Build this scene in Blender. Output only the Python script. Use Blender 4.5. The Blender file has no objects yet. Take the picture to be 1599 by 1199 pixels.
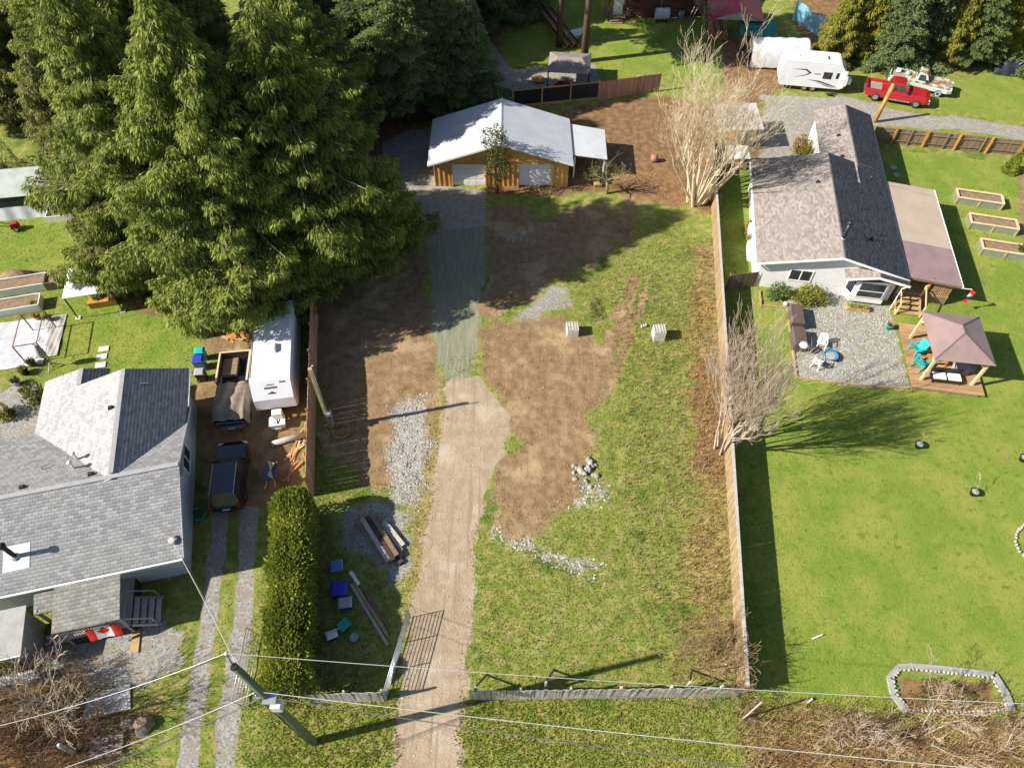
import bpy, math, random
import numpy as np
from mathutils import Vector, Matrix
random.seed(7); RN = np.random.default_rng(7)
scene = bpy.context.scene
COL = scene.collection
rad = math.radians

# ---------------------------------------------------------------- camera, sky, sun, exposure
FPX, PITCH, CAMH = 1110.0, rad(52.7), 38.0
cam_d = bpy.data.cameras.new('camera'); cam = bpy.data.objects.new('camera', cam_d); COL.objects.link(cam)
cam_d.sensor_fit = 'HORIZONTAL'; cam_d.sensor_width = 36.0; cam_d.lens = 36.0*FPX/1599.0
cam_d.clip_start = 0.5; cam_d.clip_end = 6000
cam.location = (0, 0, CAMH); cam.rotation_euler = (rad(90)-PITCH, 0, 0)
scene.camera = cam
SUN_EL, SHADOW_AZ = rad(34.5), rad(12.8)          # shadows fall towards +X, a little +Y
sd = Vector((-math.cos(SHADOW_AZ)*math.cos(SUN_EL), -math.sin(SHADOW_AZ)*math.cos(SUN_EL), math.sin(SUN_EL)))
world = bpy.data.worlds.new('World'); scene.world = world; world.use_nodes = True
wn = world.node_tree; wn.nodes.clear()
sky = wn.nodes.new('ShaderNodeTexSky'); sky.sky_type = 'NISHITA'; sky.sun_disc = False
sky.sun_elevation = SUN_EL; sky.sun_rotation = math.atan2(sd.x, sd.y)
bgn = wn.nodes.new('ShaderNodeBackground'); bgn.inputs[1].default_value = 0.066
wo = wn.nodes.new('ShaderNodeOutputWorld')
wn.links.new(sky.outputs[0], bgn.inputs[0]); wn.links.new(bgn.outputs[0], wo.inputs[0])
sun_d = bpy.data.lights.new('sun', 'SUN'); sun_d.energy = 5.0; sun_d.angle = rad(0.53); sun_d.color = (1.0, 0.93, 0.82)
sun = bpy.data.objects.new('sun', sun_d); COL.objects.link(sun)
sun.rotation_euler = sd.to_track_quat('Z', 'Y').to_euler(); sun.location = (-40, -10, 60)
scene.view_settings.view_transform = 'Standard'; scene.view_settings.look = 'None'
scene.view_settings.exposure = 0.95; scene.view_settings.gamma = 1.0
scene.view_settings.use_curve_mapping = False

# ---------------------------------------------------------------- helpers
_s, _c = math.sin(PITCH), math.cos(PITCH)
def G(px, py, h=0.0):
    """survey point: where a sight line of the photograph meets the level h"""
    u = (px-799.5)/FPX; v = (py-599.5)/FPX
    z = (CAMH-h)/(_s+v*_c)
    return Vector((z*u, z*(_c-v*_s), h))

def S(r, g, b):
    f = lambda c: (c/255/12.92) if c/255 <= 0.04045 else ((c/255+0.055)/1.055)**2.4
    return (f(r), f(g), f(b))

class MB:
    def __init__(s): s.v = []; s.f = []; s.m = []
    def poly(s, pts, m=0):
        i = len(s.v); s.v += [tuple(p) for p in pts]; s.f.append(tuple(range(i, i+len(pts)))); s.m.append(m)
    def hull8(s, b, t, m=0):           # b, t: rings of equal length, ccw from above
        n = len(b); i = len(s.v); s.v += [tuple(p) for p in b]+[tuple(p) for p in t]
        s.f.append(tuple(range(i+n-1, i-1, -1))); s.f.append(tuple(range(i+n, i+2*n))); s.m += [m, m]
        for k in range(n):
            j = (k+1) % n; s.f.append((i+k, i+j, i+n+j, i+n+k)); s.m.append(m)
    def box(s, x0, x1, y0, y1, z0, z1, m=0):
        s.hull8([(x0,y0,z0),(x1,y0,z0),(x1,y1,z0),(x0,y1,z0)], [(x0,y0,z1),(x1,y0,z1),(x1,y1,z1),(x0,y1,z1)], m)
    def tbox(s, x0, x1, y0, y1, z0, z1, dx=0, dy=0, m=0):   # tapered towards the top
        s.hull8([(x0,y0,z0),(x1,y0,z0),(x1,y1,z0),(x0,y1,z0)], [(x0+dx,y0+dy,z1),(x1-dx,y0+dy,z1),(x1-dx,y1-dy,z1),(x0+dx,y1-dy,z1)], m)
    def bar(s, a, b, w, t=None, m=0, up=(0,0,1)):            # rectangular bar from a to b
        a, b = Vector(a), Vector(b); d = (b-a).normalized(); t = w if t is None else t
        u = Vector(up)
        if abs(d.dot(u)) > 0.97: u = Vector((0,1,0)) if abs(d.y) < .9 else Vector((1,0,0))
        x = d.cross(u).normalized(); y = x.cross(d).normalized()
        o = [x*(-w/2)+y*(-t/2), x*(w/2)+y*(-t/2), x*(w/2)+y*(t/2), x*(-w/2)+y*(t/2)]
        i = len(s.v); s.v += [tuple(a+k) for k in o]+[tuple(b+k) for k in o]
        s.f += [(i,i+1,i+2,i+3),(i+7,i+6,i+5,i+4)]; s.m += [m, m]
        for k in range(4):
            j = (k+1) % 4; s.f.append((i+j, i+k, i+4+k, i+4+j)); s.m.append(m)
    def tube(s, a, b, r0, r1=None, n=8, m=0, cap=True):
        a, b = Vector(a), Vector(b); r1 = r0 if r1 is None else r1
        d = (b-a)
        if d.length < 1e-6: return
        d.normalize(); u = Vector((0,0,1)) if abs(d.z) < .95 else Vector((1,0,0))
        x = d.cross(u).normalized(); y = x.cross(d).normalized(); i = len(s.v)
        for p, r in ((a, r0), (b, r1)):
            for k in range(n):
                q = 2*math.pi*k/n; s.v.append(tuple(p+x*(r*math.cos(q))+y*(r*math.sin(q))))
        for k in range(n):
            j = (k+1) % n; s.f.append((i+j, i+k, i+n+k, i+n+j)); s.m.append(m)
        if cap:
            s.f.append(tuple(range(i, i+n))); s.f.append(tuple(range(i+2*n-1, i+n-1, -1))); s.m += [m, m]
    def path(s, pts, r, n=6, m=0):
        for a, b in zip(pts[:-1], pts[1:]): s.tube(a, b, r, r, n, m, False)
    def lathe(s, prof, c=(0,0,0), n=16, m=0, sx=1, sy=1):    # prof [(r,z)...]
        i = len(s.v); c = Vector(c)
        for r, z in prof:
            for k in range(n):
                q = 2*math.pi*k/n; s.v.append((c.x+r*sx*math.cos(q), c.y+r*sy*math.sin(q), c.z+z))
        for a in range(len(prof)-1):
            for k in range(n):
                j = (k+1) % n; s.f.append((i+a*n+k, i+a*n+j, i+a*n+n+j, i+a*n+n+k)); s.m.append(m)
        s.f.append(tuple(range(i+n-1, i-1, -1))); s.f.append(tuple(range(i+(len(prof)-1)*n, i+len(prof)*n))); s.m += [m, m]
    def grid(s, fn, nu, nv, m=0):
        i = len(s.v)
        for a in range(nu+1):
            for b in range(nv+1): s.v.append(tuple(fn(a/nu, b/nv)))
        for a in range(nu):
            for b in range(nv):
                k = i+a*(nv+1)+b; s.f.append((k, k+nv+1, k+nv+2, k+1)); s.m.append(m)
    def slab(s, pts, t, m=0):            # thick sheet: planar ring (ccw from above), thickened downwards
        n = Vector((0,0,0)); P = [Vector(p) for p in pts]
        n = (P[1]-P[0]).cross(P[2]-P[0]).normalized()
        s.hull8([p-n*t for p in P], P, m)
    def build(s, name, mats, parent=None, smooth=False, world=False):
        me = bpy.data.meshes.new(name)
        v = s.v
        if world and parent is not None:
            o = parent.location; v = [(p[0]-o.x, p[1]-o.y, p[2]-o.z) for p in v]
        me.from_pydata(v, [], s.f)
        if not isinstance(mats, (list, tuple)): mats = [mats]
        for k in mats: me.materials.append(k)
        me.polygons.foreach_set('material_index', s.m)
        if smooth: me.polygons.foreach_set('use_smooth', [True]*len(s.f))
        me.validate(); me.update()
        return link(name, me, parent)

def link(name, data, parent=None):
    ob = bpy.data.objects.new(name, data); COL.objects.link(ob)
    if parent is not None: ob.parent = parent
    return ob
def tag(o, label, cat, group=None):
    o['label'] = label; o['category'] = cat
    if group: o['group'] = group
    return o
def thing(name, label, cat, loc=(0,0,0), rz=0.0, group=None):
    o = link(name, None); o.location = loc; o.rotation_euler = (0,0,rz); o.empty_display_size = .2
    return tag(o, label, cat, group)
def dup(root, loc=None, rz=None, label=None, scale=None):
    r = root.copy(); COL.objects.link(r)
    if loc is not None: r.location = loc
    if rz is not None: r.rotation_euler = (0,0,rz)
    if scale is not None: r.scale = scale if not isinstance(scale, (int,float)) else (scale,)*3
    if label: r['label'] = label
    for ch in list(root.children):
        c = ch.copy(); COL.objects.link(c); c.parent = r
        for g in ch.children:
            d = g.copy(); COL.objects.link(d); d.parent = c
    return r
def np_mesh(name, V, Q, mat, parent=None, tone=None, smooth=False):
    """numpy mesh of quads / tris (all faces with the same corner count)"""
    me = bpy.data.meshes.new(name); k = Q.shape[1]
    me.vertices.add(len(V)); me.vertices.foreach_set('co', V.astype(np.float32).ravel())
    me.loops.add(Q.size); me.loops.foreach_set('vertex_index', Q.astype(np.int32).ravel())
    me.polygons.add(len(Q)); me.polygons.foreach_set('loop_start', (np.arange(len(Q))*k).astype(np.int32))
    me.polygons.foreach_set('loop_total', np.full(len(Q), k, np.int32))
    if smooth: me.polygons.foreach_set('use_smooth', np.ones(len(Q), bool))
    if tone is not None:
        at = me.attributes.new('tone', 'FLOAT', 'POINT'); at.data.foreach_set('value', tone.astype(np.float32))
    me.materials.append(mat); me.update(calc_edges=True); me.validate()
    return link(name, me, parent)

# ---------------------------------------------------------------- materials
def _mix(nt, a, b, f):
    n = nt.nodes.new('ShaderNodeMix'); n.data_type = 'RGBA'; n.clamp_factor = True
    for sock, val in ((n.inputs[0], f), (n.inputs[6], a), (n.inputs[7], b)):
        if hasattr(val, 'links') or isinstance(val, bpy.types.NodeSocket): nt.links.new(val, sock)
        elif isinstance(val, (int, float)): sock.default_value = val
        else: sock.default_value = (*val[:3], 1)
    return n.outputs[2]
def _math(nt, op, a, b=None, c=None, clamp=False):
    n = nt.nodes.new('ShaderNodeMath'); n.operation = op; n.use_clamp = clamp
    for i, val in enumerate((a, b, c)):
        if val is None: continue
        if isinstance(val, bpy.types.NodeSocket): nt.links.new(val, n.inputs[i])
        else: n.inputs[i].default_value = val
    return n.outputs[0]
def _noise(nt, vec, sc, det=4, rough=.6):
    n = nt.nodes.new('ShaderNodeTexNoise'); n.inputs['Scale'].default_value = sc; n.inputs['Detail'].default_value = det
    n.inputs['Roughness'].default_value = rough; nt.links.new(vec, n.inputs['Vector']); return n.outputs[0]
def _ramp(nt, val, lo, hi):
    n = nt.nodes.new('ShaderNodeMapRange'); n.clamp = True; n.interpolation_type = 'SMOOTHSTEP'
    n.inputs[1].default_value = lo; n.inputs[2].default_value = hi; nt.links.new(val, n.inputs[0]); return n.outputs[0]
def _scale(nt, col, f):
    n = nt.nodes.new('ShaderNodeVectorMath'); n.operation = 'SCALE'; nt.links.new(col, n.inputs[0])
    if isinstance(f, bpy.types.NodeSocket): nt.links.new(f, n.inputs[3])
    else: n.inputs[3].default_value = f
    return n.outputs[0]
MATS = {}
def mat(name, c, c2=None, sc=1.5, rough=.85, bump=0., bs=30., metal=0., spec=.3, ov=0., stretch=(1,1,1), fine=.15, fs=12., lo=.35, hi=.65, coat=0.):
    if name in MATS: return MATS[name]
    m = bpy.data.materials.new(name); m.use_nodes = True; nt = m.node_tree; b = nt.nodes['Principled BSDF']
    g = nt.nodes.new('ShaderNodeTexCoord' if ov else 'ShaderNodeNewGeometry')
    vec = g.outputs['Object'] if ov else g.outputs['Position']
    mp = nt.nodes.new('ShaderNodeMapping'); mp.inputs['Scale'].default_value = stretch; nt.links.new(vec, mp.inputs[0]); vec = mp.outputs[0]
    if ov:
        oi = nt.nodes.new('ShaderNodeObjectInfo'); ad = nt.nodes.new('ShaderNodeVectorMath'); ad.operation = 'ADD'
        s9 = _math(nt, 'MULTIPLY', oi.outputs['Random'], 37.)
        nt.links.new(vec, ad.inputs[0]); nt.links.new(s9, ad.inputs[1]); vec = ad.outputs[0]
    c2 = c2 or tuple(k*.72 for k in c)
    col = _mix(nt, c, c2, _ramp(nt, _noise(nt, vec, sc), lo, hi))
    k = _math(nt, 'MULTIPLY_ADD', _noise(nt, vec, sc*fs, 3), 2*fine, 1-fine)
    if ov:
        k = _math(nt, 'MULTIPLY', k, _math(nt, 'MULTIPLY_ADD', oi.outputs['Random'], 2*ov, 1-ov))
    col = _scale(nt, col, k)
    nt.links.new(col, b.inputs['Base Color'])
    b.inputs['Roughness'].default_value = rough; b.inputs['Metallic'].default_value = metal
    b.inputs['Specular IOR Level'].default_value = spec; b.inputs['Coat Weight'].default_value = coat
    if bump:
        bn = nt.nodes.new('ShaderNodeBump'); bn.inputs['Strength'].default_value = bump; bn.inputs['Distance'].default_value = .02
        nt.links.new(_noise(nt, vec, bs, 3), bn.inputs['Height']); nt.links.new(bn.outputs[0], b.inputs['Normal'])
    MATS[name] = m; return m
def leaf(name, c1, c2, trans=.25, c3=None, ov=.12):
    if name in MATS: return MATS[name]
    m = bpy.data.materials.new(name); m.use_nodes = True; nt = m.node_tree; nt.nodes.clear()
    at = nt.nodes.new('ShaderNodeAttribute'); at.attribute_name = 'tone'
    col = _mix(nt, c1, c2, at.outputs['Fac'])
    if c3: col = _mix(nt, col, c3, _ramp(nt, at.outputs['Fac'], .93, .97))
    oi = nt.nodes.new('ShaderNodeObjectInfo')
    col = _scale(nt, col, _math(nt, 'MULTIPLY_ADD', oi.outputs['Random'], 2*ov, 1-ov))
    d = nt.nodes.new('ShaderNodeBsdfPrincipled'); d.inputs['Roughness'].default_value = .6; d.inputs['Specular IOR Level'].default_value = .25
    t = nt.nodes.new('ShaderNodeBsdfTranslucent'); x = nt.nodes.new('ShaderNodeMixShader'); x.inputs[0].default_value = trans
    o = nt.nodes.new('ShaderNodeOutputMaterial')
    nt.links.new(col, d.inputs['Base Color']); nt.links.new(col, t.inputs[0])
    nt.links.new(d.outputs[0], x.inputs[1]); nt.links.new(t.outputs[0], x.inputs[2]); nt.links.new(x.outputs[0], o.inputs[0])
    MATS[name] = m; return m
def toned(name, c1, c2, rough=.9, c3=None, spec=.2, grain=0., gs=25.):
    """surface of many small pieces, each with its own tone"""
    if name in MATS: return MATS[name]
    m = bpy.data.materials.new(name); m.use_nodes = True; nt = m.node_tree; b = nt.nodes['Principled BSDF']
    at = nt.nodes.new('ShaderNodeAttribute'); at.attribute_name = 'tone'
    col = _mix(nt, c1, c2, at.outputs['Fac'])
    g = nt.nodes.new('ShaderNodeNewGeometry')
    if c3: col = _mix(nt, col, c3, _ramp(nt, _noise(nt, g.outputs['Position'], .5, 4), .5, .72))
    if grain: col = _scale(nt, col, _math(nt, 'MULTIPLY_ADD', _noise(nt, g.outputs['Position'], gs, 2), 2*grain, 1-grain))
    nt.links.new(col, b.inputs['Base Color']); b.inputs['Roughness'].default_value = rough; b.inputs['Specular IOR Level'].default_value = spec
    MATS[name] = m; return m
# ---------------------------------------------------------------- ground
def vnoise(x, y, sc, seed):
    """smooth value noise 0..1, numpy"""
    r = np.random.default_rng(seed); T = r.random((256, 256))
    X = x/sc+1000; Y = y/sc+1000
    xi = np.floor(X).astype(int); yi = np.floor(Y).astype(int); fx = X-xi; fy = Y-yi
    fx = fx*fx*(3-2*fx); fy = fy*fy*(3-2*fy)
    a = T[xi % 256, yi % 256]; b = T[(xi+1) % 256, yi % 256]; c = T[xi % 256, (yi+1) % 256]; d = T[(xi+1) % 256, (yi+1) % 256]
    return (a*(1-fx)+b*fx)*(1-fy)+(c*(1-fx)+d*fx)*fy
def fbm(x, y, sc, seed): return vnoise(x,y,sc,seed)*.55+vnoise(x,y,sc/2.1,seed+1)*.3+vnoise(x,y,sc/4.3,seed+2)*.15
def sdist(x, y, pts):
    """signed distance to a polygon, positive inside"""
    d = np.full(x.shape, 1e9); ins = np.zeros(x.shape, bool); n = len(pts)
    for i in range(n):
        ax, ay = pts[i]; bx, by = pts[(i+1) % n]
        ex, ey = bx-ax, by-ay; L = ex*ex+ey*ey+1e-12
        t = np.clip(((x-ax)*ex+(y-ay)*ey)/L, 0, 1)
        d = np.minimum(d, np.hypot(x-ax-t*ex, y-ay-t*ey))
        c = ((ay > y) != (by > y)) & (x < (bx-ax)*(y-ay)/(by-ay+1e-12)+ax)
        ins ^= c
    return np.where(ins, d, -d)
def zone(x, y, px, soft=.5, wob=.6, sc=1.6, seed=1, gain=1.0):
    pts = [tuple(G(*p)[:2]) for p in px]
    s = sdist(x, y, pts)+(fbm(x, y, sc, seed)-.5)*2*wob
    return np.clip(.5+s/(2*soft), 0, 1)*gain

STEP = .2
xs = np.arange(-64, 64+1e-6, STEP); ys = np.arange(3, 93+1e-6, STEP)
xs = np.concatenate([[-3000,-900,-300,-150,-90], xs, [90,150,300,900,3000]])
ys = np.concatenate([[-3000,-900,-250,-60,-15,-4], ys, [100,120,200,500,1200,3500]])
GX, GY = np.meshgrid(xs, ys, indexing='ij'); gx = GX.ravel(); gy = GY.ravel()
Z = lambda *a, **k: zone(gx, gy, *a, **k)
mx = np.maximum
lawn = Z([(1124,268),(1186,262),(1380,232),(1640,262),(1700,1120),(1400,1112),(1172,1082),(1150,800),(1136,500)], soft=.2, wob=.15, seed=3)
lawn = mx(lawn, Z([(-60,340),(110,335),(300,470),(330,600),(150,585),(60,640),(75,520),(70,440),(-60,430)], soft=.25, wob=.2, seed=4))
lawn = mx(lawn, Z([(740,-40),(1160,-40),(1160,60),(1120,130),(1030,112),(950,120),(935,90),(860,100),(800,105),(750,60)], soft=.3, wob=.3, seed=5))
lawn = mx(lawn, Z([(1300,150),(1640,95),(1640,205),(1470,172),(1400,178)], soft=.7, wob=.9, seed=6, gain=.55))
dirt = Z([(488,470),(560,380),(640,360),(668,368),(676,470),(690,590),(684,690),(662,770),(600,760),(500,700)], soft=1.2, wob=1.2, sc=2.2, seed=11)
dirt = mx(dirt, Z([(742,515),(800,505),(870,495),(905,505),(960,540),(948,610),(925,660),(915,740),(885,800),(845,845),(795,832),(760,790),(790,690),(780,630),(738,590)], soft=1.1, wob=1.3, sc=2.2, seed=12))
dirt = mx(dirt, Z([(757,330),(860,330),(990,305),(1000,370),(940,410),(840,470),(750,520)], soft=1.2, wob=2.2, sc=2.6, seed=13, gain=.8))
dirt = mx(dirt, Z([(300,600),(480,560),(482,770),(430,765),(410,800),(318,800)], soft=.5, wob=.7, seed=14, gain=.85))
dirt = mx(dirt, Z([(965,500),(990,430),(1000,435),(985,500),(950,570),(925,610),(910,600)], soft=.35, wob=.5, seed=15, gain=.9))
dirt = mx(dirt, Z([(985,425),(994,425),(945,560),(905,645),(893,645),(928,560)], soft=.25, wob=.35, sc=.8, seed=19, gain=.9))
dirt = mx(dirt, Z([(1012,435),(1021,435),(988,530),(948,625),(936,625),(972,530)], soft=.25, wob=.35, sc=.8, seed=20, gain=.9))
dirt = mx(dirt, Z([(1005,560),(1015,600),(1012,520)], soft=.3, wob=.3, seed=16, gain=.6))
dirt = mx(dirt, Z([(225,475),(320,470),(400,500),(395,550),(330,560),(290,500)], soft=.6, wob=.6, seed=17, gain=.8))
dirt = mx(dirt, Z([(1588,270),(1640,260),(1640,390),(1596,380)], soft=.2, wob=.2, seed=18))
mulch = Z([(885,170),(940,160),(1030,150),(1110,165),(1118,330),(1060,325),(960,305),(890,298),(870,305),(760,300),(770,290)], soft=.6, wob=.8, seed=21)
mulch = mx(mulch, Z([(60,200),(640,180),(640,370),(500,490),(300,500),(200,480),(130,430)], soft=.8, wob=.8, seed=22))
mulch = mx(mulch, Z([(430,-60),(790,-60),(780,150),(600,215),(430,200)], soft=1, wob=1, seed=23))
mulch = mx(mulch, Z([(1230,-60),(1640,-60),(1640,95),(1500,108),(1320,108),(1260,100)], soft=1, wob=1, seed=24))
mulch = mx(mulch, Z([(1085,560),(1135,555),(1150,770),(1110,760),(1075,700)], soft=.8, wob=1.2, seed=25, gain=.8))
mulch = mx(mulch, Z([(1165,1098),(1400,1118),(1640,1118),(1640,1260),(1178,1260)], soft=1.4, wob=1.6, seed=26, gain=.55))
mulch = mx(mulch, Z([(-60,1070),(60,1040),(130,1060),(230,1110),(190,1160),(120,1230),(-60,1260)], soft=1., wob=1.2, seed=27, gain=.66))
mulch = mx(mulch, Z([(1130,60),(1250,60),(1250,110),(1190,160),(1190,250),(1125,270)], soft=.5, wob=.5, seed=28))
mulch = mx(mulch, Z([(1404,1058),(1545,1066),(1565,1106),(1412,1112)], soft=.2, wob=.3, seed=29, gain=.75))
drive = Z([(600,1260),(718,1260),(722,1120),(730,1040),(742,930),(748,830),(756,775),(788,705),(793,650),(768,612),(745,588),(700,585),(690,650),(680,720),(668,800),(652,900),(637,990),(624,1090)], soft=.45, wob=.4, sc=1.1, seed=31)
mulch = mx(mulch, mx(Z([(778,350),(830,350),(835,378),(785,385)], soft=.6, wob=.8, seed=35), mx(Z([(910,335),(975,335),(985,370),(930,380),(905,360)], soft=.6, wob=.8, seed=36), Z([(845,372),(905,375),(900,402),(850,405)], soft=.6, wob=.8, seed=37)))*.95)
strip = Z([(662,362),(757,350),(753,430),(746,520),(740,600),(690,605),(676,520),(672,440)], soft=.5, wob=.45, sc=1.2, seed=32)
strip *= np.clip((gy-G(700,612).y)/(G(700,545).y-G(700,612).y)*.75+.25, 0, 1)
gravel = Z([(596,222),(600,345),(650,366),(758,352),(758,296),(684,290),(680,200),(640,203)], soft=.22, wob=.2, seed=41)
gravel = mx(gravel, Z([(1190,150),(1330,152),(1420,175),(1640,200),(1640,226),(1500,205),(1370,196),(1270,230),(1225,262),(1188,260)], soft=.6, wob=.5, seed=42, gain=.9))
gravel = mx(gravel, Z([(1230,470),(1280,455),(1388,478),(1420,607),(1330,601),(1242,589)], soft=.06, wob=.0, seed=43)*3.)
gravel = mx(gravel, Z([(334,800),(356,800),(342,960),(318,1120),(305,1260),(265,1260),(288,1100),(310,980)], soft=.25, wob=.2, seed=44))
gravel = mx(gravel, Z([(378,790),(402,790),(396,950),(372,1120),(364,1260),(325,1260),(340,1120),(366,960)], soft=.25, wob=.2, seed=45))
gravel = mx(gravel, Z([(40,1040),(70,985),(250,955),(290,985),(285,1040),(230,1070),(120,1065)], soft=.7, wob=.7, seed=46, gain=.8))
gravel = mx(gravel, Z([(20,600),(62,600),(66,690),(-40,700),(-40,640)], soft=.2, wob=.1, seed=47))
gravel = mx(gravel, Z([(525,780),(650,790),(655,860),(630,930),(590,900),(540,860)], soft=.8, wob=.9, seed=48, gain=.7))
gravel = mx(gravel, Z([(826,448),(900,440),(902,482),(850,505),(800,500)], soft=1., wob=1., seed=49, gain=.62))
gravel = mx(gravel, Z([(740,60),(758,55),(800,108),(930,100),(936,128),(800,140),(770,130)], soft=.2, wob=.1, seed=50, gain=.9))
rubble = Z([(612,640),(640,620),(668,622),(673,690),(668,750),(648,795),(606,790),(597,720)], soft=.9, wob=.7, seed=51, gain=.85)
rubble = mx(rubble, Z([(765,822),(850,850),(955,878),(945,905),(850,880),(775,852)], soft=.6, wob=.7, sc=1., seed=52, gain=.72))
rubble = mx(rubble, Z([(905,735),(975,750),(950,795),(885,800),(900,770)], soft=.6, wob=.7, sc=1., seed=53, gain=.62))
rubble = mx(rubble, Z([(780,360),(820,360),(815,385),(785,385)], soft=.5, wob=.6, sc=1., seed=54, gain=.6))
dry = Z([(1085,380),(1122,380),(1140,600),(1150,800),(1170,1070),(1060,1066),(1075,950),(1050,850),(1088,700),(1075,520)], soft=1.2, wob=1.6, sc=2.2, seed=61, gain=.85)
dry = mx(dry, Z([(960,420),(1080,420),(1080,900),(960,1060),(760,1060),(780,900),(900,820),(980,650)], soft=2.5, wob=3., sc=3., seed=62, gain=.35))
dry = mx(dry, Z([(610,1100),(725,1100),(720,600),(640,600)], soft=1.2, wob=.6, seed=63, gain=.7))
dry = mx(dry, Z([(1160,1096),(1400,1116),(1700,1116),(1700,1300),(1170,1300)], soft=.8, wob=.8, seed=66))
dry = mx(dry, Z([(-60,1060),(60,1035),(150,1060),(240,1110),(200,1170),(120,1260),(-60,1280)], soft=.8, wob=.8, seed=67))
dry = mx(dry, Z([(1110,200),(1124,200),(1135,330),(1112,330)], soft=.5, wob=.5, seed=64))

rut = np.zeros_like(gx)
gz = (fbm(gx, gy, 3.5, 71)-.5)*.08*(1-lawn) + (fbm(gx, gy, .55, 72)-.5)*.16*np.clip(dirt-drive-gravel-strip, 0, 1) + (vnoise(gx, gy, .4, 73)-.5)*.05*np.clip(1-drive-gravel-strip-lawn, 0, 1) + (fbm(gx,gy,.6,74)-.5)*.22*np.clip(rubble-.2,0,1)
far = (np.abs(gx) > 64) | (gy > 93) | (gy < 3)
gz[far] = 0
gz -= .03

def ground_material():
    m = bpy.data.materials.new('ground_cover'); m.use_nodes = True; nt = m.node_tree; b = nt.nodes['Principled BSDF']
    g = nt.nodes.new('ShaderNodeNewGeometry'); P = g.outputs['Position']
    a1 = nt.nodes.new('ShaderNodeAttribute'); a1.attribute_name = 'cover_a'; a2 = nt.nodes.new('ShaderNodeAttribute'); a2.attribute_name = 'cover_b'
    def sep(a):
        s = nt.nodes.new('ShaderNodeSeparateColor'); nt.links.new(a.outputs['Color'], s.inputs[0]); return s.outputs[0], s.outputs[1], s.outputs[2], a.outputs['Alpha']
    lawn, dirt, mulch, drive = sep(a1); gravel, strip, rubble, dry = sep(a2)
    n_big = _noise(nt, P, .35, 4); n_mid = _noise(nt, P, 1.7, 4, .65); n_fine = _noise(nt, P, 9., 4, .7); n_vf = _noise(nt, P, 28., 3, .7)
    n_edge = _math(nt, 'ADD', _math(nt, 'MULTIPLY', _noise(nt, P, 1.1, 6, .75), .6), _math(nt, 'MULTIPLY', _noise(nt, P, 7., 4, .75), .4))
    def mask(f, k=.9, lo=.42, hi=.58):
        k *= 1.7
        e = _math(nt, 'MULTIPLY_ADD', n_edge, k, -k*.5)
        return _ramp(nt, _math(nt, 'ADD', f, e), lo, hi)
    # rough grass: green / straw / moss
    c = _mix(nt, (.165,.215,.036), (.30,.275,.095), _ramp(nt, n_mid, .40, .66))
    c = _mix(nt, c, (.085,.15,.022), _ramp(nt, n_big, .52, .68))
    c = _mix(nt, c, (.36,.30,.15), _ramp(nt, n_fine, .60, .80))
    drc = _mix(nt, (.36,.27,.12), (.22,.19,.06), _ramp(nt, n_mid, .38, .62))
    drc = _mix(nt, drc, (.27,.15,.065), _ramp(nt, n_fine, .55, .75))
    c = _mix(nt, c, drc, mask(dry, 1.1, .35, .7))
    lw = _mix(nt, (.158,.232,.034), (.245,.272,.055), _ramp(nt, n_big, .38, .64))
    lw = _mix(nt, lw, (.12,.175,.028), _ramp(nt, n_mid, .52, .72))
    lw = _mix(nt, lw, (.33,.32,.09), _ramp(nt, n_fine, .56, .80))
    lw = _mix(nt, lw, (.26,.215,.085), _ramp(nt, _noise(nt, P, .8, 5, .7), .60, .74))
    lw = _mix(nt, lw, (.10,.165,.022), _ramp(nt, _noise(nt, P, 3.3, 4, .7), .58, .72))
    c = _mix(nt, c, lw, mask(lawn, .5))
    mc = _mix(nt, (.26,.16,.080), (.165,.098,.050), _ramp(nt, n_mid, .36, .62))
    mc = _mix(nt, mc, (.36,.24,.125), _ramp(nt, n_fine, .55, .78))
    c = _mix(nt, c, mc, mask(mulch, .9, .4, .62))
    dc = _mix(nt, (.285,.192,.105), (.205,.132,.070), _ramp(nt, n_mid, .38, .66))
    dc = _mix(nt, dc, (.38,.275,.155), _ramp(nt, n_big, .50, .66))
    mpt = nt.nodes.new('ShaderNodeMapping'); mpt.inputs['Scale'].default_value = (3., .3, 1); mpt.inputs['Rotation'].default_value = (0,0,rad(28)); nt.links.new(P, mpt.inputs[0])
    dc = _mix(nt, dc, (.20,.13,.07), _ramp(nt, _noise(nt, mpt.outputs[0], 1.3, 4, .65), .55, .70))
    dc = _mix(nt, dc, (.17,.11,.06), _ramp(nt, n_fine, .58, .80))
    dc = _mix(nt, dc, (.50,.39,.25), _ramp(nt, n_vf, .62, .82))
    c = _mix(nt, c, dc, mask(dirt, .9, .4, .6))
    vc = _mix(nt, (.40,.32,.225), (.33,.26,.18), _ramp(nt, n_mid, .36, .64))
    vc = _mix(nt, vc, (.47,.40,.305), _ramp(nt, n_big, .50, .70))
    mpd = nt.nodes.new('ShaderNodeMapping'); mpd.inputs['Scale'].default_value = (2.2, .12, 1); mpd.inputs['Rotation'].default_value = (0,0,rad(-4)); nt.links.new(P, mpd.inputs[0])
    vc = _mix(nt, vc, (.31,.235,.155), _ramp(nt, _noise(nt, mpd.outputs[0], 1.6, 4, .6), .50, .68))
    vc = _mix(nt, vc, (.25,.18,.115), _ramp(nt, n_fine, .62, .82))
    c = _mix(nt, c, vc, mask(drive, .55))
    # graded strip: long streaks down the drive
    mp = nt.nodes.new('ShaderNodeMapping'); mp.inputs['Scale'].default_value = (5., .35, 1); nt.links.new(P, mp.inputs[0])
    st = _noise(nt, mp.outputs[0], 1.4, 4, .6)
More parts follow.
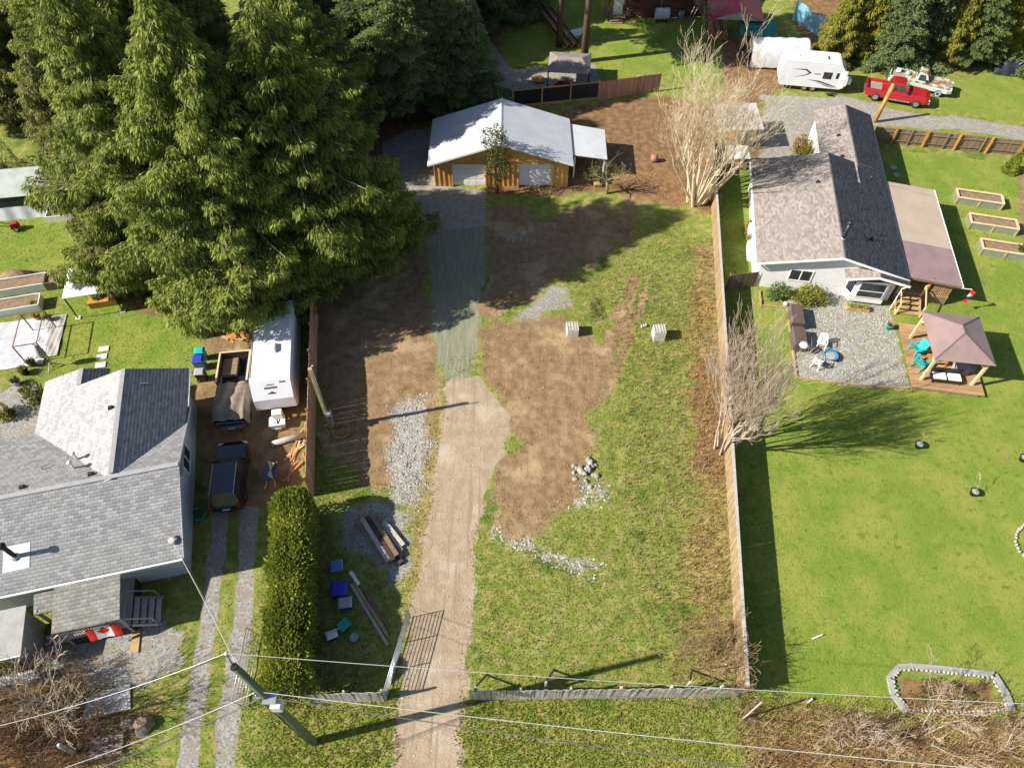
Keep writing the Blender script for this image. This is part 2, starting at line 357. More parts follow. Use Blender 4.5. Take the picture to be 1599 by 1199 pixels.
    sc_ = _mix(nt, (.27,.27,.18), (.20,.21,.15), _ramp(nt, st, .38, .62))
    sc_ = _mix(nt, sc_, (.34,.31,.22), _ramp(nt, n_fine, .56, .8))
    c = _mix(nt, c, sc_, mask(strip, .6, .34, .66))
    vo = nt.nodes.new('ShaderNodeTexVoronoi'); vo.inputs['Scale'].default_value = 11.; nt.links.new(P, vo.inputs['Vector'])
    vs = nt.nodes.new('ShaderNodeSeparateColor'); nt.links.new(vo.outputs['Color'], vs.inputs[0])
    gc = _mix(nt, (.20,.20,.195), (.40,.39,.365), vs.outputs[0])
    gc = _mix(nt, gc, (.29,.25,.185), _ramp(nt, n_mid, .42, .66))
    gc = _scale(nt, gc, _math(nt, 'MULTIPLY_ADD', n_vf, .7, .65))
    c = _mix(nt, c, gc, mask(gravel, .75))
    rc = _mix(nt, (.24,.22,.185), (.42,.40,.36), vs.outputs[1])
    rc = _mix(nt, rc, (.26,.21,.14), _ramp(nt, n_fine, .58, .72))
    c = _mix(nt, c, rc, mask(rubble, 1.5, .50, .66))
    c = _scale(nt, c, _math(nt, 'MULTIPLY_ADD', n_vf, .9, .55))
    nt.links.new(c, b.inputs['Base Color']); b.inputs['Roughness'].default_value = .95; b.inputs['Specular IOR Level'].default_value = .1
    hgt = _math(nt, 'ADD', _math(nt, 'MULTIPLY', n_fine, .6), _math(nt, 'MULTIPLY', n_vf, .5))
    bn = nt.nodes.new('ShaderNodeBump'); bn.inputs['Strength'].default_value = .9; bn.inputs['Distance'].default_value = .07
    nt.links.new(hgt, bn.inputs['Height']); nt.links.new(bn.outputs[0], b.inputs['Normal'])
    return m
GM = ground_material()
A1 = np.stack([lawn, dirt, mulch, drive], 1); A2 = np.stack([gravel, strip, rubble, dry], 1)
NX, NY = len(xs), len(ys)
ii, jj = np.meshgrid(np.arange(NX-1), np.arange(NY-1), indexing='ij'); ii = ii.ravel(); jj = jj.ravel()
FQ = np.stack([ii*NY+jj, (ii+1)*NY+jj, (ii+1)*NY+jj+1, ii*NY+jj+1], 1)
fc = lambda a: a[FQ].mean(1)
fx, fy = fc(gx), fc(gy)
cls = np.zeros(len(FQ), int)                                      # 0 = ground
cls[fc(lawn) > .5] = 1
tracks = (fc(gravel) > .5)
cls[tracks & (fx < -8) & (fy < 23)] = 4
cls[tracks & (fx > -14) & (fx < 0) & (fy > 42)] = 3
cls[tracks & (fx > 16) & (fy > 24) & (fy < 40)] = 5
cls[tracks & (fx > 16) & (fy > 44)] = 6
cls[(fc(drive) > .5) | (fc(strip) > .5)] = 2
for ci, nm in enumerate(['ground', 'lawn', 'driveway', 'gravel_pad', 'gravel_track', 'gravel_patio', 'gravel_road']):
    q = FQ[cls == ci]
    if not len(q): continue
    u, inv = np.unique(q, return_inverse=True)
    ob = np_mesh(nm, np.stack([gx[u], gy[u], gz[u]], 1), inv.reshape(q.shape), GM, smooth=True)
    for an, arr in (('cover_a', A1), ('cover_b', A2)):
        at = ob.data.attributes.new(an, 'FLOAT_COLOR', 'POINT'); at.data.foreach_set('color', arr[u].astype(np.float32).ravel())
    ob['kind'] = 'structure'
# ---------------------------------------------------------------- vegetation
BARK = mat('conifer_bark', (.13,.085,.055), (.07,.048,.034), sc=3, bump=.6, stretch=(3,3,.5))
TWIG = mat('pale_twig_bark', (.66,.56,.40), (.50,.40,.26), sc=2.5, fine=.2)
TWIG2 = mat('grey_twig_bark', (.52,.43,.34), (.36,.28,.21), sc=2.5, fine=.2)
DEADW = mat('conifer_dead_wood', (.30,.25,.20), (.17,.13,.10), sc=3)
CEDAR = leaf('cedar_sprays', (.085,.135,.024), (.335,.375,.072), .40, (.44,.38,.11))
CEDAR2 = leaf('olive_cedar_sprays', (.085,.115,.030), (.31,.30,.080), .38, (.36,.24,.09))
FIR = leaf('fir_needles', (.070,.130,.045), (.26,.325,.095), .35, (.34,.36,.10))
FIRB = leaf('blue_green_needles', (.080,.140,.055), (.27,.34,.13), .35, (.34,.37,.12))
YELC = leaf('yellow_green_sprays', (.11,.135,.018), (.38,.36,.050), .35, (.45,.38,.08))
HEDGE = leaf('hedge_sprays', (.14,.20,.024), (.42,.46,.07), .35, (.40,.38,.09))
SHRUB = leaf('shrub_leaves', (.045,.07,.016), (.16,.19,.04), .3, (.22,.15,.05))
HCORE = mat('hedge_light_block', (.018,.024,.008), (.010,.013,.005))  # near-black green for the added light-blocking core of the hedge

def kites(p, d, w, L, W, droop=0.):
    """quads: p base, d direction, w side vector, L length, W width"""
    n = len(p); L = L[:,None]; W = W[:,None]
    mid = p+d*L*.45
    tip = p+d*L; tip[:,2] -= droop*L[:,0]
    V = np.stack([p, mid+w*W*.5, tip, mid-w*W*.5], 1).reshape(-1,3)
    return V, np.arange(4*n).reshape(n,4)
def unit(a): return a/(np.linalg.norm(a, axis=1, keepdims=True)+1e-9)

def conifer_meshes(h, r, z0, nb, dens, style, seed, lmat):
    rg = np.random.default_rng(seed); P=[];D=[];Wd=[];L=[];Wi=[];T=[]
    wood = MB(); wood.tube((0,0,-.3), (0,0,h*.55), r*.07+.12, r*.04+.05, 9); wood.tube((0,0,h*.55), (0,0,h*.98), r*.04+.05, .02, 7)
    ph = rg.random(4)*6.28
    for i in range(nb):
        t = ((i+rg.random())/nb)**1.25
        z = z0+(h-z0)*t
        ang = i*2.39996+rg.normal()*.35
        lump = 1+.16*math.sin(2*ang+ph[0]+z*.35)+.12*math.sin(3*ang+ph[1]-z*.8)
        prof = (min(1., (1-t)/.62)**.85*(1. if t > .12 else .78+1.8*t)) if style == 'cedar' else (1-t)**.75
        bl = (r*prof*(.72+.45*rg.random())*lump+.35)
        dr = np.array([math.cos(ang), math.sin(ang), 0]); sd_ = np.array([-dr[1], dr[0], 0])
        if style == 'cedar': f = lambda s: -.34*bl*s+.20*bl*s**3
        else: f = lambda s: .10*bl*s-.24*bl*s**2+.02*bl*s**3
        if bl > 1.2:
            pts = [np.array([0,0,z])+dr*bl*s+np.array([0,0,f(s)]) for s in (0,.35,.7,.97)]
            for a, b_, ra in zip(pts[:-1], pts[1:], (1,.62,.32)): wood.tube(a, b_, .016*bl*ra+.008, .016*bl*ra*.62+.005, 4, 1, False)
        n = int(dens*2.0*(bl*bl*.30+bl*.55))+6
        s = rg.random(n)**.62; s = .10+.92*s
        wid = bl*.30*np.sqrt(np.clip(1.06-s,0,1))+.10
        u = rg.uniform(-1,1,n)*wid
        p = np.array([0,0,z])+dr*(s*bl)[:,None]+sd_*u[:,None]
        p[:,2] += f(s)-.20*np.abs(u)-rg.random(n)*(.42 if style=='cedar' else .16)+rg.random(n)*.05
        sg = np.sign(u)[:,None]
        if style == 'cedar': d = dr*.55+sd_*sg*.45+np.array([0,0,-.75])+rg.normal(size=(n,3))*.33
        else: d = dr*.75+sd_*sg*.65+np.array([0,0,-.08])+rg.normal(size=(n,3))*.30
        d = unit(d)
        w = unit(np.cross(d, np.array([0,0,1.])+rg.normal(size=(n,3))*.6))
        P.append(p); D.append(d); Wd.append(w)
        L.append((.17+.25*rg.random(n))*(1.15 if style=='cedar' else .9)); Wi.append((.05+.09*rg.random(n)))
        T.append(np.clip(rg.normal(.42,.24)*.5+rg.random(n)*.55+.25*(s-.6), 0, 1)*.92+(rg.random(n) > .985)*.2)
    V, Q = kites(np.concatenate(P), np.concatenate(D), np.concatenate(Wd), np.concatenate(L), np.concatenate(Wi), .12)
    tone = np.repeat(np.concatenate(T), 4)
    return wood, V, Q, tone, lmat
_proto = {}
def conifer(key, loc, label, group, scale=1., rz=0., lmat=None, name='conifer_tree'):
    if key not in _proto:
        wood, V, Q, tone, lm = conifer_meshes(*CON[key])
        t = thing(name, label, 'tree', loc, rz, group)
        wood.build('trunk', [BARK, DEADW], t, smooth=True)
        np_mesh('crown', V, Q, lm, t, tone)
        _proto[key] = t
    else:
        t = dup(_proto[key], loc, rz, label); t['group'] = group; t.name = name
    t.scale = (scale,)*3 if not isinstance(scale, tuple) else scale
    return t
CON = {  # height, radius, crown start, branches, density, style, seed, material
 'cedarA': (21.5, 5.9, 2.6, 430, 30, 'cedar', 1, CEDAR),
 'cedarB': (19.0, 5.3, 2.6, 360, 30, 'cedar', 2, CEDAR),
 'cedarC': (15.5, 4.4, .8, 300, 34, 'cedar', 3, CEDAR2),
 'firA':   (18.0, 4.2, 4.5, 260, 34, 'fir', 4, FIR),
 'firB':   (16.0, 4.6, 2.5, 260, 34, 'fir', 5, FIR),
 'firC':   (10.0, 3.3, .5, 190, 40, 'fir', 6, FIRB),
 'yelC':   (9.5, 2.4, .3, 190, 40, 'cedar', 7, YELC),
}
gA = 'tall cedars beside the shaded parking strip'
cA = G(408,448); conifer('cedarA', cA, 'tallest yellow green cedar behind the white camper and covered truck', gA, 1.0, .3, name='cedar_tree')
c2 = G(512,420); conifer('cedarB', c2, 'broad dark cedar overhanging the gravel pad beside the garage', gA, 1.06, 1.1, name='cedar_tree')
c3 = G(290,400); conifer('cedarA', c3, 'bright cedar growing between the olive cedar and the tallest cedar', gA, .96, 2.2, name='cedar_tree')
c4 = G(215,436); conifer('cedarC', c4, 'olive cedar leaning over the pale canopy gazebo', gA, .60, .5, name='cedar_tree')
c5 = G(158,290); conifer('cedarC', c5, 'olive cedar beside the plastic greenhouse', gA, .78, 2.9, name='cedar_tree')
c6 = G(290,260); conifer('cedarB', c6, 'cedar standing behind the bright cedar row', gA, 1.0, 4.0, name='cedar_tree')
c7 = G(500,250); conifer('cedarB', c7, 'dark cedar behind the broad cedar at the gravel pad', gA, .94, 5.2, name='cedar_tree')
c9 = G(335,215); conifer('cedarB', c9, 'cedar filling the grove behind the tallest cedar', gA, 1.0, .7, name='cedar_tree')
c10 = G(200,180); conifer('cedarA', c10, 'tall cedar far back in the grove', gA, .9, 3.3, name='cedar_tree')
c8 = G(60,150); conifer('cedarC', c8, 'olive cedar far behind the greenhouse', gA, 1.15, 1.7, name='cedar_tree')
gB = 'dark firs behind the back fence'
for k, (px, py, key, sc, lab) in enumerate([
    (590,175,'firB',.92,'dark fir behind the blue tarp by the back fence'),
    (637,192,'firA',.9,'fir with bare lower trunk behind the garage'),
    (705,168,'firB',.72,'light tipped fir beside the white trailer behind the fence'),
    (735,160,'firC',1.0,'short bushy fir at the end of the dark back fence'),
    (540,110,'firA',1.0,'dark fir standing deep in the grove behind the tarp'),
    (480,150,'firB',1.05,'dark fir next to the cedar row at the back'),
    (625,60,'firB',1.0,'fir in front of the grey blue house'),
    (680,85,'firA',.85,'slim fir beside the grey blue house'),
    (745,45,'firB',.85,'pale green fir at the edge of the shaded lawn'),
    (800,10,'firC',1.25,'low fir beside the shaded lawn behind the log pile')]):
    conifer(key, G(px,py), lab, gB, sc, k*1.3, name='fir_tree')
gC = 'evergreens along the far edge of the gravel yard'
for k, (px, py, key, sc, lab) in enumerate([
    (1300,92,'yelC',.78,'yellow green cedar behind the travel trailer'),
    (1335,85,'yelC',.95,'tall yellow green cedar behind the red pickup'),
    (1385,98,'firC',.95,'blue green spruce behind the mint pickup'),
    (1425,85,'firC',1.15,'taller blue green spruce behind the mint pickup'),
    (1470,95,'yelC',.8,'yellow tipped cedar between the spruces'),
    (1505,95,'firB',.6,'dark fir in the middle of the evergreen row'),
    (1545,88,'yelC',.85,'yellow cedar beside the dark tarped heap'),
    (1590,80,'firB',.7,'dark fir above the tarped heap'),
    (1640,110,'firC',1.2,'blue green spruce at the end of the evergreen row'),
    (1450,40,'firB',.8,'dark fir behind the spruces'),
    (1560,30,'firB',.85,'dark fir far behind the tarped heap')]):
    conifer(key, G(px,py), lab, gC, sc, k*1.7, name='evergreen_tree')

# bare deciduous trees -------------------------------------------------
def grow(mb, p, d, ln, r, depth, rg, up=.25, spread=.5, kids=3, shrink=.62, m=0):
    n = 3 if depth > 0 else 2; q = Vector(p); dd = Vector(d).normalized(); r0 = r; nodes = []
    for i in range(n):
        dd = (dd+Vector(rg.normal(size=3)*.16)+Vector((0,0,up*.25))).normalized()
        q2 = q+dd*(ln/n); r1 = max(r0*.80, .009)
        mb.tube(q, q2, r0, r1, 6 if r0 > .05 else (4 if r0 > .02 else 3), m, False)
        nodes.append((q2, dd, r1)); q, r0 = q2, r1
    if depth <= 0: return
    for i in range((kids+(depth > 1)) if depth > 1 else 3):
        q2, dk, rk = nodes[min(int(rg.random()*n), n-1)] if i else nodes[-1]
        side = Vector(rg.normal(size=3)); side = (side-dk*side.dot(dk)).normalized()
        nd = (dk*(1-spread*.35)+side*spread*(.6+.6*rg.random())+Vector((0,0,up))).normalized()
        grow(mb, q2, nd, ln*shrink*(.75+.5*rg.random()), rk*.62, depth-1, rg, up, spread, kids, shrink, m)
def bare_tree(name, loc, label, stems, ln, r, lean, depth, seed, bark, kids=3, spread=.5, up=.3, shrink=.62, cat='tree', r_out=.35):
    rg = np.random.default_rng(seed); mb = MB(); trs = []
    for i in range(stems):
        tr = MB(); trs.append(tr)
        a = i*2.399+rg.random()*.5; tilt = (.10+lean*rg.random()) if stems > 1 else 0
        d = Vector((math.cos(a)*tilt, math.sin(a)*tilt, 1)).normalized()
        p = Vector((math.cos(a)*r_out*rg.random(), math.sin(a)*r_out*rg.random(), -.15))
        L0 = ln*(.45+.2*rg.random()); q = p+d*L0*.5; q2 = q+(d+Vector(rg.normal(size=3)*.05)).normalized()*L0*.5
        rr = r*(.65+.5*rg.random())
        tr.tube(p, q, rr, rr*.86, 8, 0, False); tr.tube(q, q2, rr*.86, rr*.72, 7, 0, False)
        for k in range(kids+2):
            s = rg.random() if k else 1.; pp = q.lerp(q2, s)
            sd2 = Vector(rg.normal(size=3)); sd2.z = 0; sd2.normalize()
            grow(mb, pp, (d+sd2*spread*(.3 if k == 0 else .8)+Vector((0,0,up))).normalized(), ln*.42*(.7+.5*rg.random()), rr*(.68 if k == 0 else .42), depth, rg, up, spread, kids, shrink)
    t = thing(name, label, cat, loc)
    for tr in trs: tr.build('stem', bark, t, smooth=True)
    mb.build('branches', bark, t, smooth=True)
    return t
bare_tree('bare_tree', G(1085,318), 'large pale bare tree with many upright stems beside the garage yard', 14, 8.0, .115, .46, 4, 24, TWIG, kids=2, spread=.46, up=.27, r_out=.7)
bare_tree('bare_tree', G(1128,704), 'leafless multi stemmed tree growing against the long board fence', 12, 6.6, .07, .20, 3, 33, TWIG2, kids=3, spread=.26, up=.40, r_out=.6)
bare_tree('bare_bush', G(1120,1045), 'dry leafless bush in the fence corner', 16, 2.3, .025, .85, 2, 41, mat('straw_twigs', (.34,.25,.14), (.22,.15,.08), sc=4), kids=3, spread=.6, up=.12, cat='bush', r_out=.9)
for k, (px, py, ln, lab) in enumerate([(1330,1165,2.6,'grey leafless branches reaching over the brown verge below the stone bed'), (1440,1150,3.2,'pale leafless branches hanging over the stone edged bed'), (1570,1170,3.4,'pale leafless branches beside the stone bed at the lawn end')]):
    bare_tree('bare_bush', G(px,py), lab, 4, ln*.85, .022, .95, 3, 50+k, TWIG2, kids=2, spread=.6, up=.05, cat='bush')
for k, (px, py, ln, lab) in enumerate([(25,1110,2.2,'brown twiggy bush beside the grey shed'), (85,1090,1.8,'brown twiggy bush beside the gravel yard'), (40,1170,2.4,'brown twiggy bush under the power lines'), (115,1150,2.0,'twiggy bush beside the brick pile')]):
    bare_tree('bare_bush', G(px,py), lab, 18, ln, .018, 1.0, 2, 60+k, mat('brown_twigs', (.20,.125,.075), (.12,.075,.045), sc=4), kids=3, spread=.7, up=.1, cat='bush', r_out=1.1)
bare_tree('bare_tree', G(118,1128), 'small leafless garden tree beside the paving slab', 2, 3.6, .07, .3, 3, 71, TWIG2, kids=3, spread=.6, up=.12, r_out=.15)
bare_tree('bare_tree', G(1100,60), 'thin leafless tree on the shaded lawn', 2, 4.0, .05, .3, 3, 73, TWIG2, kids=3, spread=.5, up=.2, r_out=.15)

# leafy trees / shrubs ---------------------------------------------------
def leaf_cloud(n, fn, rg, L=(.10,.2), W=(.06,.12), upb=.3):
    p = fn(n); d = unit(rg.normal(size=(n,3))+np.array([0,0,upb])); w = unit(np.cross(d, rg.normal(size=(n,3))))
    return kites(p, d, w, rg.uniform(*L, n), rg.uniform(*W, n), .1)
def ball(rg, c, r, fill=.55):
    def fn(n):
        v = unit(rg.normal(size=(n,3)))*(fill+(1-fill)*rg.random((n,1)))**.6
        v[:,2] = np.maximum(v[:,2], -.55)
        b = 1+.25*np.sin(4*v[:,:1]+3*v[:,1:2])
        return np.array(c)+v*np.array(r)*b
    return fn
def shrub(name, loc, r, label, n=900, lm=None, seed=1, L=(.12,.24), W=(.06,.12), cat='shrub', group=None):
    rg = np.random.default_rng(seed); t = thing(name, label, cat, loc, 0, group)
    V, Q = leaf_cloud(n, ball(rg, (0,0,r[2]*.55), r), rg, L, W)
    np_mesh('foliage', V, Q, lm or SHRUB, t, np.repeat(rg.random(n)*.9+(rg.random(n) > .96)*.1, 4))
    mb = MB()
    for k in range(7):
        a = k*.9; mb.tube((0,0,-.08), (math.cos(a)*r[0]*.55, math.sin(a)*r[1]*.55, r[2]*.9), .025, .008, 4)
    mb.build('stems', BARK, t); return t
# slim evergreen broadleaf in front of the garage
rg = np.random.default_rng(81); t = thing('young_tree', 'slim young broadleaf tree in front of the twin garage doors', 'tree', G(777,302)); t.scale = (1.25,1.25,1.2)
mb = MB(); mb.tube((0,0,-.2), (.05,0,2.2), .07, .05, 7); mb.tube((.05,0,2.2), (0,.1,4.6), .05, .015, 6)
VV=[];QQ=[];TT=[];off=0
for k in range(34):
    z = 1.0+k*.11; a = k*2.4; b = (1.15-.16*abs(z-2.6))*(.6+.4*rg.random())
    e = np.array([math.cos(a)*b, math.sin(a)*b, z+.45]); mb.tube((.03,.03,z-.1), e, .018, .006, 4)
    n = 75; V, Q = leaf_cloud(n, ball(rg, e-np.array([math.cos(a)*.2, math.sin(a)*.2, .05]), (.42,.42,.32), .2), rg, (.10,.19), (.05,.09))
    VV.append(V); QQ.append(Q+off); off += len(V); TT.append(np.repeat(rg.random(n), 4))
mb.build('trunk', BARK, t, smooth=True)
np_mesh('crown', np.concatenate(VV), np.concatenate(QQ), leaf('young_tree_leaves', (.035,.055,.016), (.11,.125,.035), .2, (.30,.09,.03)), t, np.concatenate(TT))
# mossy fruit tree
rg = np.random.default_rng(83); t = thing('fruit_tree', 'crooked mossy fruit tree beside the garage lean to', 'tree', G(948,302))
mb = MB(); mb.tube((0,0,-.2), (-.1,.05,1.2), .14, .11, 8)
for k in range(7):
    a = k*.9; grow(mb, (-.1,.05,1.0+.05*k), (math.cos(a)*.9, math.sin(a)*.7, .55), 1.35, .075, 2, rg, .05, .75, 3, .6)
mb.build('trunk', mat('mossy_bark', (.30,.26,.13), (.20,.16,.09), sc=5, bump=.5), t, smooth=True)
n = 900; V, Q = leaf_cloud(n, ball(rg, (-.5,.1,1.9), (1.7,1.2,.8), .3), rg, (.06,.14), (.03,.07))
np_mesh('crown', V, Q, leaf('moss_tufts', (.10,.11,.03), (.26,.25,.08), .2), t, np.repeat(rg.random(n), 4))

# clipped cedar hedge ----------------------------------------------------
rg = np.random.default_rng(91); hb0 = Vector((-10.75, 9.0, 0)); hb1 = Vector((-12.35, 19.3, 0)); hl = (hb1-hb0).length
hd = (hb1-hb0).normalized(); ha = math.atan2(hd.y, hd.x); HW, HH = 1.02, 3.05
t = thing('clipped_hedge', 'long clipped cedar hedge between the gravel tracks and the fenced lot', 'hedge', hb0, ha)
def hpt(n):
    x = rg.random(n)*(hl+.6)-.3; th = rg.uniform(-.32, math.pi+.32, n)
    ce, se = np.cos(th), np.sin(th)
    y = np.sign(ce)*np.abs(ce)**.55*HW; z = np.sign(se)*np.abs(se)**.38*HH*.5+HH*.5
    z = np.where(se < .25, rg.random(n)*HH*.95, z)
    e = np.clip(np.minimum(x+.3, hl+.3-x)/.9, 0, 1); round_ = np.sqrt(1-(1-e)**2)
    y = y*(.35+.65*round_); z = z*(.80+.2*round_)
    lump = 1+.10*np.sin(x*2.1+1)+.06*np.sin(x*5.3+th*2)
    nrm = np.stack([np.where(x < .5, -.8, np.where(x > hl-.5, .8, 0))*(1-round_), ce, np.maximum(se, 0)], 1)
    k = rg.random(n)*.16
    return np.stack([x, y*lump-k*np.sign(y), z*(1+.03*np.sin(x*3.3))-k*.6], 1), unit(nrm+1e-3)
n = 34000; p, nn = hpt(n)
d = unit(nn*.8+np.array([0,0,.45])+rg.normal(size=(n,3))*.45); w = unit(np.cross(d, rg.normal(size=(n,3))))
V, Q = kites(p, d, w, rg.uniform(.13,.30,n), rg.uniform(.07,.15,n), .05)
np_mesh('foliage', V, Q, HEDGE, t, np.repeat(np.clip(.25*np.sin(p[:,0]*1.7)+.15+rg.random(n)*.75, 0, 1)*.96, 4))
mb = MB(); mb.tbox(.2, hl-.2, -HW*.78, HW*.78, 0, HH*.86, .25, .15); mb.build('light_block_core', HCORE, t)  # solid dark core added inside the foliage to stop light passing through
mb = MB()
for k in range(12): mb.tube((.5+k*.85, 0, -.1), (.5+k*.85, 0, 1.5), .05, .03, 5)
mb.build('trunks', BARK, t)

# small shrubs ----------------------------------------------------------
shrub('flowering_shrub', G(1212,462), (.75,.6,.7), 'dark leaved plant at the white wall corner', 900, FIRB, 101)
shrub('garden_shrub', G(1262,470), (1.15,.8,.8), 'bright green mounded shrub by the white wall and patio', 1700, YELC, 102)
shrub('autumn_shrub', G(1249,235), (.8,.7,.9), 'golden brown shrub beside the white gable wall', 900, leaf('golden_leaves', (.20,.11,.02), (.40,.26,.06), .3), 103)
shrub('garden_shrub', G(1256,248), (.6,.5,.7), 'lime green shrub below the white gable wall', 700, YELC, 104)
shrub('garden_shrub', G(62,625), (.6,.8,.9), 'leafy green shrub against the grey shingled wing', 900, SHRUB, 105)
shrub('garden_shrub', G(6,650), (.7,.6,.8), 'yellow green shrub at the paved corner', 700, YELC, 106)
shrub('garden_shrub', G(14,1045), (.9,.6,.7), 'green leafy bush below the grey shed', 800, SHRUB, 107)
shrub('garden_shrub', G(1172,365), (.5,.9,.6), 'rusty brown shrub against the white side wall', 700, leaf('rusty_leaves', (.16,.07,.02), (.34,.17,.06), .3), 108)
shrub('garden_shrub', G(8,262), (1.8,1.4,1.7), 'dark green bush behind the greenhouse', 1500, FIR, 109)
shrub('low_weeds', G(930,482), (.55,1.3,.13), 'low weeds growing in the gap between the dirt and wheel ruts', 500, SHRUB, 110, L=(.06,.15), W=(.03,.07), cat='weeds')
shrub('garden_shrub', G(1185,88), (1.2,1.0,1.1), 'yellow green bush beside the white tarp shelter', 1100, YELC, 111)
# cone shaped dwarf cedar
rg = np.random.default_rng(112); t = thing('cone_shrub', 'small cone shaped cedar on the lawn by the board fence', 'shrub', G(1575,268))
n = 2200; zz = rg.random(n)**1.4; a = rg.random(n)*6.28; rr = .68*(1-zz)**.8*(.75+.3*rg.random(n))+.02
p = np.stack([np.cos(a)*rr, np.sin(a)*rr, zz*1.9], 1); d = unit(np.stack([np.cos(a)*.5, np.sin(a)*.5, np.ones(n)*.8], 1)+rg.normal(size=(n,3))*.25); w = unit(np.cross(d, rg.normal(size=(n,3))))
V, Q = kites(p, d, w, rg.uniform(.1,.2,n), rg.uniform(.05,.1,n)); np_mesh('foliage', V, Q, HEDGE, t, np.repeat(rg.random(n)*.9, 4))
mb = MB(); mb.tube((0,0,-.1), (0,0,1.2), .05, .02, 6); mb.build('trunk', BARK, t)

# grass tufts, weeds, pebbles, clods ------------------------------------------
def samp(arr, x, y):
    i = np.clip(((x+64)/STEP).round().astype(int)+5, 0, NX-1); j = np.clip(((y-3)/STEP).round().astype(int)+6, 0, NY-1)
    return arr.reshape(NX, NY)[i, j]
def scatter(n, x0, x1, y0, y1, dens, seed):
    rg = np.random.default_rng(seed); x = rg.uniform(x0,x1,n); y = rg.uniform(y0,y1,n)
    k = rg.random(n) < dens(x, y); x, y = x[k], y[k]
    return x, y, samp(gz, x, y), rg
bare = lambda x, y: np.clip(samp(dirt,x,y)+samp(drive,x,y)+samp(gravel,x,y)+samp(strip,x,y)+samp(mulch,x,y)*.8, 0, 1)
inhouse = lambda x, y: (sdist(x, y, [(17,39),(28,37),(32,57),(26,58),(25,50),(20,51)]) > 0) | (sdist(x, y, [(-30,14),(-18,15.5),(-21,28),(-32,28)]) > 0)
def tufts(name, n, area, dens, hr, wr, seed, lm, lean=.5):
    x, y, z, rg = scatter(n, *area, dens, seed); k = len(x); b = 3
    x = np.repeat(x,b)+rg.normal(size=k*b)*.03; y = np.repeat(y,b)+rg.normal(size=k*b)*.03; z = np.repeat(z,b)-.02; m = k*b
    h = rg.uniform(*hr,m); w = rg.uniform(*wr,m); a = rg.random(m)*6.28
    dx, dy = np.cos(a), np.sin(a); ln = rg.random(m)*lean; la = rg.random(m)*6.28
    V = np.stack([np.stack([x-dx*w,y-dy*w,z],1), np.stack([x+dx*w,y+dy*w,z],1), np.stack([x+np.cos(la)*ln*h,y+np.sin(la)*ln*h,z+h],1)],1).reshape(-1,3)
    tone = np.repeat(np.repeat(np.clip(.6*vnoise(x[::b],y[::b],1.5,seed)+.5*rg.random(k)-.05,0,1),b),3)
    o = np_mesh(name, V, np.arange(3*m).reshape(m,3), lm, None, tone); o['kind'] = 'stuff'; return o
o = tufts('rough_grass', 120000, (-14,14,6,46), lambda x,y: (1-bare(x,y))*(samp(lawn,x,y) < .4)*.9, (.04,.11), (.018,.04), 201, leaf('rough_grass_blades', (.20,.27,.05), (.50,.46,.17), .4))
tag(o, 'rough green and straw coloured grass covering the fenced lot', 'grass')
o = tufts('lawn_grass', 120000, (11,46,8,62), lambda x,y: (samp(lawn,x,y) > .5)*.9*(~inhouse(x,y)), (.03,.075), (.02,.045), 202, leaf('lawn_blades', (.22,.31,.05), (.42,.45,.11), .4))
tag(o, 'short bright green lawn grass around the white house', 'grass')
o = tufts('verge_grass', 70000, (-44,-9,4,50), lambda x,y: (1-bare(x,y))*.8*(~inhouse(x,y)), (.03,.10), (.02,.045), 203, MATS['lawn_blades'])
tag(o, 'green grass around the grey roofed house and gravel tracks', 'grass')
o = tufts('verge_grass', 30000, (-12,26,3,9.2), lambda x,y: (1-bare(x,y))*.9, (.05,.14), (.02,.05), 204, leaf('verge_blades', (.24,.30,.05), (.50,.48,.13), .4))
tag(o, 'long yellow green verge grass in front of the road fence', 'grass')
o = tufts('dry_weeds', 26000, (7,18,8,52), lambda x,y: samp(dry,x,y)*.9*(samp(lawn,x,y) < .4), (.10,.38), (.012,.03), 205, leaf('dry_weed_stalks', (.25,.17,.07), (.46,.36,.18), .2), .9)
tag(o, 'dry straw coloured weeds along the long board fence', 'weeds')
o = tufts('bramble_stalks', 14000, (11,26,3,8.8), lambda x,y: samp(mulch,x,y)*.95, (.15,.6), (.010,.025), 206, leaf('bramble_stalk', (.30,.17,.08), (.58,.44,.25), .25), 1.2)
tag(o, 'tangled brown brambles and dead stalks on the verge', 'brambles')
o = tufts('bramble_stalks', 9000, (-28,-14,3,12), lambda x,y: samp(mulch,x,y)*.95, (.12,.5), (.010,.025), 207, MATS['bramble_stalk'], 1.2)
tag(o, 'tangled brown stalks among the bushes near the grey shed', 'brambles')
def stones(name, n, area, dens, sr, seed, c1, c2, flat=.6):
    x, y, z, rg = scatter(n, *area, dens, seed); k = len(x); r = rg.uniform(*sr,k)*(.6+.6*rg.random(k)); a = rg.random(k)*6.28
    ca, sa = np.cos(a), np.sin(a); e = rg.uniform(.6,1.3,(k,5))
    c = np.stack([x,y,z+r*.15],1)
    P = [c+np.stack([ca*r*e[:,0],sa*r*e[:,0],0*r],1), c+np.stack([-sa*r*e[:,1],ca*r*e[:,1],0*r],1), c-np.stack([ca*r*e[:,2],sa*r*e[:,2],0*r],1), c-np.stack([-sa*r*e[:,3],ca*r*e[:,3],0*r],1), c+np.stack([ca*r*.2,sa*r*.2,r*flat*e[:,4]],1)]
    V = np.stack(P,1).reshape(-1,3); base = np.arange(k)[:,None]*5
    Q = np.concatenate([base+np.array([[0,1,4]]), base+np.array([[1,2,4]]), base+np.array([[2,3,4]]), base+np.array([[3,0,4]])])
    o = np_mesh(name, V, Q, toned(name+'_stone', c1, c2), None, np.repeat(rg.random(k),5)); o['kind'] = 'stuff'; return o
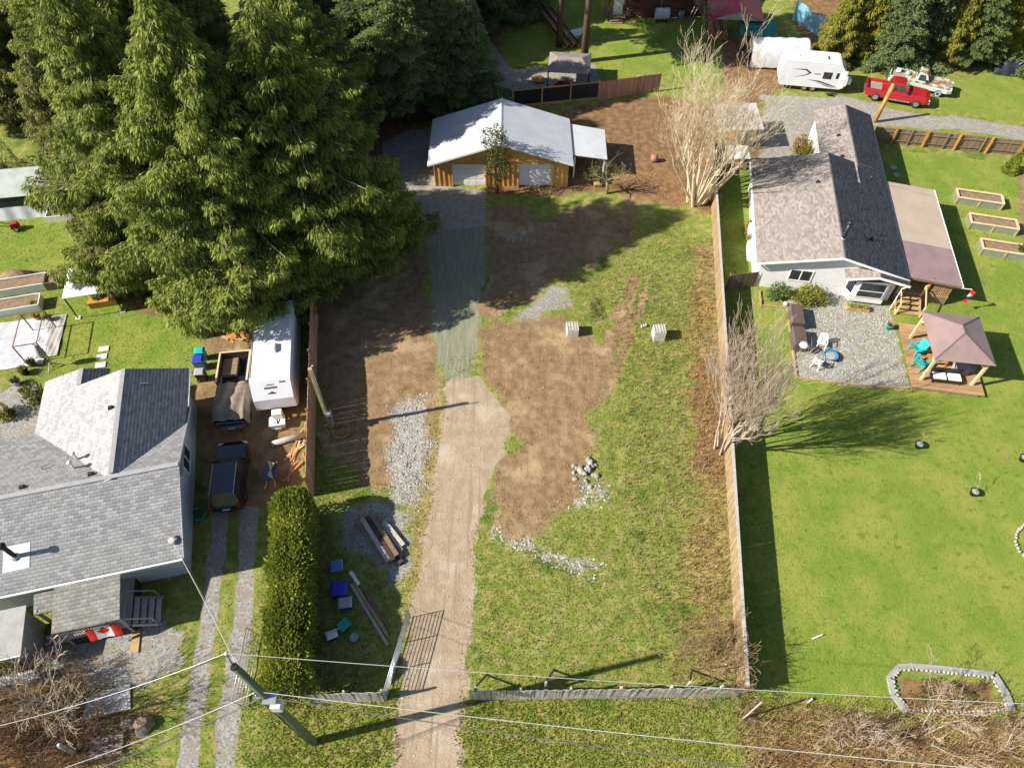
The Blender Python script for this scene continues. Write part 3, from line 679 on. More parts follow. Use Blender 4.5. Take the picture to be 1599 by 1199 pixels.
o = stones('crushed_rock', 26000, (-9,-4,18,31), lambda x,y: np.clip(samp(rubble,x,y)-.3,0,1)*1.4, (.018,.075), 211, (.22,.205,.18), (.46,.44,.405)); tag(o, 'bed of pale crushed rock beside the driveway', 'gravel')
o = stones('rubble_stones', 15000, (-4,9,14,22.5), lambda x,y: np.clip(samp(rubble,x,y)-.28,0,1)*.9, (.015,.095), 212, (.28,.265,.235), (.56,.54,.50)); tag(o, 'scattered white rubble at the edge of the dug soil', 'rubble')
o = stones('soil_clods', 8000, (-15,7,17,46), lambda x,y: np.clip(samp(dirt,x,y)-samp(drive,x,y)-samp(strip,x,y)-samp(gravel,x,y),0,1)*.8, (.015,.07), 213, (.20,.125,.065), (.40,.28,.16), .7); tag(o, 'clods of brown soil over the dug ground', 'soil')
o = stones('patio_chips', 16000, (18,28,27,38), lambda x,y: (samp(gravel,x,y) > .6)*.8, (.025,.06), 214, (.22,.22,.21), (.55,.54,.51)); tag(o, 'grey stone chips covering the patio', 'gravel')
o = stones('leaf_litter', 16000, (9,19,18,52), lambda x,y: np.clip(samp(mulch,x,y)+samp(dry,x,y)*.25,0,1)*.6, (.035,.08), 215, (.20,.09,.035), (.46,.25,.10), .25); tag(o, 'fallen orange brown leaves along the board fence', 'leaves')
o = stones('loose_grit', 9000, (-9,0,3,30), lambda x,y: np.clip(samp(drive,x,y),0,1)*.12+np.clip(samp(gravel,x,y),0,1)*.7, (.02,.055), 216, (.30,.25,.18), (.58,.52,.44)); tag(o, 'loose grit on the dirt driveway', 'gravel')
# ---------------------------------------------------------------- building materials
WHITE = mat('white_painted_siding', (.72,.72,.70), (.66,.66,.65), sc=1, rough=.6, fine=.05)
TRIM = mat('white_trim', (.82,.82,.80), (.76,.76,.75), rough=.5, fine=.04)
GLASS = mat('dark_window_glass', (.02,.024,.028), (.035,.04,.045), rough=.06, spec=.6, fine=.05)
CURT = mat('pale_curtain', (.55,.55,.52), (.42,.42,.40), sc=6)
CEDARB = mat('stained_cedar_boards', (.66,.39,.125), (.55,.30,.085), sc=1.5, stretch=(1,1,.25), rough=.6, fine=.2)
METALW = mat('white_metal_roof', (.56,.58,.61), (.50,.52,.55), sc=.6, rough=.35, spec=.4, fine=.04)
MAUVE = mat('mauve_metal_roof', (.29,.205,.195), (.245,.175,.168), sc=.8, rough=.42, spec=.4, fine=.05)
BEIGE = mat('beige_metal_roof', (.45,.365,.285), (.41,.33,.26), sc=.8, rough=.42, spec=.4, fine=.05)
GREYSID = mat('pale_blue_grey_siding', (.50,.53,.57), (.45,.48,.52), sc=1, rough=.7, fine=.06)
ROOFG = mat('grey_roof_felt', (.25,.25,.255), (.21,.21,.215), sc=3)
ROOFB = mat('brown_roof_felt', (.19,.16,.15), (.15,.13,.125), sc=3)
SHG = toned('grey_shingles', (.23,.23,.235), (.36,.36,.365), c3=(.31,.31,.31), grain=.18)
SHB = toned('brown_shingles', (.165,.145,.135), (.285,.25,.232), c3=(.225,.20,.19), grain=.2)
SHO = toned('weathered_shingles', (.22,.215,.19), (.34,.33,.30), c3=(.20,.20,.145), grain=.2)
PTW = mat('treated_timber', (.44,.30,.14), (.34,.22,.10), sc=2, fine=.2, ov=.14)
GREYW = mat('weathered_grey_wood', (.46,.43,.40), (.35,.325,.30), sc=2.5, fine=.25, ov=.16, stretch=(3,3,.4))
REDW = mat('red_cedar_fence_wood', (.46,.27,.18), (.37,.205,.135), sc=2, fine=.2, ov=.16, stretch=(3,3,.4))
BROWNW = mat('brown_weathered_wood', (.25,.175,.115), (.17,.12,.08), sc=2, fine=.25, ov=.18, stretch=(3,3,.4))
DKW = mat('dark_old_wood', (.075,.055,.042), (.045,.034,.027), sc=2, fine=.25, ov=.15)
BLACK = mat('black_plastic', (.02,.02,.022), (.03,.03,.032), rough=.5)
DARK = mat('dark_metal', (.05,.05,.055), (.035,.035,.04), rough=.45, metal=.5)
STEEL = mat('galvanised_steel', (.48,.50,.52), (.40,.42,.44), rough=.38, metal=.7, sc=3)
CONC = mat('pale_concrete', (.60,.57,.52), (.50,.475,.43), sc=4, bump=.4, ov=.08)
CONCG = mat('grey_concrete', (.34,.335,.32), (.27,.265,.255), sc=3, bump=.3, ov=.06)
LOGW = mat('peeled_log', (.52,.26,.07), (.40,.18,.05), sc=2, rough=.5)
PINE = mat('pale_pine_post', (.62,.49,.31), (.54,.41,.25), sc=2, rough=.6)

def shingles(name, parent, e0, e1, r1, r0, sm, base_mat, course=.15, tab=.32, thick=.05, seed=1):
    """one roof plane: eave e0->e1, ridge r0->r1 (seen from outside eave runs left to right)"""
    e0, e1, r0, r1 = map(Vector, (e0, e1, r0, r1)); n = (e1-e0).cross(r0-e0).normalized()
    mb = MB(); mb.hull8([p-n*thick for p in (e0,e1,r1,r0)], [e0,e1,r1,r0]); deck = mb.build('roof', base_mat, parent)
    rg = np.random.default_rng(seed); V = []; T = []
    H_ = max((r0-e0).length, .1); rows = max(int(((r0+r1)*.5-(e0+e1)*.5).length/course), 2)
    for i in range(rows):
        t0, t1 = i/rows, min((i+1.35)/rows, 1)
        a0, a1, b0, b1 = e0.lerp(r0,t0), e1.lerp(r1,t0), e0.lerp(r0,t1), e1.lerp(r1,t1); L = (a1-a0).length
        if L < .1: continue
        o = (i % 2)*.5*tab+rg.random()*.08
        k = -1
        while True:
            s0 = max((k*tab+o)/L, 0); s1 = min(((k+1)*tab+o-.012)/L, 1); k += 1
            if s0 >= 1: break
            if s1 <= s0: continue
            lift = n*(.016+.010*rg.random()); base = n*.004
            V += [a0.lerp(a1,s0)+lift, a0.lerp(a1,s1)+lift, b0.lerp(b1,s1)+base, b0.lerp(b1,s0)+base, a0.lerp(a1,s0)-n*.002, a0.lerp(a1,s1)-n*.002]
            T += [rg.random()]*6
    V = np.array([tuple(v) for v in V]); m = len(V)//6; b = np.arange(m)[:,None]*6
    Q = np.concatenate([b+np.array([[0,1,2,3]]), b+np.array([[4,5,1,0]])])
    o = np_mesh('shingles', V, Q, sm, deck, np.array(T)); o['kind'] = 'stuff'
    return deck
def window(parent, x0, x1, z0, z1, y, panes=2, face='y-', depth=.07, frame=TRIM, glass=GLASS):
    """framed window set on a wall plane; face tells where it looks"""
    def P(u, d, z): return (u, y-d, z) if face == 'y-' else (y+d, u, z)
    def bx(mb, u0, u1, d0, d1, za, zb):
        a, b = P(u0,d0,za), P(u1,d1,zb); mb.box(min(a[0],b[0]), max(a[0],b[0]), min(a[1],b[1]), max(a[1],b[1]), za, zb)
    f = MB(); w = .07
    bx(f,x0,x1,0,depth,z0,z0+w); bx(f,x0,x1,0,depth,z1-w,z1); bx(f,x0,x0+w,0,depth-.004,z0+w,z1-w); bx(f,x1-w,x1,0,depth-.004,z0+w,z1-w)
    for k in range(1, panes):
        c = x0+(x1-x0)*k/panes; bx(f, c-w/2, c+w/2, 0, depth-.004, z0+w, z1-w)
    fr = f.build('window', frame, parent)
    for k in range(panes):
        g = MB(); a = x0+(x1-x0)*k/panes+w*.5; b = x0+(x1-x0)*(k+1)/panes-w*.5
        bx(g, a, b, .004, .03, z0+w*.6, z1-w*.6); g.build('pane', glass, fr)
    return fr

# ---------------------------------------------------------------- cedar clad garage
t = thing('garage', 'cedar board garage with white metal roof and twin white doors', 'garage', (-.95,50.15,-.05))
X0, X1, YF, YB, ZE, ZR, XR = -6.55, 4.72, 50.15, 56.0, 2.5, 4.35, -.9
mb = MB(); mb.box(X0,X0+.2,YF+.2,YB,-.1,ZE); mb.box(X1-.2,X1,YF+.2,YB,-.1,ZE); mb.box(X0+.2,X1-.2,YB-.2,YB,-.1,ZE)
for xa_, xb_, za_ in ((X0,-5.0,-.1),(-5.0,-2.25,2.2),(-2.25,.6,-.1),(.6,3.35,2.2),(3.35,X1,-.1)): mb.box(xa_+.0005,xb_-.0005,YF,YF+.199,za_,ZE)
for yy in (YF, YB):
    mb.hull8([(X0,yy-.001,ZE),(X1,yy-.001,ZE),(X1,yy+.1,ZE),(X0,yy+.1,ZE)], [(XR-.01,yy,ZR-.08),(XR+.01,yy,ZR-.08),(XR+.01,yy+.1,ZR-.08),(XR-.01,yy+.1,ZR-.08)])
mb.build('wall', CEDARB, t, world=True)
DOORS = [(-5.0,-2.25),(.6,3.35)]; DZ = 2.2
for k in range(28):
    x = X0+.06+k*.414
    zt = ZE+(ZR-ZE)*(1-abs(x-XR)/(XR-X0 if x < XR else X1-XR))-.1
    if zt-(ZE+.12) > .12:
        mb = MB(); mb.box(x-.028, x+.028, YF-.055, YF-.002, ZE+.10, zt); mb.build('batten', CEDARB, t, world=True)
    if not any(a-.05 < x < b+.05 for a, b in DOORS):
        mb = MB(); mb.box(x-.028, x+.028, YF-.055, YF-.002, .06, ZE-.06); mb.build('batten', CEDARB, t, world=True)
mb = MB(); mb.box(X0, X1, YF-.07, YF-.003, ZE-.05, ZE+.09); mb.build('band_board', CEDARB, t, world=True)
for a, b in DOORS:
    d = MB()
    for r in range(4): d.box(a+.01, b-.01, YF+.14, YF+.19, .0+r*DZ/4, (r+1)*DZ/4-.02)
    for r in range(4):
        for c in range(4): d.box(a+.14+c*(b-a-.1)/4, a+.02+(c+1)*(b-a-.1)/4-.02, YF+.128, YF+.141, .1+r*DZ/4, (r+1)*DZ/4-.1)
    dd = d.build('garage_door', TRIM, t, world=True)
    f = MB(); f.box(a-.09,a-.005,YF-.075,YF-.004,0,DZ+.1); f.box(b+.005,b+.09,YF-.075,YF-.004,0,DZ+.1); f.box(a-.004,b+.004,YF-.075,YF-.004,DZ+.005,DZ+.1); f.build('door_frame', CEDARB, dd, world=False).location = (-t.location.x, -t.location.y, -t.location.z)
OV = .42
def mroof(pts, name, m, parent, rib=.4, thick=.06):
    e0, e1, r1, r0 = [Vector(p) for p in pts]; n = (e1-e0).cross(r0-e0).normalized(); mb = MB(); mb.slab([e0,e1,r1,r0], thick)
    L = (e1-e0).length; k = 1
    while k*rib < L:
        s = k*rib/L; mb.bar(e0.lerp(e1,s)+n*.008, r0.lerp(r1,s)+n*.008, .035, .022, 0, up=n); k += 1
    return mb.build(name, m, parent, world=True)
sl = (ZR-ZE)/(XR-X0)
def rz_(x): return ZR+.06-sl*abs(x-XR)
ya, yb = YF-.40, YB+.30
mroof([(X0-OV,yb,rz_(X0-OV)),(X0-OV,ya,rz_(X0-OV)),(XR,ya,ZR+.06),(XR,yb,ZR+.06)], 'roof', METALW, t)
mroof([(X1+.34,ya,ZR+.06-sl*(X1+.34-XR)),(X1+.34,yb,ZR+.06-sl*(X1+.34-XR)),(XR,yb,ZR+.06),(XR,ya,ZR+.06)], 'roof', METALW, t)
mb = MB(); mb.hull8([(XR-.16,ya-.01,ZR+.02),(XR+.16,ya-.01,ZR+.02),(XR+.16,yb,ZR+.02),(XR-.16,yb,ZR+.02)], [(XR-.02,ya-.01,ZR+.10),(XR+.02,ya-.01,ZR+.10),(XR+.02,yb,ZR+.10),(XR-.02,yb,ZR+.10)]); mb.build('ridge_cap', METALW, t, world=True)
for xa, xb in ((X0-OV,XR),(X1+.34,XR)):
    mb = MB(); mb.bar((xa,ya-.02,rz_(xa)-.12 if xa < XR else ZR-.06-sl*(xa-XR)), (xb,ya-.02,ZR-.06), .03, .16, up=(0,0,1)); mb.build('barge_board', TRIM, t, world=True)
# lean-to
mroof([(8.0,51.15,1.95),(8.12,55.45,1.95),(5.12,55.75,2.32),(5.10,51.25,2.32)], 'lean_to_roof', METALW, t)
for p in ((7.8,51.4),(7.9,55.2),(5.3,51.45)):
    mb = MB(); mb.box(p[0]-.06,p[0]+.06,p[1]-.06,p[1]+.06,-.1,1.98); mb.build('post', TRIM, t, world=True)
mb = MB(); mb.box(4.74,4.80,51.6,55.4,.1,1.9); mb.build('side_panel', DKW, t, world=True)

# ---------------------------------------------------------------- white house with brown shingled roof
rh = thing('white_house', 'white sided house with brown shingled gable roof, bay window and side deck', 'house', (18.1,38.3,-.05), rad(-9.7))
def up(mb, ring, z0, z1): mb.hull8([(x,y,z0) for x,y in ring], [(x,y,z1) for x,y in ring])
EZ, RZ1, RZ2, RX1, RX2 = 2.75, 4.02, 3.42, 5.2, 7.65
mb = MB(); up(mb, [(0,0),(9.7,0),(9.7,20),(5.6,20),(5.6,11.7),(0,11.7)], -.1, EZ)
mb.hull8([(0,.002,EZ),(9.7,.002,EZ),(9.7,.14,EZ),(0,.14,EZ)], [(RX1-.01,.002,RZ1-.1),(RX1+.01,.002,RZ1-.1),(RX1+.01,.14,RZ1-.1),(RX1-.01,.14,RZ1-.1)])
mb.hull8([(0,11.5,EZ),(9.7,11.5,EZ),(9.7,11.69,EZ),(0,11.69,EZ)], [(RX1-.01,11.5,RZ1-.1),(RX1+.01,11.5,RZ1-.1),(RX1+.01,11.69,RZ1-.1),(RX1-.01,11.69,RZ1-.1)])
mb.hull8([(5.6,19.86,EZ),(9.7,19.86,EZ),(9.7,19.998,EZ),(5.6,19.998,EZ)], [(RX2-.01,19.86,RZ2-.1),(RX2+.01,19.86,RZ2-.1),(RX2+.01,19.998,RZ2-.1),(RX2-.01,19.998,RZ2-.1)])
mb.build('wall', WHITE, rh)
for r in range(15):
    mb = MB(); z = .25+r*.17; mb.box(0.01, 6.25, -.014, -.001, z, z+.15); mb.build('siding_board', WHITE, rh)
s1 = (RZ1-EZ)/RX1
lx, rx = -.42, 10.1
shingles('r', rh, (lx,11.95,EZ-s1*.42), (lx,-.5,EZ-s1*.42), (RX1,-.5,RZ1), (RX1,11.95,RZ1), SHB, ROOFB, seed=1)
shingles('r', rh, (rx,-.5,EZ-s1*.30), (rx,11.95,EZ-s1*.30), (RX1,11.95,RZ1), (RX1,-.5,RZ1), SHB, ROOFB, seed=2)
s2 = (RZ2-EZ)/(RX2-5.6)
shingles('r', rh, (5.25,20.35,EZ-s2*.35), (5.25,11.5,EZ-s2*.35), (RX2,9.2,RZ2), (RX2,20.35,RZ2), SHB, ROOFB, seed=3)
shingles('r', rh, (rx,11.95,EZ-s1*.30), (rx,20.35,EZ-s1*.30), (RX2,20.35,RZ2), (RX2,11.95,RZ2), SHB, ROOFB, seed=4)
for a, b in (((lx,-.52,EZ-s1*.42-.07),(RX1,-.52,RZ1-.07)), ((RX1,-.52,RZ1-.07),(rx,-.52,EZ-s1*.30-.07))):
    mb = MB(); mb.bar(a, b, .04, .17); mb.build('barge_board', TRIM, rh)
for a, b in (((rx+.05,-.5,EZ-.22),(rx+.05,20.3,EZ-.22)), ((lx-.05,-.5,EZ-.25),(lx-.05,11.9,EZ-.25))):
    mb = MB(); mb.bar(a, b, .11, .10); mb.build('gutter', TRIM, rh)
for a, b in (((RX1,-.5,RZ1+.03),(RX1,11.9,RZ1+.03)), ((RX2,11.4,RZ2+.03),(RX2,20.3,RZ2+.03))):
    mb = MB(); mb.hull8([(a[0]-.16,a[1],a[2]-.06),(a[0]+.16,a[1],a[2]-.06),(b[0]+.16,b[1],b[2]-.06),(b[0]-.16,b[1],b[2]-.06)], [(a[0]-.02,a[1],a[2]),(a[0]+.02,a[1],a[2]),(b[0]+.02,b[1],b[2]),(b[0]-.02,b[1],b[2])]); mb.build('ridge_cap', mat('ridge_shingle', (.27,.235,.22),(.22,.19,.18), sc=3), rh)
window(rh, 2.2, 3.85, 1.0, 2.1, 0)
# bay window
bay = MB(); ring = [(6.35,0),(9.45,0),(9.15,-.75),(6.65,-.75)][::-1]
bay.hull8([(6.35,.01,.3),(6.75,-.72,.3),(9.05,-.72,.3),(9.45,.01,.3)], [(6.35,.01,2.45),(6.75,-.72,2.45),(9.05,-.72,2.45),(9.45,.01,2.45)]); bb = bay.build('bay', WHITE, rh)
f = MB(); f.box(6.95,8.85,-.80,-.725,.85,2.3); fo = f.build('window_frame', TRIM, bb)
for z0, z1 in ((.95,1.45),(1.55,2.2)):
    g = MB(); g.box(7.05,8.75,-.822,-.802,z0,z1); g.build('pane', GLASS, bb)
for xa, ya2, xb, yb2 in ((6.40,-.08,6.70,-.64),(9.10,-.64,9.40,-.08)):
    nx = Vector((ya2-yb2, xb-xa, 0)).normalized()*-1.; nx = nx if nx.y < 0 else -nx
    g = MB(); a = Vector((xa,ya2,0)); b = Vector((xb,yb2,0)); o = nx*.03
    g.hull8([tuple(p+Vector((0,0,1.0))) for p in (a,b,b+o,a+o)], [tuple(p+Vector((0,0,2.15))) for p in (a,b,b+o,a+o)]); g.build('pane', GLASS, bb)
g = MB(); g.hull8([(6.2,.02,2.42),(6.6,-.95,2.42),(9.2,-.95,2.42),(9.6,.02,2.42)], [(6.5,.02,2.75),(6.9,-.1,2.75),(8.9,-.1,2.75),(9.3,.02,2.75)]); g.build('bay_roof', ROOFB, rh)
# little gable over the bay
shingles('r', rh, (5.75,.6,2.62), (5.75,-1.05,2.62), (7.9,-1.05,3.10), (7.9,2.3,3.10), SHB, ROOFB, seed=5)
shingles('r', rh, (10.12,-1.05,2.62), (10.12,.5,2.62), (7.9,2.3,3.10), (7.9,-1.05,3.10), SHB, ROOFB, seed=6)
for a, b in (((5.75,-1.07,2.55),(7.9,-1.07,3.03)), ((7.9,-1.07,3.03),(10.12,-1.07,2.55))):
    mb = MB(); mb.bar(a, b, .04, .17); mb.build('barge_board', TRIM, rh)
mb = MB(); mb.tube((10.05,-1.0,2.5), (9.75,-.9,2.2), .04, n=6); mb.tube((9.75,-.9,2.2), (9.75,-.9,.0), .04, n=6); mb.build('downspout', TRIM, rh)
# steps and side deck with roof
def mroofl(pts, name, m, parent, rib=.35):
    e0, e1, r1, r0 = [Vector(p) for p in pts]; n = (e1-e0).cross(r0-e0).normalized(); mb = MB(); mb.slab([e0,e1,r1,r0], .05)
    L = (e1-e0).length; k = 1
    while k*rib < L:
        s = k*rib/L; mb.bar(e0.lerp(e1,s)+n*.007, r0.lerp(r1,s)+n*.007, .03, .018, 0, up=n); k += 1
    return mb.build(name, m, parent)
ym = 4.0
mroofl([(14.05,.05,2.15),(14.05,ym,2.15),(10.18,ym,2.52),(10.18,.05,2.52)], 'deck_roof', MAUVE, rh)
mroofl([(14.05,ym+.004,2.15),(14.05,11.1,2.15),(10.18,11.1,2.52),(10.18,ym+.004,2.52)], 'deck_roof', BEIGE, rh)
mb = MB(); mb.bar((14.08,0,2.1),(14.08,11.1,2.1),.05,.14); mb.build('gutter', TRIM, rh)
mb = MB(); mb.bar((10.2,.1,2.38),(14.0,.1,2.02),.1,.14); mb.build('beam', BROWNW, rh)
for k in range(26):
    mb = MB(); mb.box(10.0, 13.7, .25+k*.42, .25+k*.42+.40, .78, .83); mb.build('deck_board', PTW, rh)
mb = MB(); mb.box(10.0,13.7,.24,11.1,.0,.776); mb.build('deck_skirt', BROWNW, rh)
for x in (10.55, 12.0):
    mb = MB(); mb.tube((x,.35,.0),(x,.35,2.35),.13,.12,10); mb.build('log_post', LOGW, rh, smooth=True)
for x, y in ((13.6,.4),(13.6,5.5),(13.6,10.8)):
    mb = MB(); mb.box(x-.06,x+.06,y-.06,y+.06,.83,2.1); mb.build('post', PTW, rh)
mb = MB(); mb.box(12.35,13.65,.30,.36,1.72,1.80); mb.box(12.35,13.65,.30,.36,.92,1.0)
mb.build('rail', PTW, rh)
for k in range(10):
    mb = MB(); mb.box(12.42+k*.13,12.47+k*.13,.31,.35,1.0,1.72); mb.build('baluster', PTW, rh)
for k in range(4):
    mb = MB(); mb.box(10.15,11.75,.22-(k+1)*.36,.22-k*.36-.02,.60-k*.17,.64-k*.17); mb.build('step', PTW, rh)
for x in (10.1,11.8):
    mb = MB(); mb.bar((x,.2,.66),(x,-1.35,-.0),.06,.24); mb.build('stringer', PTW, rh)
    mb = MB(); mb.bar((x,.2,1.70),(x,-1.3,1.0),.07,.07); mb.build('hand_rail', PINE, rh)
    for yy, z0, z1 in ((.18,.7,1.72),(-1.28,0,1.05)):
        mb = MB(); mb.box(x-.05,x+.05,yy-.05,yy+.05,z0,z1); mb.build('newel_post', PINE, rh)
# roof furniture
def roofz(x, y): return RZ1-s1*abs(x-RX1) if y < 11.8 else RZ2-s2*abs(x-RX2)
for x, y in ((6.77,15.85),(6.76,12.9),(4.2,8.2),(5.4,7.0),(7.6,6.0),(5.4,3.5),(8.5,3.55),(7.6,2.55)):
    mb = MB(); z = roofz(x,y); mb.tbox(x-.14,x+.14,y-.12,y+.12,z-.05,z+.16,.05,.04); mb.build('roof_vent', BLACK, rh)
mb = MB(); mb.tube((5.3,1.55,3.85),(5.3,1.55,5.35),.13,.13,10); mb.lathe([(.19,0),(.19,.16),(.05,.24)], (5.3,1.55,5.35), 10); ch = mb.build('stove_pipe', DARK, rh, smooth=True)
mb = MB(); mb.lathe([(.28,0),(.16,.14),(.15,.2)], (5.3,1.55,3.93), 10); mb.build('pipe_flashing', STEEL, rh, smooth=True)
mb = MB(); mb.box(-.32,-.02,5.2,5.9,.3,1.1); mb.box(-.38,-.02,2.6,4.2,.0,.75); mb.build('utility_box', TRIM, rh)

# ---------------------------------------------------------------- grey shingled house
lh = thing('grey_roof_house', 'house with pale grey shingled roof, bluish siding and covered front porch', 'house', (-17.96,15.73,-.05), rad(13.3))
mb = MB(); up(mb, [(-13,0),(0,0),(0,8.6),(-13,8.6)], -.1, 2.75); up(mb, [(-5.6,8.59),(-.02,8.59),(-.02,11.6),(-5.6,11.6)], -.1, 3.1); up(mb, [(-8.1,8.585),(-4.62,8.585),(-4.62,13.2),(-8.1,13.2)], -.1, 2.5)
mb.hull8([(-.15,0,2.75),(-.001,0,2.75),(-.001,8.6,2.75),(-.15,8.6,2.75)], [(-.15,4.59,3.95),(-.001,4.59,3.95),(-.001,4.61,3.95),(-.15,4.61,3.95)])
mb.hull8([(-5.6,11.45,3.1),(-.02,11.45,3.1),(-.02,11.59,3.1),(-5.6,11.59,3.1)], [(-3.05,11.45,3.98),(-2.95,11.45,3.98),(-2.95,11.59,3.98),(-3.05,11.59,3.98)])
mb.build('wall', GREYSID, lh)
for r in range(13):
    mb = MB(); z = .2+r*.2; mb.box(.001,.014,.02,8.55,z,z+.18); mb.build('siding_board', GREYSID, lh)
    mb = MB(); mb.box(-12,-.02,-.014,-.001,z,z+.18); mb.build('siding_board', GREYSID, lh)
se = 1.85/4.3
shingles('r', lh, (-13,-.45,2.72), (.55,-.45,2.72), (.55,4.6,4.05), (-13,4.6,4.05), SHG, ROOFG, course=.19, tab=.33, seed=11)
shingles('r', lh, (.55,9.65,2.72), (-13,9.65,2.72), (-13,4.6,4.05), (.55,4.6,4.05), SHG, ROOFG, course=.19, seed=12)
shingles('r', lh, (.5,4.4,3.17), (.5,12.3,3.17), (-3.0,12.3,4.1), (-3.0,4.4,4.1), SHG, ROOFG, course=.19, seed=13)
shingles('r', lh, (-5.92,12.3,3.34), (-5.92,4.4,3.34), (-3.0,4.4,4.1), (-3.0,12.3,4.1), SHG, ROOFG, course=.19, seed=14)
shingles('r', lh, (-8.35,13.65,2.7), (-8.35,6.5,2.7), (-5.922,6.5,3.34), (-5.922,13.65,3.34), SHG, ROOFG, course=.19, seed=15)
shingles('r', lh, (-4.4,12.0,2.93), (-4.4,13.65,2.93), (-5.92,13.65,3.335), (-5.92,12.0,3.335), SHG, ROOFG, course=.19, seed=16)
for a, b in (((-13,4.6,4.09),(.55,4.6,4.09)), ((-3.0,4.8,4.14),(-3.0,12.3,4.14)), ((-5.92,12.32,3.375),(-5.92,13.65,3.375))):
    mb = MB(); mb.bar(a, b, .26, .035); mb.build('ridge_cap', mat('grey_ridge_shingle', (.33,.33,.335),(.29,.29,.295), sc=3), lh)
for a, b in (((-13,-.5,2.62),(.5,-.5,2.62)), ((.55,12.3,3.08),(.55,9.3,3.08))):
    mb = MB(); mb.bar(a, b, .11, .11); mb.build('gutter', TRIM, lh)
for a, b in (((.56,-.45,2.66),(.56,4.6,3.98)), ((.56,4.6,3.98),(.56,9.65,2.66))):
    mb = MB(); mb.bar(a, b, .03, .15); mb.build('barge_board', GREYSID, lh)
window(lh, 5.75, 7.45, 1.0, 2.2, .015, 2, 'x+')
window(lh, -2.5, -1.55, 1.55, 2.35, -.016, 1); window(lh, -1.45, -.6, 1.55, 2.35, -.016, 1)
for x, y, dz in ((-4.13,5.1,0),(-7.66,5.1,0),(-3.5,9.5,0)):
    z = 4.05-.263*abs(y-4.6) if x != -3.5 else 4.1-.26*abs(x+3.0)
    mb = MB(); mb.tbox(x-.16,x+.16,y-.13,y+.13,z-.05,z+.17,.05,.04); mb.build('roof_vent', BLACK, lh)
for x, y in ((-5.2,6.6),(-5.2,5.9)):
    z = 4.05-.263*(y-4.6); mb = MB(); mb.tube((x,y,z-.05),(x,y,z+.55),.07,.07,8); mb.lathe([(.13,0),(.15,.1),(.06,.18)], (x,y,z+.52), 9); mb.build('vent_pipe', TRIM, lh, smooth=True)
x, y = -7.75, 1.35; z = 4.05-.263*(4.6-y)
mb = MB(); mb.tube((x,y,z-.1),(x,y,z+1.25),.12,.12,10); mb.lathe([(.20,0),(.20,.10),(.06,.2)], (x,y,z+1.25), 10); mb.build('stove_pipe', DARK, lh, smooth=True)
mb = MB(); mb.poly([(x-.6,y-.7,z-.15),(x+.7,y-.7,z-.15),(x+.7,y+.6,z+.19),(x-.6,y+.6,z+.19)]); mb.lathe([(.26,0),(.15,.12)], (x,y,z+.02), 10); mb.build('pipe_flashing', STEEL, lh)
mb = MB(); mb.lathe([(.0,-.02),(.22,.03),(.30,.10)], (.15,.55,2.95), 14); mb.tube((.1,.5,2.65),(.15,.55,2.95),.03,n=6); mb.tube((.15,.55,2.97),(.35,.45,3.25),.012,n=5); mb.tube((.35,.45,3.25),(.38,.43,3.3),.05,n=6); mb.build('satellite_dish', CONCG, lh, smooth=True)
for a, b in (((-7.0,6.3,3.58),(-6.6,6.5,3.52)), ((-2.0,11.0,3.8),(-1.5,11.0,3.7))):
    mb = MB(); mb.path([a, (a[0]+.05,a[1],a[2]+.22), (b[0],b[1],b[2]+.22)], .03, 5); mb.build('roof_pipe', STEEL, lh)
# porch
shingles('r', lh, (-5.9,-2.85,2.18), (-2.65,-2.85,2.18), (-2.65,-.48,2.60), (-5.9,-.48,2.60), SHO, ROOFG, course=.2, seed=17)
shingles('r', lh, (-7.0,-1.55,2.05), (-5.92,-1.55,2.05), (-5.92,-.5,2.35), (-7.0,-.5,2.35), SHO, ROOFG, course=.2, seed=18)
for x, y in ((-5.75,-2.7),(-2.8,-2.7),(-6.9,-1.4)):
    mb = MB(); mb.box(x-.06,x+.06,y-.06,y+.06,-.05,2.15); mb.build('porch_post', GREYW, lh)
for k in range(14):
    mb = MB(); mb.box(-5.8+k*.225,-5.8+k*.225+.215,-2.75,-.02,.86,.9); mb.build('porch_board', GREYW, lh)
mb = MB(); mb.box(-5.8,-2.66,-2.74,-.03,.0,.855); mb.build('porch_skirt', DKW, lh)
mb = MB(); mb.bar((-5.7,-2.72,1.72),(-2.7,-2.72,1.72),.09,.06); mb.bar((-5.7,-2.72,1.0),(-2.7,-2.72,1.0),.06,.06); mb.build('rail', GREYW, lh)
for k in range(22):
    mb = MB(); x = -5.6+k*.135; mb.box(x-.02,x+.02,-2.74,-2.70,1.02,1.70); mb.build('baluster', GREYW, lh)
mb = MB(); mb.bar((-2.68,-2.7,1.72),(-2.68,-1.2,1.72),.06,.06); mb.build('rail', GREYW, lh)
for k in range(4):
    mb = MB(); mb.box(-2.62+k*.30,-2.34+k*.30,-2.6,-1.2,.72-k*.19,.76-k*.19); mb.build('step', GREYW, lh)
for y in (-2.66,-1.14):
    mb = MB(); mb.bar((-2.66,y,.74),(-1.42,y,.02),.05,.22); mb.build('stringer', GREYW, lh)
    mb = MB(); mb.bar((-2.66,y,1.70),(-1.5,y,1.05),.05,.05); mb.build('hand_rail', STEEL, lh)
    mb = MB(); mb.box(-1.55,-1.47,y-.04,y+.04,-.05,1.06); mb.build('newel_post', STEEL, lh)
for k in range(4):
    mb = MB(); mb.box(-5.85-(k+1)*.24,-5.85-k*.24-.02,-2.7,-1.7,.70-k*.19,.74-k*.19); mb.build('step', GREYW, lh)
mb = MB(); mb.bar((-5.8,-2.72,1.70),(-6.75,-2.72,.85),.05,.05); mb.build('hand_rail', PINE, lh)
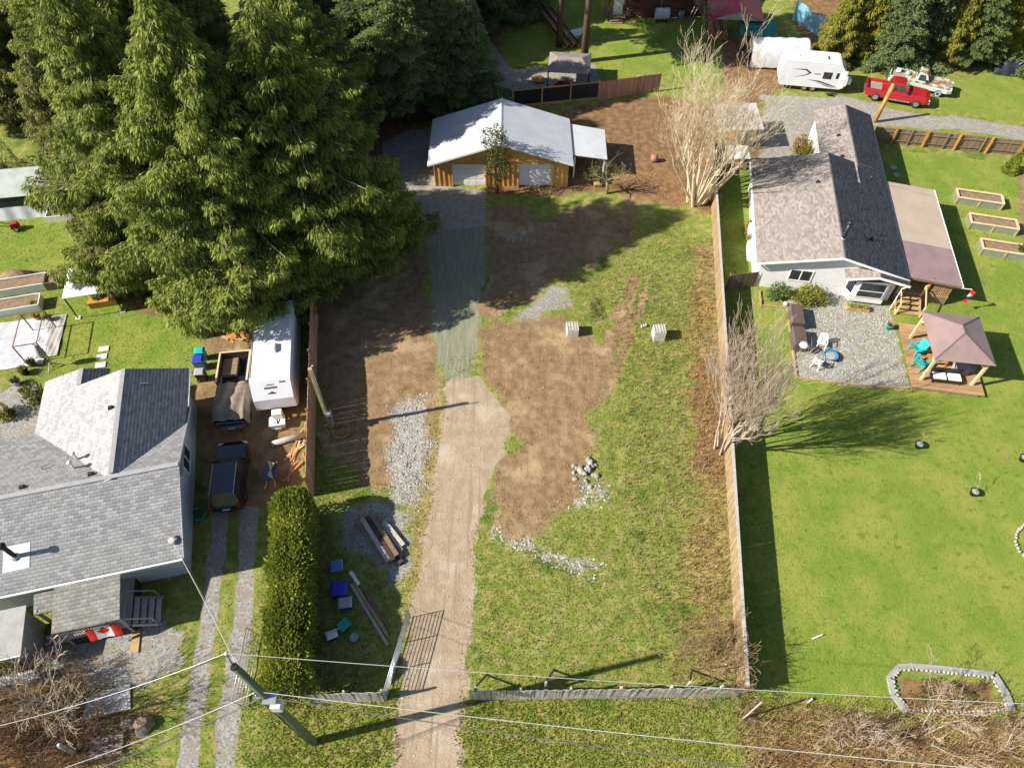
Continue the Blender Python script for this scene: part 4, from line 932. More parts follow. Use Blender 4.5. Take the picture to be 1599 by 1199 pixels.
# flag hung on the porch rail
RED = mat('red_cloth', (.56,.025,.02), (.48,.02,.016), sc=3); WCL = mat('white_cloth', (.74,.73,.70), (.68,.67,.64), sc=3)
fl = thing('canadian_flag', 'red and white maple leaf flag hung over the porch railing', 'flag', lh.matrix_basis @ Vector((-3.75,-2.80,.95)), rad(13.3))
def fpt(u, v): return (u*1.62-.81, -.02-.30*(1-v)**1.4-.03*math.sin(u*9), .02+v*.80)
for u0, u1, m, nm in ((0,.25,RED,'red_band'),(.25,.75,WCL,'white_panel'),(.75,1,RED,'red_band')):
    mb = MB(); mb.grid(lambda a, b: fpt(u0+(u1-u0)*a, b), 6, 6); o = mb.build(nm, m, fl, smooth=True)
LEAF = [(0,.45),(.06,.30),(.13,.34),(.10,.16),(.20,.24),(.22,.17),(.34,.19),(.29,.10),(.33,.05),(.17,-.10),(.19,-.17),(.02,-.14),(.02,-.34)]
LEAF = LEAF+[(-x,y) for x, y in LEAF[::-1][:-1]]
mb = MB(); pts = []
for x, y in LEAF:
    u, v = .5+x*.52, .5+y*.92; p = fpt(u, v); pts.append((p[0], p[1]-.012, p[2]))
c = fpt(.5,.5)
for a, b in zip(pts, pts[1:]+pts[:1]): mb.poly([(c[0],c[1]-.012,c[2]), b, a])
mb.build('maple_leaf', RED, fl)
# small grey sheds beside the porch
sh = thing('grey_shed', 'small grey sided shed with felt roof beside the porch', 'shed', lh.matrix_basis @ Vector((-8.6,-3.4,0)), rad(13.3))
mb = MB(); mb.box(0,1.15,.15,2.2,-.05,1.95); mb.build('wall', GREYW, sh)
mb = MB(); mb.slab([(-.9,-.1,2.05),(1.3,-.1,2.05),(1.3,2.35,2.32),(-.9,2.35,2.32)], .06); mb.build('roof', mat('grey_felt', (.36,.36,.34),(.30,.30,.28), sc=2), sh)
mb = MB(); mb.bar((-.9,-.14,2.0),(1.3,-.14,2.0),.06,.10); mb.build('gutter', TRIM, sh)
mb = MB(); mb.box(-.85,1.5,-.9,-.4,-.05,.62); mb.build('low_wall', GREYSID, sh)
for k in range(6):
    mb = MB(); mb.box(1.9+k*.2,2.08+k*.2,.9,.95,.05,1.15+.05*(k%2)); mb.build('fence_board', GREYW, sh)
# ---------------------------------------------------------------- fences
def board_meshes(w, t, h, m, n=3, seed=0):
    rg = random.Random(seed); out = []
    for k in range(n):
        mb = MB(); hh = h*(1+rg.uniform(-.012,.012)); mb.hull8([(-w/2,-t/2,0),(w/2,-t/2,0),(w/2,t/2,0),(-w/2,t/2,0)], [(-w/2,-t/2,hh),(w/2,-t/2,hh),(w/2,t/2,hh),(-w/2,t/2,hh)])
        o = mb.build('board', m); me = o.data; bpy.data.objects.remove(o); out.append(me)
    return out
def fence(name, label, A, B, h, m, bw=.14, gap=.01, post=2.4, pm=None, rail_side=1, cat='fence', cap=None, both=False, z0=-.06, ps=.10, lean=.006, phigh=.08):
    A, B = Vector((A[0],A[1],0)), Vector((B[0],B[1],0)); L = (B-A).length; a = math.atan2(B.y-A.y, B.x-A.x)
    t = thing(name, label, cat, A, a); ms = board_meshes(bw, .02, h-z0, m); rg = random.Random(len(label)); n = int(L/(bw+gap))
    for k in range(n):
        o = link('board', ms[k % 3], t); side = rail_side*.05 if not both else (.05 if (k % 2) else -.05)
        o.location = (bw/2+k*(bw+gap), side, z0+rg.uniform(-.01,.01)); o.rotation_euler = (rg.uniform(-lean,lean), rg.uniform(-lean,lean), rg.uniform(-.02,.02))
    pm = pm or m; k = 0; x = .05; mb0 = None
    while x < L+.01:
        mb = MB(); mb.box(-ps/2,ps/2,-ps/2,ps/2,z0-.1,h+phigh); o = mb.build('post', pm, t); o.location = (min(x,L-.05),-rail_side*.03 if not both else 0,0); x += post
    for z in (.35, h-.3):
        mb = MB(); mb.box(0,L,-.02-.02*rail_side,.02-.02*rail_side,z-.045,z+.045); mb.build('rail', pm, t)
    if cap:
        mb = MB(); mb.box(-.03,L+.03,-.08,.08,h+.01,h+.045); mb.build('cap_rail', cap, t)
    return t
OCHW = mat('mossy_ochre_wood', (.34,.25,.135), (.24,.175,.10), sc=1.2, fine=.25, ov=.18)
fence('board_fence', 'long weathered board fence between the rough lot and the lawn', (11.43,9.25), (17.75,56.2), 1.75, OCHW, .158, .0015, 2.4, GREYW, 1, cap=GREYW)
fence('board_fence', 'grey board fence along the road verge from the driveway to the corner', (-2.08,9.08), (11.36,9.24), 1.6, GREYW, .14, .012, 2.45, GREYW, -1, lean=.02, phigh=.12)
fence('board_fence', 'short grey board fence between the hedge and the open gate', (-10.05,8.92), (-6.28,9.04), 1.6, GREYW, .14, .012, 1.85, GREYW, -1, lean=.02, phigh=.12)
fence('board_fence', 'reddish cedar board fence beside the white camper and hedge', (-11.93,20.45), (-14.15,35.3), 2.25, REDW, .143, .003, 2.4, PTW, -1)
fence('board_fence', 'new red cedar board fence at the end of the bark mulch yard', (8.35,63.5), (14.4,65.05), 1.8, REDW, .17, .008, 2.0, REDW, -1)
fence('board_fence', 'dark old board fence behind the garage under the firs', (-13.5,59.0), (-.6,61.7), 1.7, DKW, .15, .01, 2.4, DKW, -1)
fence('board_fence', 'brown weathered board fence with orange posts beside the gravel road', (32.5,56.6), (46.5,54.2), 1.45, BROWNW, .14, .012, 3.1, BROWNW, 1)
yf = [o for o in bpy.data.objects if o.get('label','').startswith('brown weathered board fence')][0]
for k in range(5):
    mb = MB(); mb.box(1.7+k*2.7,1.86+k*2.7,-.16,-.03,-.1,1.58); mb.build('post', LOGW, yf)
fence('board_fence', 'short brown board fence closing the side of the white house', G(1133,452).to_2d().to_3d(), (18.15,38.2,0), 1.5, BROWNW, .16, .01, 1.4, BROWNW, -1)
# black panel fence
A, B = Vector((.1,62.0,0)), Vector((8.3,63.5,0)); L = (B-A).length
t = thing('panel_fence', 'black panel fence with yellow timber posts behind the garage', 'fence', A, math.atan2(B.y-A.y,B.x-A.x))
n = 3
for k in range(n+1):
    mb = MB(); x = k*L/n; mb.box(x-.08,x+.08,-.08,.08,-.1,1.95); mb.build('post', PTW, t)
for k in range(n):
    x0, x1 = k*L/n+.085, (k+1)*L/n-.085
    mb = MB(); mb.box(x0,x1,-.02,.02,.30,1.72); mb.build('panel', BLACK, t)
    mb = MB(); mb.box(x0,x1,-.05,.05,.02,.28); mb.build('kick_board', PTW, t)
    mb = MB(); mb.box(x0,x1,-.05,.05,1.725,1.80); mb.build('top_rail', PTW, t)
# field gate, standing open
def tube_gate(name, label, A, B, h, bars, m, mesh=False, tilt=0):
    A, B = Vector(A), Vector(B); L = (B-A).length; t = thing(name, label, 'gate', A, math.atan2(B.y-A.y,B.x-A.x)); t.rotation_euler.x = tilt
    for x in (0.02, L*.33, L*.67, L-.02):
        mb = MB(); mb.tube((x,0,.08),(x,0,h),.024,n=7); mb.build('upright', m, t, smooth=True)
    for k in range(bars):
        mb = MB(); z = .1+(h-.12)*k/(bars-1); r = .024 if k in (0,bars-1) else .014; mb.tube((0,0,z),(L,0,z),r,n=7); mb.build('bar', m, t, smooth=True)
    if mesh:
        mb = MB(); k = 0
        while k*.11 < L: mb.tube((k*.11,.012,.1),(k*.11,.012,h),.005,n=3,cap=False); k += 1
        o = mb.build('wire_mesh', m, t); o['kind'] = 'stuff'
    return t
tube_gate('field_gate', 'galvanised tube gate standing open along the driveway', (-6.30,9.1,0), (-5.45,13.2,0), 1.25, 9, STEEL, True)
tube_gate('field_gate', 'galvanised mesh gate leaning beside the hedge end', (-13.25,8.65,0), (-13.35,12.25,0), 1.3, 6, STEEL, True, rad(-16))
for px, py, lab in ((744,1070,'leaning timber brace behind the road fence at the driveway opening'), (851,1062,'timber brace behind the middle of the road fence'), (1070,1062,'broken timber brace behind the road fence near the dry bush')):
    p = G(px,py+18); t = thing('fence_brace', lab, 'brace', (p.x,p.y+.1,0))
    mb = MB(); mb.box(-.05,.05,-.05,.05,-.15,1.5); mb.build('post', GREYW, t); mb = MB(); mb.bar((0,.06,1.3),(.5,1.0,-.05),.08,.08); mb.build('strut', BROWNW, t)
p = G(1160,1122); o = MB(); o.tube((p.x,p.y,-.2),(p.x+.35,p.y+.25,2.3),.045,.04,8); tag(o.build('lean_post', GREYW), 'grey pole leaning on the fence corner', 'post')

# ---------------------------------------------------------------- poles and wires
POLE = mat('green_treated_pole', (.155,.185,.13), (.115,.145,.10), sc=2, stretch=(3,3,.3), fine=.2)
pt = thing('utility_pole', 'tall green treated utility pole at the road verge', 'utility pole', (-9.63,7.11,0))
mb = MB(); mb.tube((0,0,-.4),(-.12,.12,12.2),.20,.14,14); mb.build('pole', POLE, pt, smooth=True)
mb = MB(); mb.tube((-.1,.1,12.2),(-.1,.1,12.26),.145,.12,12); mb.tube((-.1,.1,12.24),(-.35,.45,12.55),.02,n=5); mb.build('pole_cap', DARK, pt)
mb = MB(); mb.lathe([(.05,0),(.07,.05),(.05,.12)], (-.35,.45,12.5), 8); mb.build('insulator', TRIM, pt, smooth=True)
mb = MB(); mb.box(.12,.52,-.35,.05,7.6,8.15); mb.build('junction_box', mat('pale_grey_box',(.60,.60,.62),(.54,.54,.56)), pt)
mb = MB(); mb.box(-.14,.40,-.24,.22,8.35,8.42); mb.tube((-.5,0,8.4),(.3,.0,8.4),.03,n=6); mb.build('bracket', STEEL, pt)
for z in (8.9,9.2,10.1):
    mb = MB(); mb.lathe([(.05,0),(.06,.06),(.04,.12)], (-.22,-.05,z), 8); mb.build('insulator', STEEL, pt, smooth=True)
mb = MB(); mb.tube((-.17,-.12,0.2),(-.2,-.1,8.2),.03,n=5); mb.build('conduit', DARK, pt)
def wire(label, pts, r, m, sag=.5):
    mb = MB(); a, b = Vector(pts[0]), Vector(pts[1]); q = []
    for k in range(25):
        s = k/24; p = a.lerp(b, s); p.z -= sag*4*s*(1-s); q.append(p)
    mb.path(q, r, 5); return tag(mb.build('power_line', m, smooth=True), label, 'wire', 'lines strung from the utility pole')
LW = mat('aluminium_wire', (.62,.62,.60), (.55,.55,.54), rough=.4, metal=.3); DW = mat('dark_cable', (.10,.10,.10), (.16,.155,.15), rough=.6)
P0 = Vector((-9.63,7.11,0))
def Wp(x, y, z): return P0+Vector((x,y,z))
wire('pale overhead line from the pole top across the driveway to the lawn side', (Wp(-.35,.45,12.6), G(1640,1100,11.0)), .012, LW)
wire('pale overhead line from the pole top towards the grey roofed house yard', (Wp(-.35,.45,12.6), G(-40,1142,11.0)), .012, LW)
wire('overhead line from the middle of the pole along the road to the right', (Wp(.1,0,9.2), G(1640,1210,8.8)), .016, LW)
wire('overhead line from the middle of the pole along the road to the left', (Wp(-.2,0,9.2), G(-40,1245,8.8)), .016, LW)
wire('dark lower cable from the pole along the road verge', (Wp(.1,0,8.4), G(1640,1260,7.6)), .022, DW)
wire('dark twisted cable from the pole over the gravel tracks', (Wp(-.2,0,8.4), G(40,1240,7.6)), .028, DW)
hc = lh.matrix_basis @ Vector((.2,.2,3.1))
wire('service line from the pole to the grey roofed house corner', (Wp(-.2,-.05,10.2), hc), .014, LW, .3)
wire('thin phone line from the pole to the grey roofed house wall', (Wp(-.2,-.05,8.9), lh.matrix_basis @ Vector((.2,.0,2.4))), .010, DW, .3)
# service pole by the cedar fence
p = G(517,668); t = thing('service_pole', 'yellowish service pole with electric meter beside the cedar fence', 'utility pole', (p.x,p.y,0))
YP = mat('yellow_treated_pole', (.34,.31,.14), (.26,.23,.10), sc=2, fine=.2)
mb = MB(); mb.box(-.10,.10,-.10,.10,-.3,6.1); mb.build('pole', YP, t)
mb = MB(); mb.tube((.14,-.06,.4),(.14,-.06,6.3),.035,n=7); mb.tube((.14,-.06,6.3),(.3,-.02,6.45),.035,n=7); mb.build('conduit', STEEL, t, smooth=True)
mb = MB(); mb.box(.10,.34,-.26,.10,1.2,1.85); m_ = mb.build('meter_box', STEEL, t); mb = MB(); mb.tube((.22,-.26,1.6),(.22,-.36,1.6),.09,n=10); mb.build('meter', GLASS, m_)
mb = MB(); mb.box(.10,.30,-.20,.06,.5,.95); mb.build('socket_box', STEEL, t)
# hose coil below it
def coil(name, c, r, turns, rt, m, label, cat='hose', n=22):
    mb = MB(); q = []
    for k in range(int(turns*n)): q.append((c[0]+math.cos(k*6.283/n)*r*(.85+.3*((k*7) % 11)/11), c[1]+math.sin(k*6.283/n)*r*(.85+.3*((k*5) % 13)/13), .03+.02*(k//n)))
    mb.path(q, rt, 5); return tag(mb.build(name, m, smooth=True), label, cat)
q = G(533,673); coil('hose_coil', (q.x,q.y), .55, 4, .018, mat('yellow_hose',(.50,.40,.06),(.42,.33,.05)), 'yellow hose coiled beside the service pole')
q = G(311,803); coil('hose_coil', (q.x,q.y), .42, 6, .025, mat('teal_hose',(.03,.33,.33),(.03,.27,.28)), 'teal garden hose coiled at the house corner')
# pole beyond the white house
p = G(1366,190); t = thing('timber_pole', 'short orange timber pole behind the white house', 'pole', (p.x,p.y,0))
mb = MB(); mb.tube((0,0,-.3),(.2,.05,3.7),.20,.17,12); mb.build('pole', LOGW, t, smooth=True)
# ---------------------------------------------------------------- vehicles
RUBBER = mat('tyre_rubber', (.022,.022,.023), (.03,.03,.03), rough=.9)
CHROME = mat('chrome', (.62,.63,.65), (.55,.56,.58), rough=.18, metal=.9)
REDP = mat('red_car_paint', (.36,.012,.018), (.33,.011,.016), rough=.25, spec=.5, coat=.6, fine=.03)
MINT = mat('faded_mint_paint', (.36,.50,.42), (.42,.53,.46), rough=.5, fine=.08)
RUST = mat('rusty_paint', (.30,.115,.055), (.38,.46,.40), sc=2.2, rough=.75, lo=.46, hi=.60)
NAVY = mat('dark_navy_paint', (.012,.016,.032), (.015,.02,.04), rough=.2, spec=.5, coat=.7, fine=.03)
BLKP = mat('black_car_paint', (.008,.009,.012), (.01,.011,.014), rough=.2, spec=.5, coat=.7, fine=.03)
LAMP = mat('clear_lamp', (.72,.72,.70), (.66,.66,.64), rough=.15); TAIL = mat('red_tail_lamp', (.42,.02,.015), (.36,.015,.012), rough=.25)
def loft(mb, st, m=0):
    """st: (x, half width low, half width high, z0, zmid, z1)"""
    i = len(mb.v); n = 8
    for x, w0, w1, z0, zm, z1 in st:
        wm = max(w0, w1)
        mb.v += [(x,-w0,z0),(x,w0,z0),(x,wm,zm),(x,w1,z1-.04),(x,w1-.07,z1),(x,-w1+.07,z1),(x,-w1,z1-.04),(x,-wm,zm)]
    for a in range(len(st)-1):
        for k in range(n):
            j = (k+1) % n; mb.f.append((i+a*n+k, i+a*n+j, i+a*n+n+j, i+a*n+n+k)); mb.m.append(m)
    mb.f.append(tuple(range(i+n-1,i-1,-1))); mb.f.append(tuple(range(i+(len(st)-1)*n, i+len(st)*n))); mb.m += [m,m]
def wheel(parent, x, y, r, w=.24, white=False, rim=None):
    mb = MB(); q = [(r*.62,-w/2),(r*.95,-w/2),(r,-w*.3),(r,w*.3),(r*.95,w/2),(r*.62,w/2)]; n = 18; i = 0
    for rr, yy in q:
        for k in range(n): mb.v.append((math.cos(k*6.2832/n)*rr, yy, math.sin(k*6.2832/n)*rr))
    for a in range(len(q)-1):
        for k in range(n):
            j = (k+1) % n; mb.f.append((a*n+k, a*n+n+k, a*n+n+j, a*n+j)); mb.m.append(0)
    ty = mb.build('wheel', RUBBER, parent, smooth=True); ty.location = (x,y,r-.02)
    mb = MB(); s = 1 if y > 0 else -1; mb.tube((0,-w*.42,0),(0,w*.42,0),r*.64,n=18); mb.build('rim', rim or CHROME, ty)
    if white:
        mb = MB(); mb.tube((0,s*w*.44,0),(0,s*w*.5,0),r*.86,n=18); mb.build('white_wall', WHITE, ty); mb = MB(); mb.tube((0,s*w*.50,0),(0,s*w*.54,0),r*.5,n=14); mb.build('hub_cap', rim or CHROME, ty)
    return ty
def quadpart(name, pts, m, parent, off=.006):
    P = [Vector(p) for p in pts]; n = (P[1]-P[0]).cross(P[2]-P[0]).normalized(); mb = MB(); mb.hull8([tuple(p) for p in P], [tuple(p+n*off) for p in P]); return mb.build(name, m, parent)
def pickup(name, label, loc, rz, body, roof, hood, old=False):
    t = thing(name, label, 'pickup truck', loc, rz); W = .98 if not old else .93
    zh, zb = (1.17,1.16) if not old else (1.06,1.05); zr = 1.92 if not old else 1.78
    mb = MB(); loft(mb, [(-2.9,W-.06,W-.08,.52,.8,.86),(-2.8,W,W-.03,.45,.75,.88),(2.55,W,W-.04,.45,.75,.9),(2.9,W-.14,W-.2,.5,.72,.86)]); b = mb.build('body', body, t, smooth=False)
    mb = MB(); loft(mb, [(-.95,W,W-.05,.86,1.0,zh),(1.05,W,W-.06,.86,1.0,zh),(2.5,W-.03,W-.14,.86,1.0,zh-.06),(2.86,W-.16,W-.26,.84,.95,zh-.18)]); mb.build('hood', hood, t)
    for s in (-1,1):
        mb = MB(); mb.box(-2.86,-.96,s*W-.07 if s > 0 else -W,W if s > 0 else -W+.07,.85,zb); mb.build('bed_side', body, t)
    mb = MB(); mb.box(-2.9,-2.83,-W+.072,W-.072,.8,zb-.01); mb.build('tailgate', body, t)
    mb = MB(); mb.box(-2.82,-.97,-W+.075,W-.075,.84,.885); mb.build('bed_floor', mat('dusty_bed_floor',(.30,.27,.21),(.22,.20,.16), sc=4), t)
    x0, x1 = (-.95,1.0) if not old else (-.55,.75)
    wl, wh = W-.05, W-.24; fx0, fx1 = x0+.16, x1-.62 if not old else x1-.42
    mb = MB(); mb.hull8([(x0,-wl,zh-.02),(x1,-wl,zh-.02),(x1,wl,zh-.02),(x0,wl,zh-.02)], [(fx0,-wh,zr-.05),(fx1,-wh,zr-.05),(fx1,wh,zr-.05),(fx0,wh,zr-.05)]); c = mb.build('cab', body, t)
    mb = MB(); mb.hull8([(fx0-.01,-wh-.01,zr-.052),(fx1+.01,-wh-.01,zr-.052),(fx1+.01,wh+.01,zr-.052),(fx0-.01,wh+.01,zr-.052)], [(fx0+.1,-wh+.12,zr),(fx1-.1,-wh+.12,zr),(fx1-.1,wh-.12,zr),(fx0+.1,wh-.12,zr)]); mb.build('roof', roof, t)
    def L(a, b, s): return tuple(Vector(a).lerp(Vector(b), s))
    def pane(c0, c1, c2, c3, u0, u1, v0, v1, nm):
        f = lambda u, v: Vector(c0).lerp(Vector(c1),u).lerp(Vector(c3).lerp(Vector(c2),u), v); quadpart(nm, [f(u0,v0),f(u1,v0),f(u1,v1),f(u0,v1)], GLASS, c)
    A = [(x0,-wl,zh),(x1,-wl,zh),(x1,wl,zh),(x0,wl,zh)]; B = [(fx0,-wh,zr-.05),(fx1,-wh,zr-.05),(fx1,wh,zr-.05),(fx0,wh,zr-.05)]
    pane(A[1],A[2],B[2],B[1],.07,.93,.1,.9,'windshield'); pane(A[3],A[0],B[0],B[3],.1,.9,.25,.85,'rear_window')
    for a, b2, c2, d2 in ((A[0],A[1],B[1],B[0]), (A[2],A[3],B[3],B[2])):
        if old: pane(a,b2,c2,d2,.16,.80,.12,.88,'side_window')
        else: pane(a,b2,c2,d2,.08,.44,.12,.88,'side_window'); pane(a,b2,c2,d2,.48,.86,.12,.88,'side_window')
    for x in (-1.85,1.85):
        for s in (-1,1): wheel(t, x, s*(W-.10), .40 if not old else .35, .26, old, None if not old else CHROME)
    mb = MB(); mb.box(2.84,2.98,-W+.1,W-.1,.48,.66); mb.build('bumper', CHROME, t); mb = MB(); mb.box(-3.02,-2.9,-W+.1,W-.1,.48,.64); mb.build('bumper', CHROME, t)
    for s in (-1,1):
        mb = MB(); y = s*(W-.28); mb.box(2.80,2.90,y-.14,y+.14,.74,.92); mb.build('headlight', LAMP, t)
        mb = MB(); y = s*(W-.1); mb.box(-2.93,-2.85,y-.07,y+.07,.80,1.05); mb.build('tail_light', TAIL, t)
        mb = MB(); y = s*(W+.10); mb.box(x1-.35,x1-.2,min(y,y-s*.2),max(y,y-s*.2),zh+.05,zh+.25); mb.build('mirror', BLACK, t)
    if not old:
        for s in (-1,1): mb = MB(); mb.box(-1.0,1.25,s*W-.02 if s>0 else -W-.1,s*W+.1 if s>0 else -W+.02,.42,.48); mb.build('side_step', STEEL, t)
    return t
pickup('pickup_truck', 'shiny red crew cab pickup parked on the gravel', (36.95,63.55,0), rad(-20), REDP, REDP, REDP)
pickup('pickup_truck', 'old mint green pickup with rusty roof and hood', (39.9,65.6,0), rad(-27), MINT, RUST, RUST, True)
for p in ((-2.2,.35,'white drum lying in the mint pickup bed'),(-1.3,.2,'pale spare wheel standing in the mint pickup bed')):
    v = Matrix.Rotation(rad(-27),3,'Z') @ Vector((p[0],p[1],0)); mb = MB(); mb.tube((39.9+v.x,65.6+v.y,.90),(39.9+v.x+.06,65.6+v.y+.1,1.22),.26,.24,14); tag(mb.build('drum' if 'drum' in p[2] else 'spare_wheel', WHITE if 'drum' in p[2] else CONCG), p[2], 'cargo')
# dark SUV
t = thing('suv_car', 'black SUV with yellow reflections parked on the dirt beside the house', 'car', (-16.95,21.55,0), rad(98)); W = .93
t['label'] = 'black SUV parked on the dirt beside the house wall'
mb = MB(); loft(mb, [(-2.32,W-.16,W-.2,.5,.75,.95),(-2.2,W-.02,W-.06,.38,.75,1.02),(.75,W,W-.06,.36,.75,1.05),(1.95,W-.03,W-.12,.38,.72,.98),(2.3,W-.2,W-.3,.48,.66,.82)]); b = mb.build('body', BLKP, t)
A = [(-2.22,-W+.05,1.0),(1.05,-W+.05,1.02),(1.05,W-.05,1.02),(-2.22,W-.05,1.0)]; B = [(-1.85,-W+.24,1.66),(.25,-W+.24,1.68),(.25,W-.24,1.68),(-1.85,W-.24,1.66)]
mb = MB(); mb.hull8(A, B); c = mb.build('cabin', BLKP, t)
mb = MB(); mb.hull8([(p[0],p[1],p[2]-.01) for p in B], [(p[0]*.96,p[1]*.86,p[2]+.05) for p in B]); mb.build('roof', NAVY, t)
def pane2(c0,c1,c2,c3,u0,u1,v0,v1,nm):
    f = lambda u, v: Vector(c0).lerp(Vector(c1),u).lerp(Vector(c3).lerp(Vector(c2),u), v); quadpart(nm, [f(u0,v0),f(u1,v0),f(u1,v1),f(u0,v1)], GLASS, c)
pane2(A[1],A[2],B[2],B[1],.07,.93,.08,.92,'windshield'); pane2(A[3],A[0],B[0],B[3],.1,.9,.2,.9,'rear_window')
for a, b2, c2, d2 in ((A[0],A[1],B[1],B[0]), (A[2],A[3],B[3],B[2])):
    for u0, u1 in ((.05,.30),(.33,.60),(.63,.88)):
        if a is A[2]: u0, u1 = 1-u1, 1-u0
        pane2(a,b2,c2,d2,u0,u1,.12,.88,'side_window')
for x in (-1.4,1.4):
    for s in (-1,1): wheel(t, x, s*(W-.10), .35, .23)
for s in (-1,1):
    mb = MB(); mb.box(-1.9,.2,s*(W-.25)-.02,s*(W-.25)+.02,1.72,1.77); mb.build('roof_rail', STEEL, t)
    mb = MB(); y = s*(W-.15); mb.box(-2.33,-2.22,y-.09,y+.09,.82,1.1); mb.build('tail_light', TAIL, t)
    mb = MB(); y = s*(W-.25); mb.box(2.12,2.24,y-.15,y+.15,.72,.86); mb.build('headlight', LAMP, t)
    mb = MB(); y = s*(W+.1); mb.box(.75,.9,min(y,y-s*.2),max(y,y-s*.2),1.05,1.22); mb.build('mirror', BLKP, t)
mb = MB(); mb.box(-2.345,-2.32,-.22,.22,.62,.74); mb.build('number_plate', WHITE, t)
# tarp covered truck
t = thing('covered_truck', 'old dark truck with open wooden box and brown tarp beside the white camper', 'truck', (-18.05,27.75,0), rad(97)); W = .98
mb = MB(); loft(mb, [(-2.7,W-.08,W-.1,.5,.8,1.0),(-2.6,W,W-.02,.45,.8,1.05),(2.4,W,W-.02,.45,.8,1.05),(2.6,W-.1,W-.1,.5,.8,1.0)]); mb.build('body', NAVY, t)
mb = MB(); mb.box(-2.78,-2.7,-W+.05,W-.05,.5,.66); mb.build('bumper', CHROME, t)
for s in (-1,1):
    mb = MB(); y = s*(W-.15); mb.box(-2.73,-2.66,y-.12,y+.12,.80,.98); mb.build('tail_light', TAIL, t)
    mb = MB(); mb.box(.1,2.6,s*W-.04 if s > 0 else -W-.02,s*W+.02 if s > 0 else -W+.04,1.05,1.75); mb.build('box_side', DKW, t)
    mb = MB(); mb.box(.05,2.62,s*W-.06 if s > 0 else -W-.05,s*W+.05 if s > 0 else -W+.06,1.752,1.81); mb.build('top_board', PINE, t)
for x in (2.55,):
    mb = MB(); mb.box(x,x+.05,-W+.05,W-.05,1.05,1.75); mb.build('box_end', DKW, t); mb = MB(); mb.box(x-.03,x+.08,-W+.07,W-.07,1.752,1.80); mb.build('top_board', PINE, t)
mb = MB(); mb.box(1.0,2.4,-.1,.85,1.06,1.35); mb.build('scrap_board', BROWNW, t)
rg = np.random.default_rng(5); TARP = mat('brown_tarp', (.235,.195,.155), (.19,.155,.12), sc=3, bump=.4, bs=6)
def tp(u, v):
    x = -2.68+u*2.9; y = (v-.5)*2.35; e = abs(v-.5)*2
    z = 1.62+.12*math.sin(u*5)+.06*math.sin(v*17+u*4)-.04*math.sin(u*21)
    if u < .5: z -= (.5-u)*.55
    if e > .82: z -= (e-.82)*4.2+.05*math.sin(u*25)
    return (x, y*(1 if e < .9 else .98), max(z,.75))
mb = MB(); mb.grid(tp, 26, 22); mb.build('tarp', TARP, t, smooth=True)
for x in (-1.7,1.7):
    for s in (-1,1): wheel(t, x, s*(W-.12), .36, .24)
mb = MB(); mb.box(-2.79,-2.782,-.2,.2,.52,.63); mb.build('number_plate', WHITE, t)
q = Vector((-18.05,27.75,0))+Matrix.Rotation(rad(97),3,'Z') @ Vector((2.1,.55,1.08))
mb = MB(); mb.lathe([(.14,0),(.20,.28),(.18,.29),(.12,.03)], q, 12); tag(mb.build('bucket', mat('green_plastic',(.02,.42,.10),(.02,.36,.09))), 'green bucket standing in the wooden truck box', 'bucket')
# camper trailers
def camper(name, label, loc, rz, L, W, H, nose, stripes, door=True):
    t = thing(name, label, 'trailer', loc, rz); z0 = .5
    prof = [(-L/2,z0+.25),(-L/2+.12,z0),(L/2-.5,z0),(L/2,z0+.45),(L/2-.05,H*.62),(L/2-nose,H-.06),(L/2-nose-.25,H),(-L/2+.12,H),(-L/2,H-.15)]
    mb = MB(); n = len(prof); mb.v += [(x,-W/2,z) for x,z in prof]+[(x,W/2,z) for x,z in prof]
    mb.f.append(tuple(range(n))); mb.f.append(tuple(range(2*n-1,n-1,-1))); mb.m += [0,0]
    for k in range(n):
        j = (k+1) % n; mb.f.append((k,n+k,n+j,j)); mb.m.append(0)
    mb.build('body', mat('camper_white',(.70,.71,.73),(.64,.65,.68), sc=.8, rough=.35, fine=.05), t)
    for s in (-1,1):
        for x in (-.55,.25): wheel(t, x, s*(W/2-.2), .34, .22)
    mb = MB(); mb.tbox(.1,.95,-.36,.36,H-.01,H+.26,.12,.08); mb.build('air_conditioner', TRIM, t)
    mb = MB(); mb.tbox(-L*.3-.2,-L*.3+.2,-.2,.2,H-.01,H+.1,.04,.04); mb.build('roof_vent', TRIM, t)
    mb = MB(); mb.box(-L/2+.1,L/2-nose-.3,-W/2+.02,-W/2+.05,H-.03,H+.03); mb.build('roof_edge', STEEL, t)
    mb = MB(); mb.bar((L/2-.5,-.35,.55),(L/2+1.0,0,.5),.08,.1); mb.bar((L/2-.5,.35,.55),(L/2+1.0,0,.5),.08,.1); mb.build('tow_frame', DARK, t)
    mb = MB(); mb.box(L/2+.2,L/2+.62,-.3,.3,.58,1.1); mb.build('gas_locker', TRIM, t)
    return t
t = camper('travel_trailer', 'white travel trailer with dark swoosh stripes parked by the evergreens', (29.25,66.0,0), rad(-10), 6.3, 2.4, 2.85, .9, True)
def side(pts, nm, m, d=.008): mb = MB(); mb.hull8([(x,-1.2,z) for x,z in pts], [(x,-1.2-d,z) for x,z in pts]); mb.build(nm, m, t)
side([(-2.3,2.15),(-.9,2.25),(-.35,1.9),(-1.0,1.55),(-2.0,1.35),(-1.0,1.62),(-.6,1.9),(-1.0,2.13)], 'stripe', DARK)
side([(-.6,1.25),(.6,1.2),(1.9,.85),(2.6,.62),(1.7,.80),(.5,1.08)], 'stripe', DARK); side([(0.2,1.05),(1.4,.85),(2.3,.58),(1.3,.72)], 'stripe', mat('grey_stripe',(.25,.26,.28),(.22,.23,.25)))
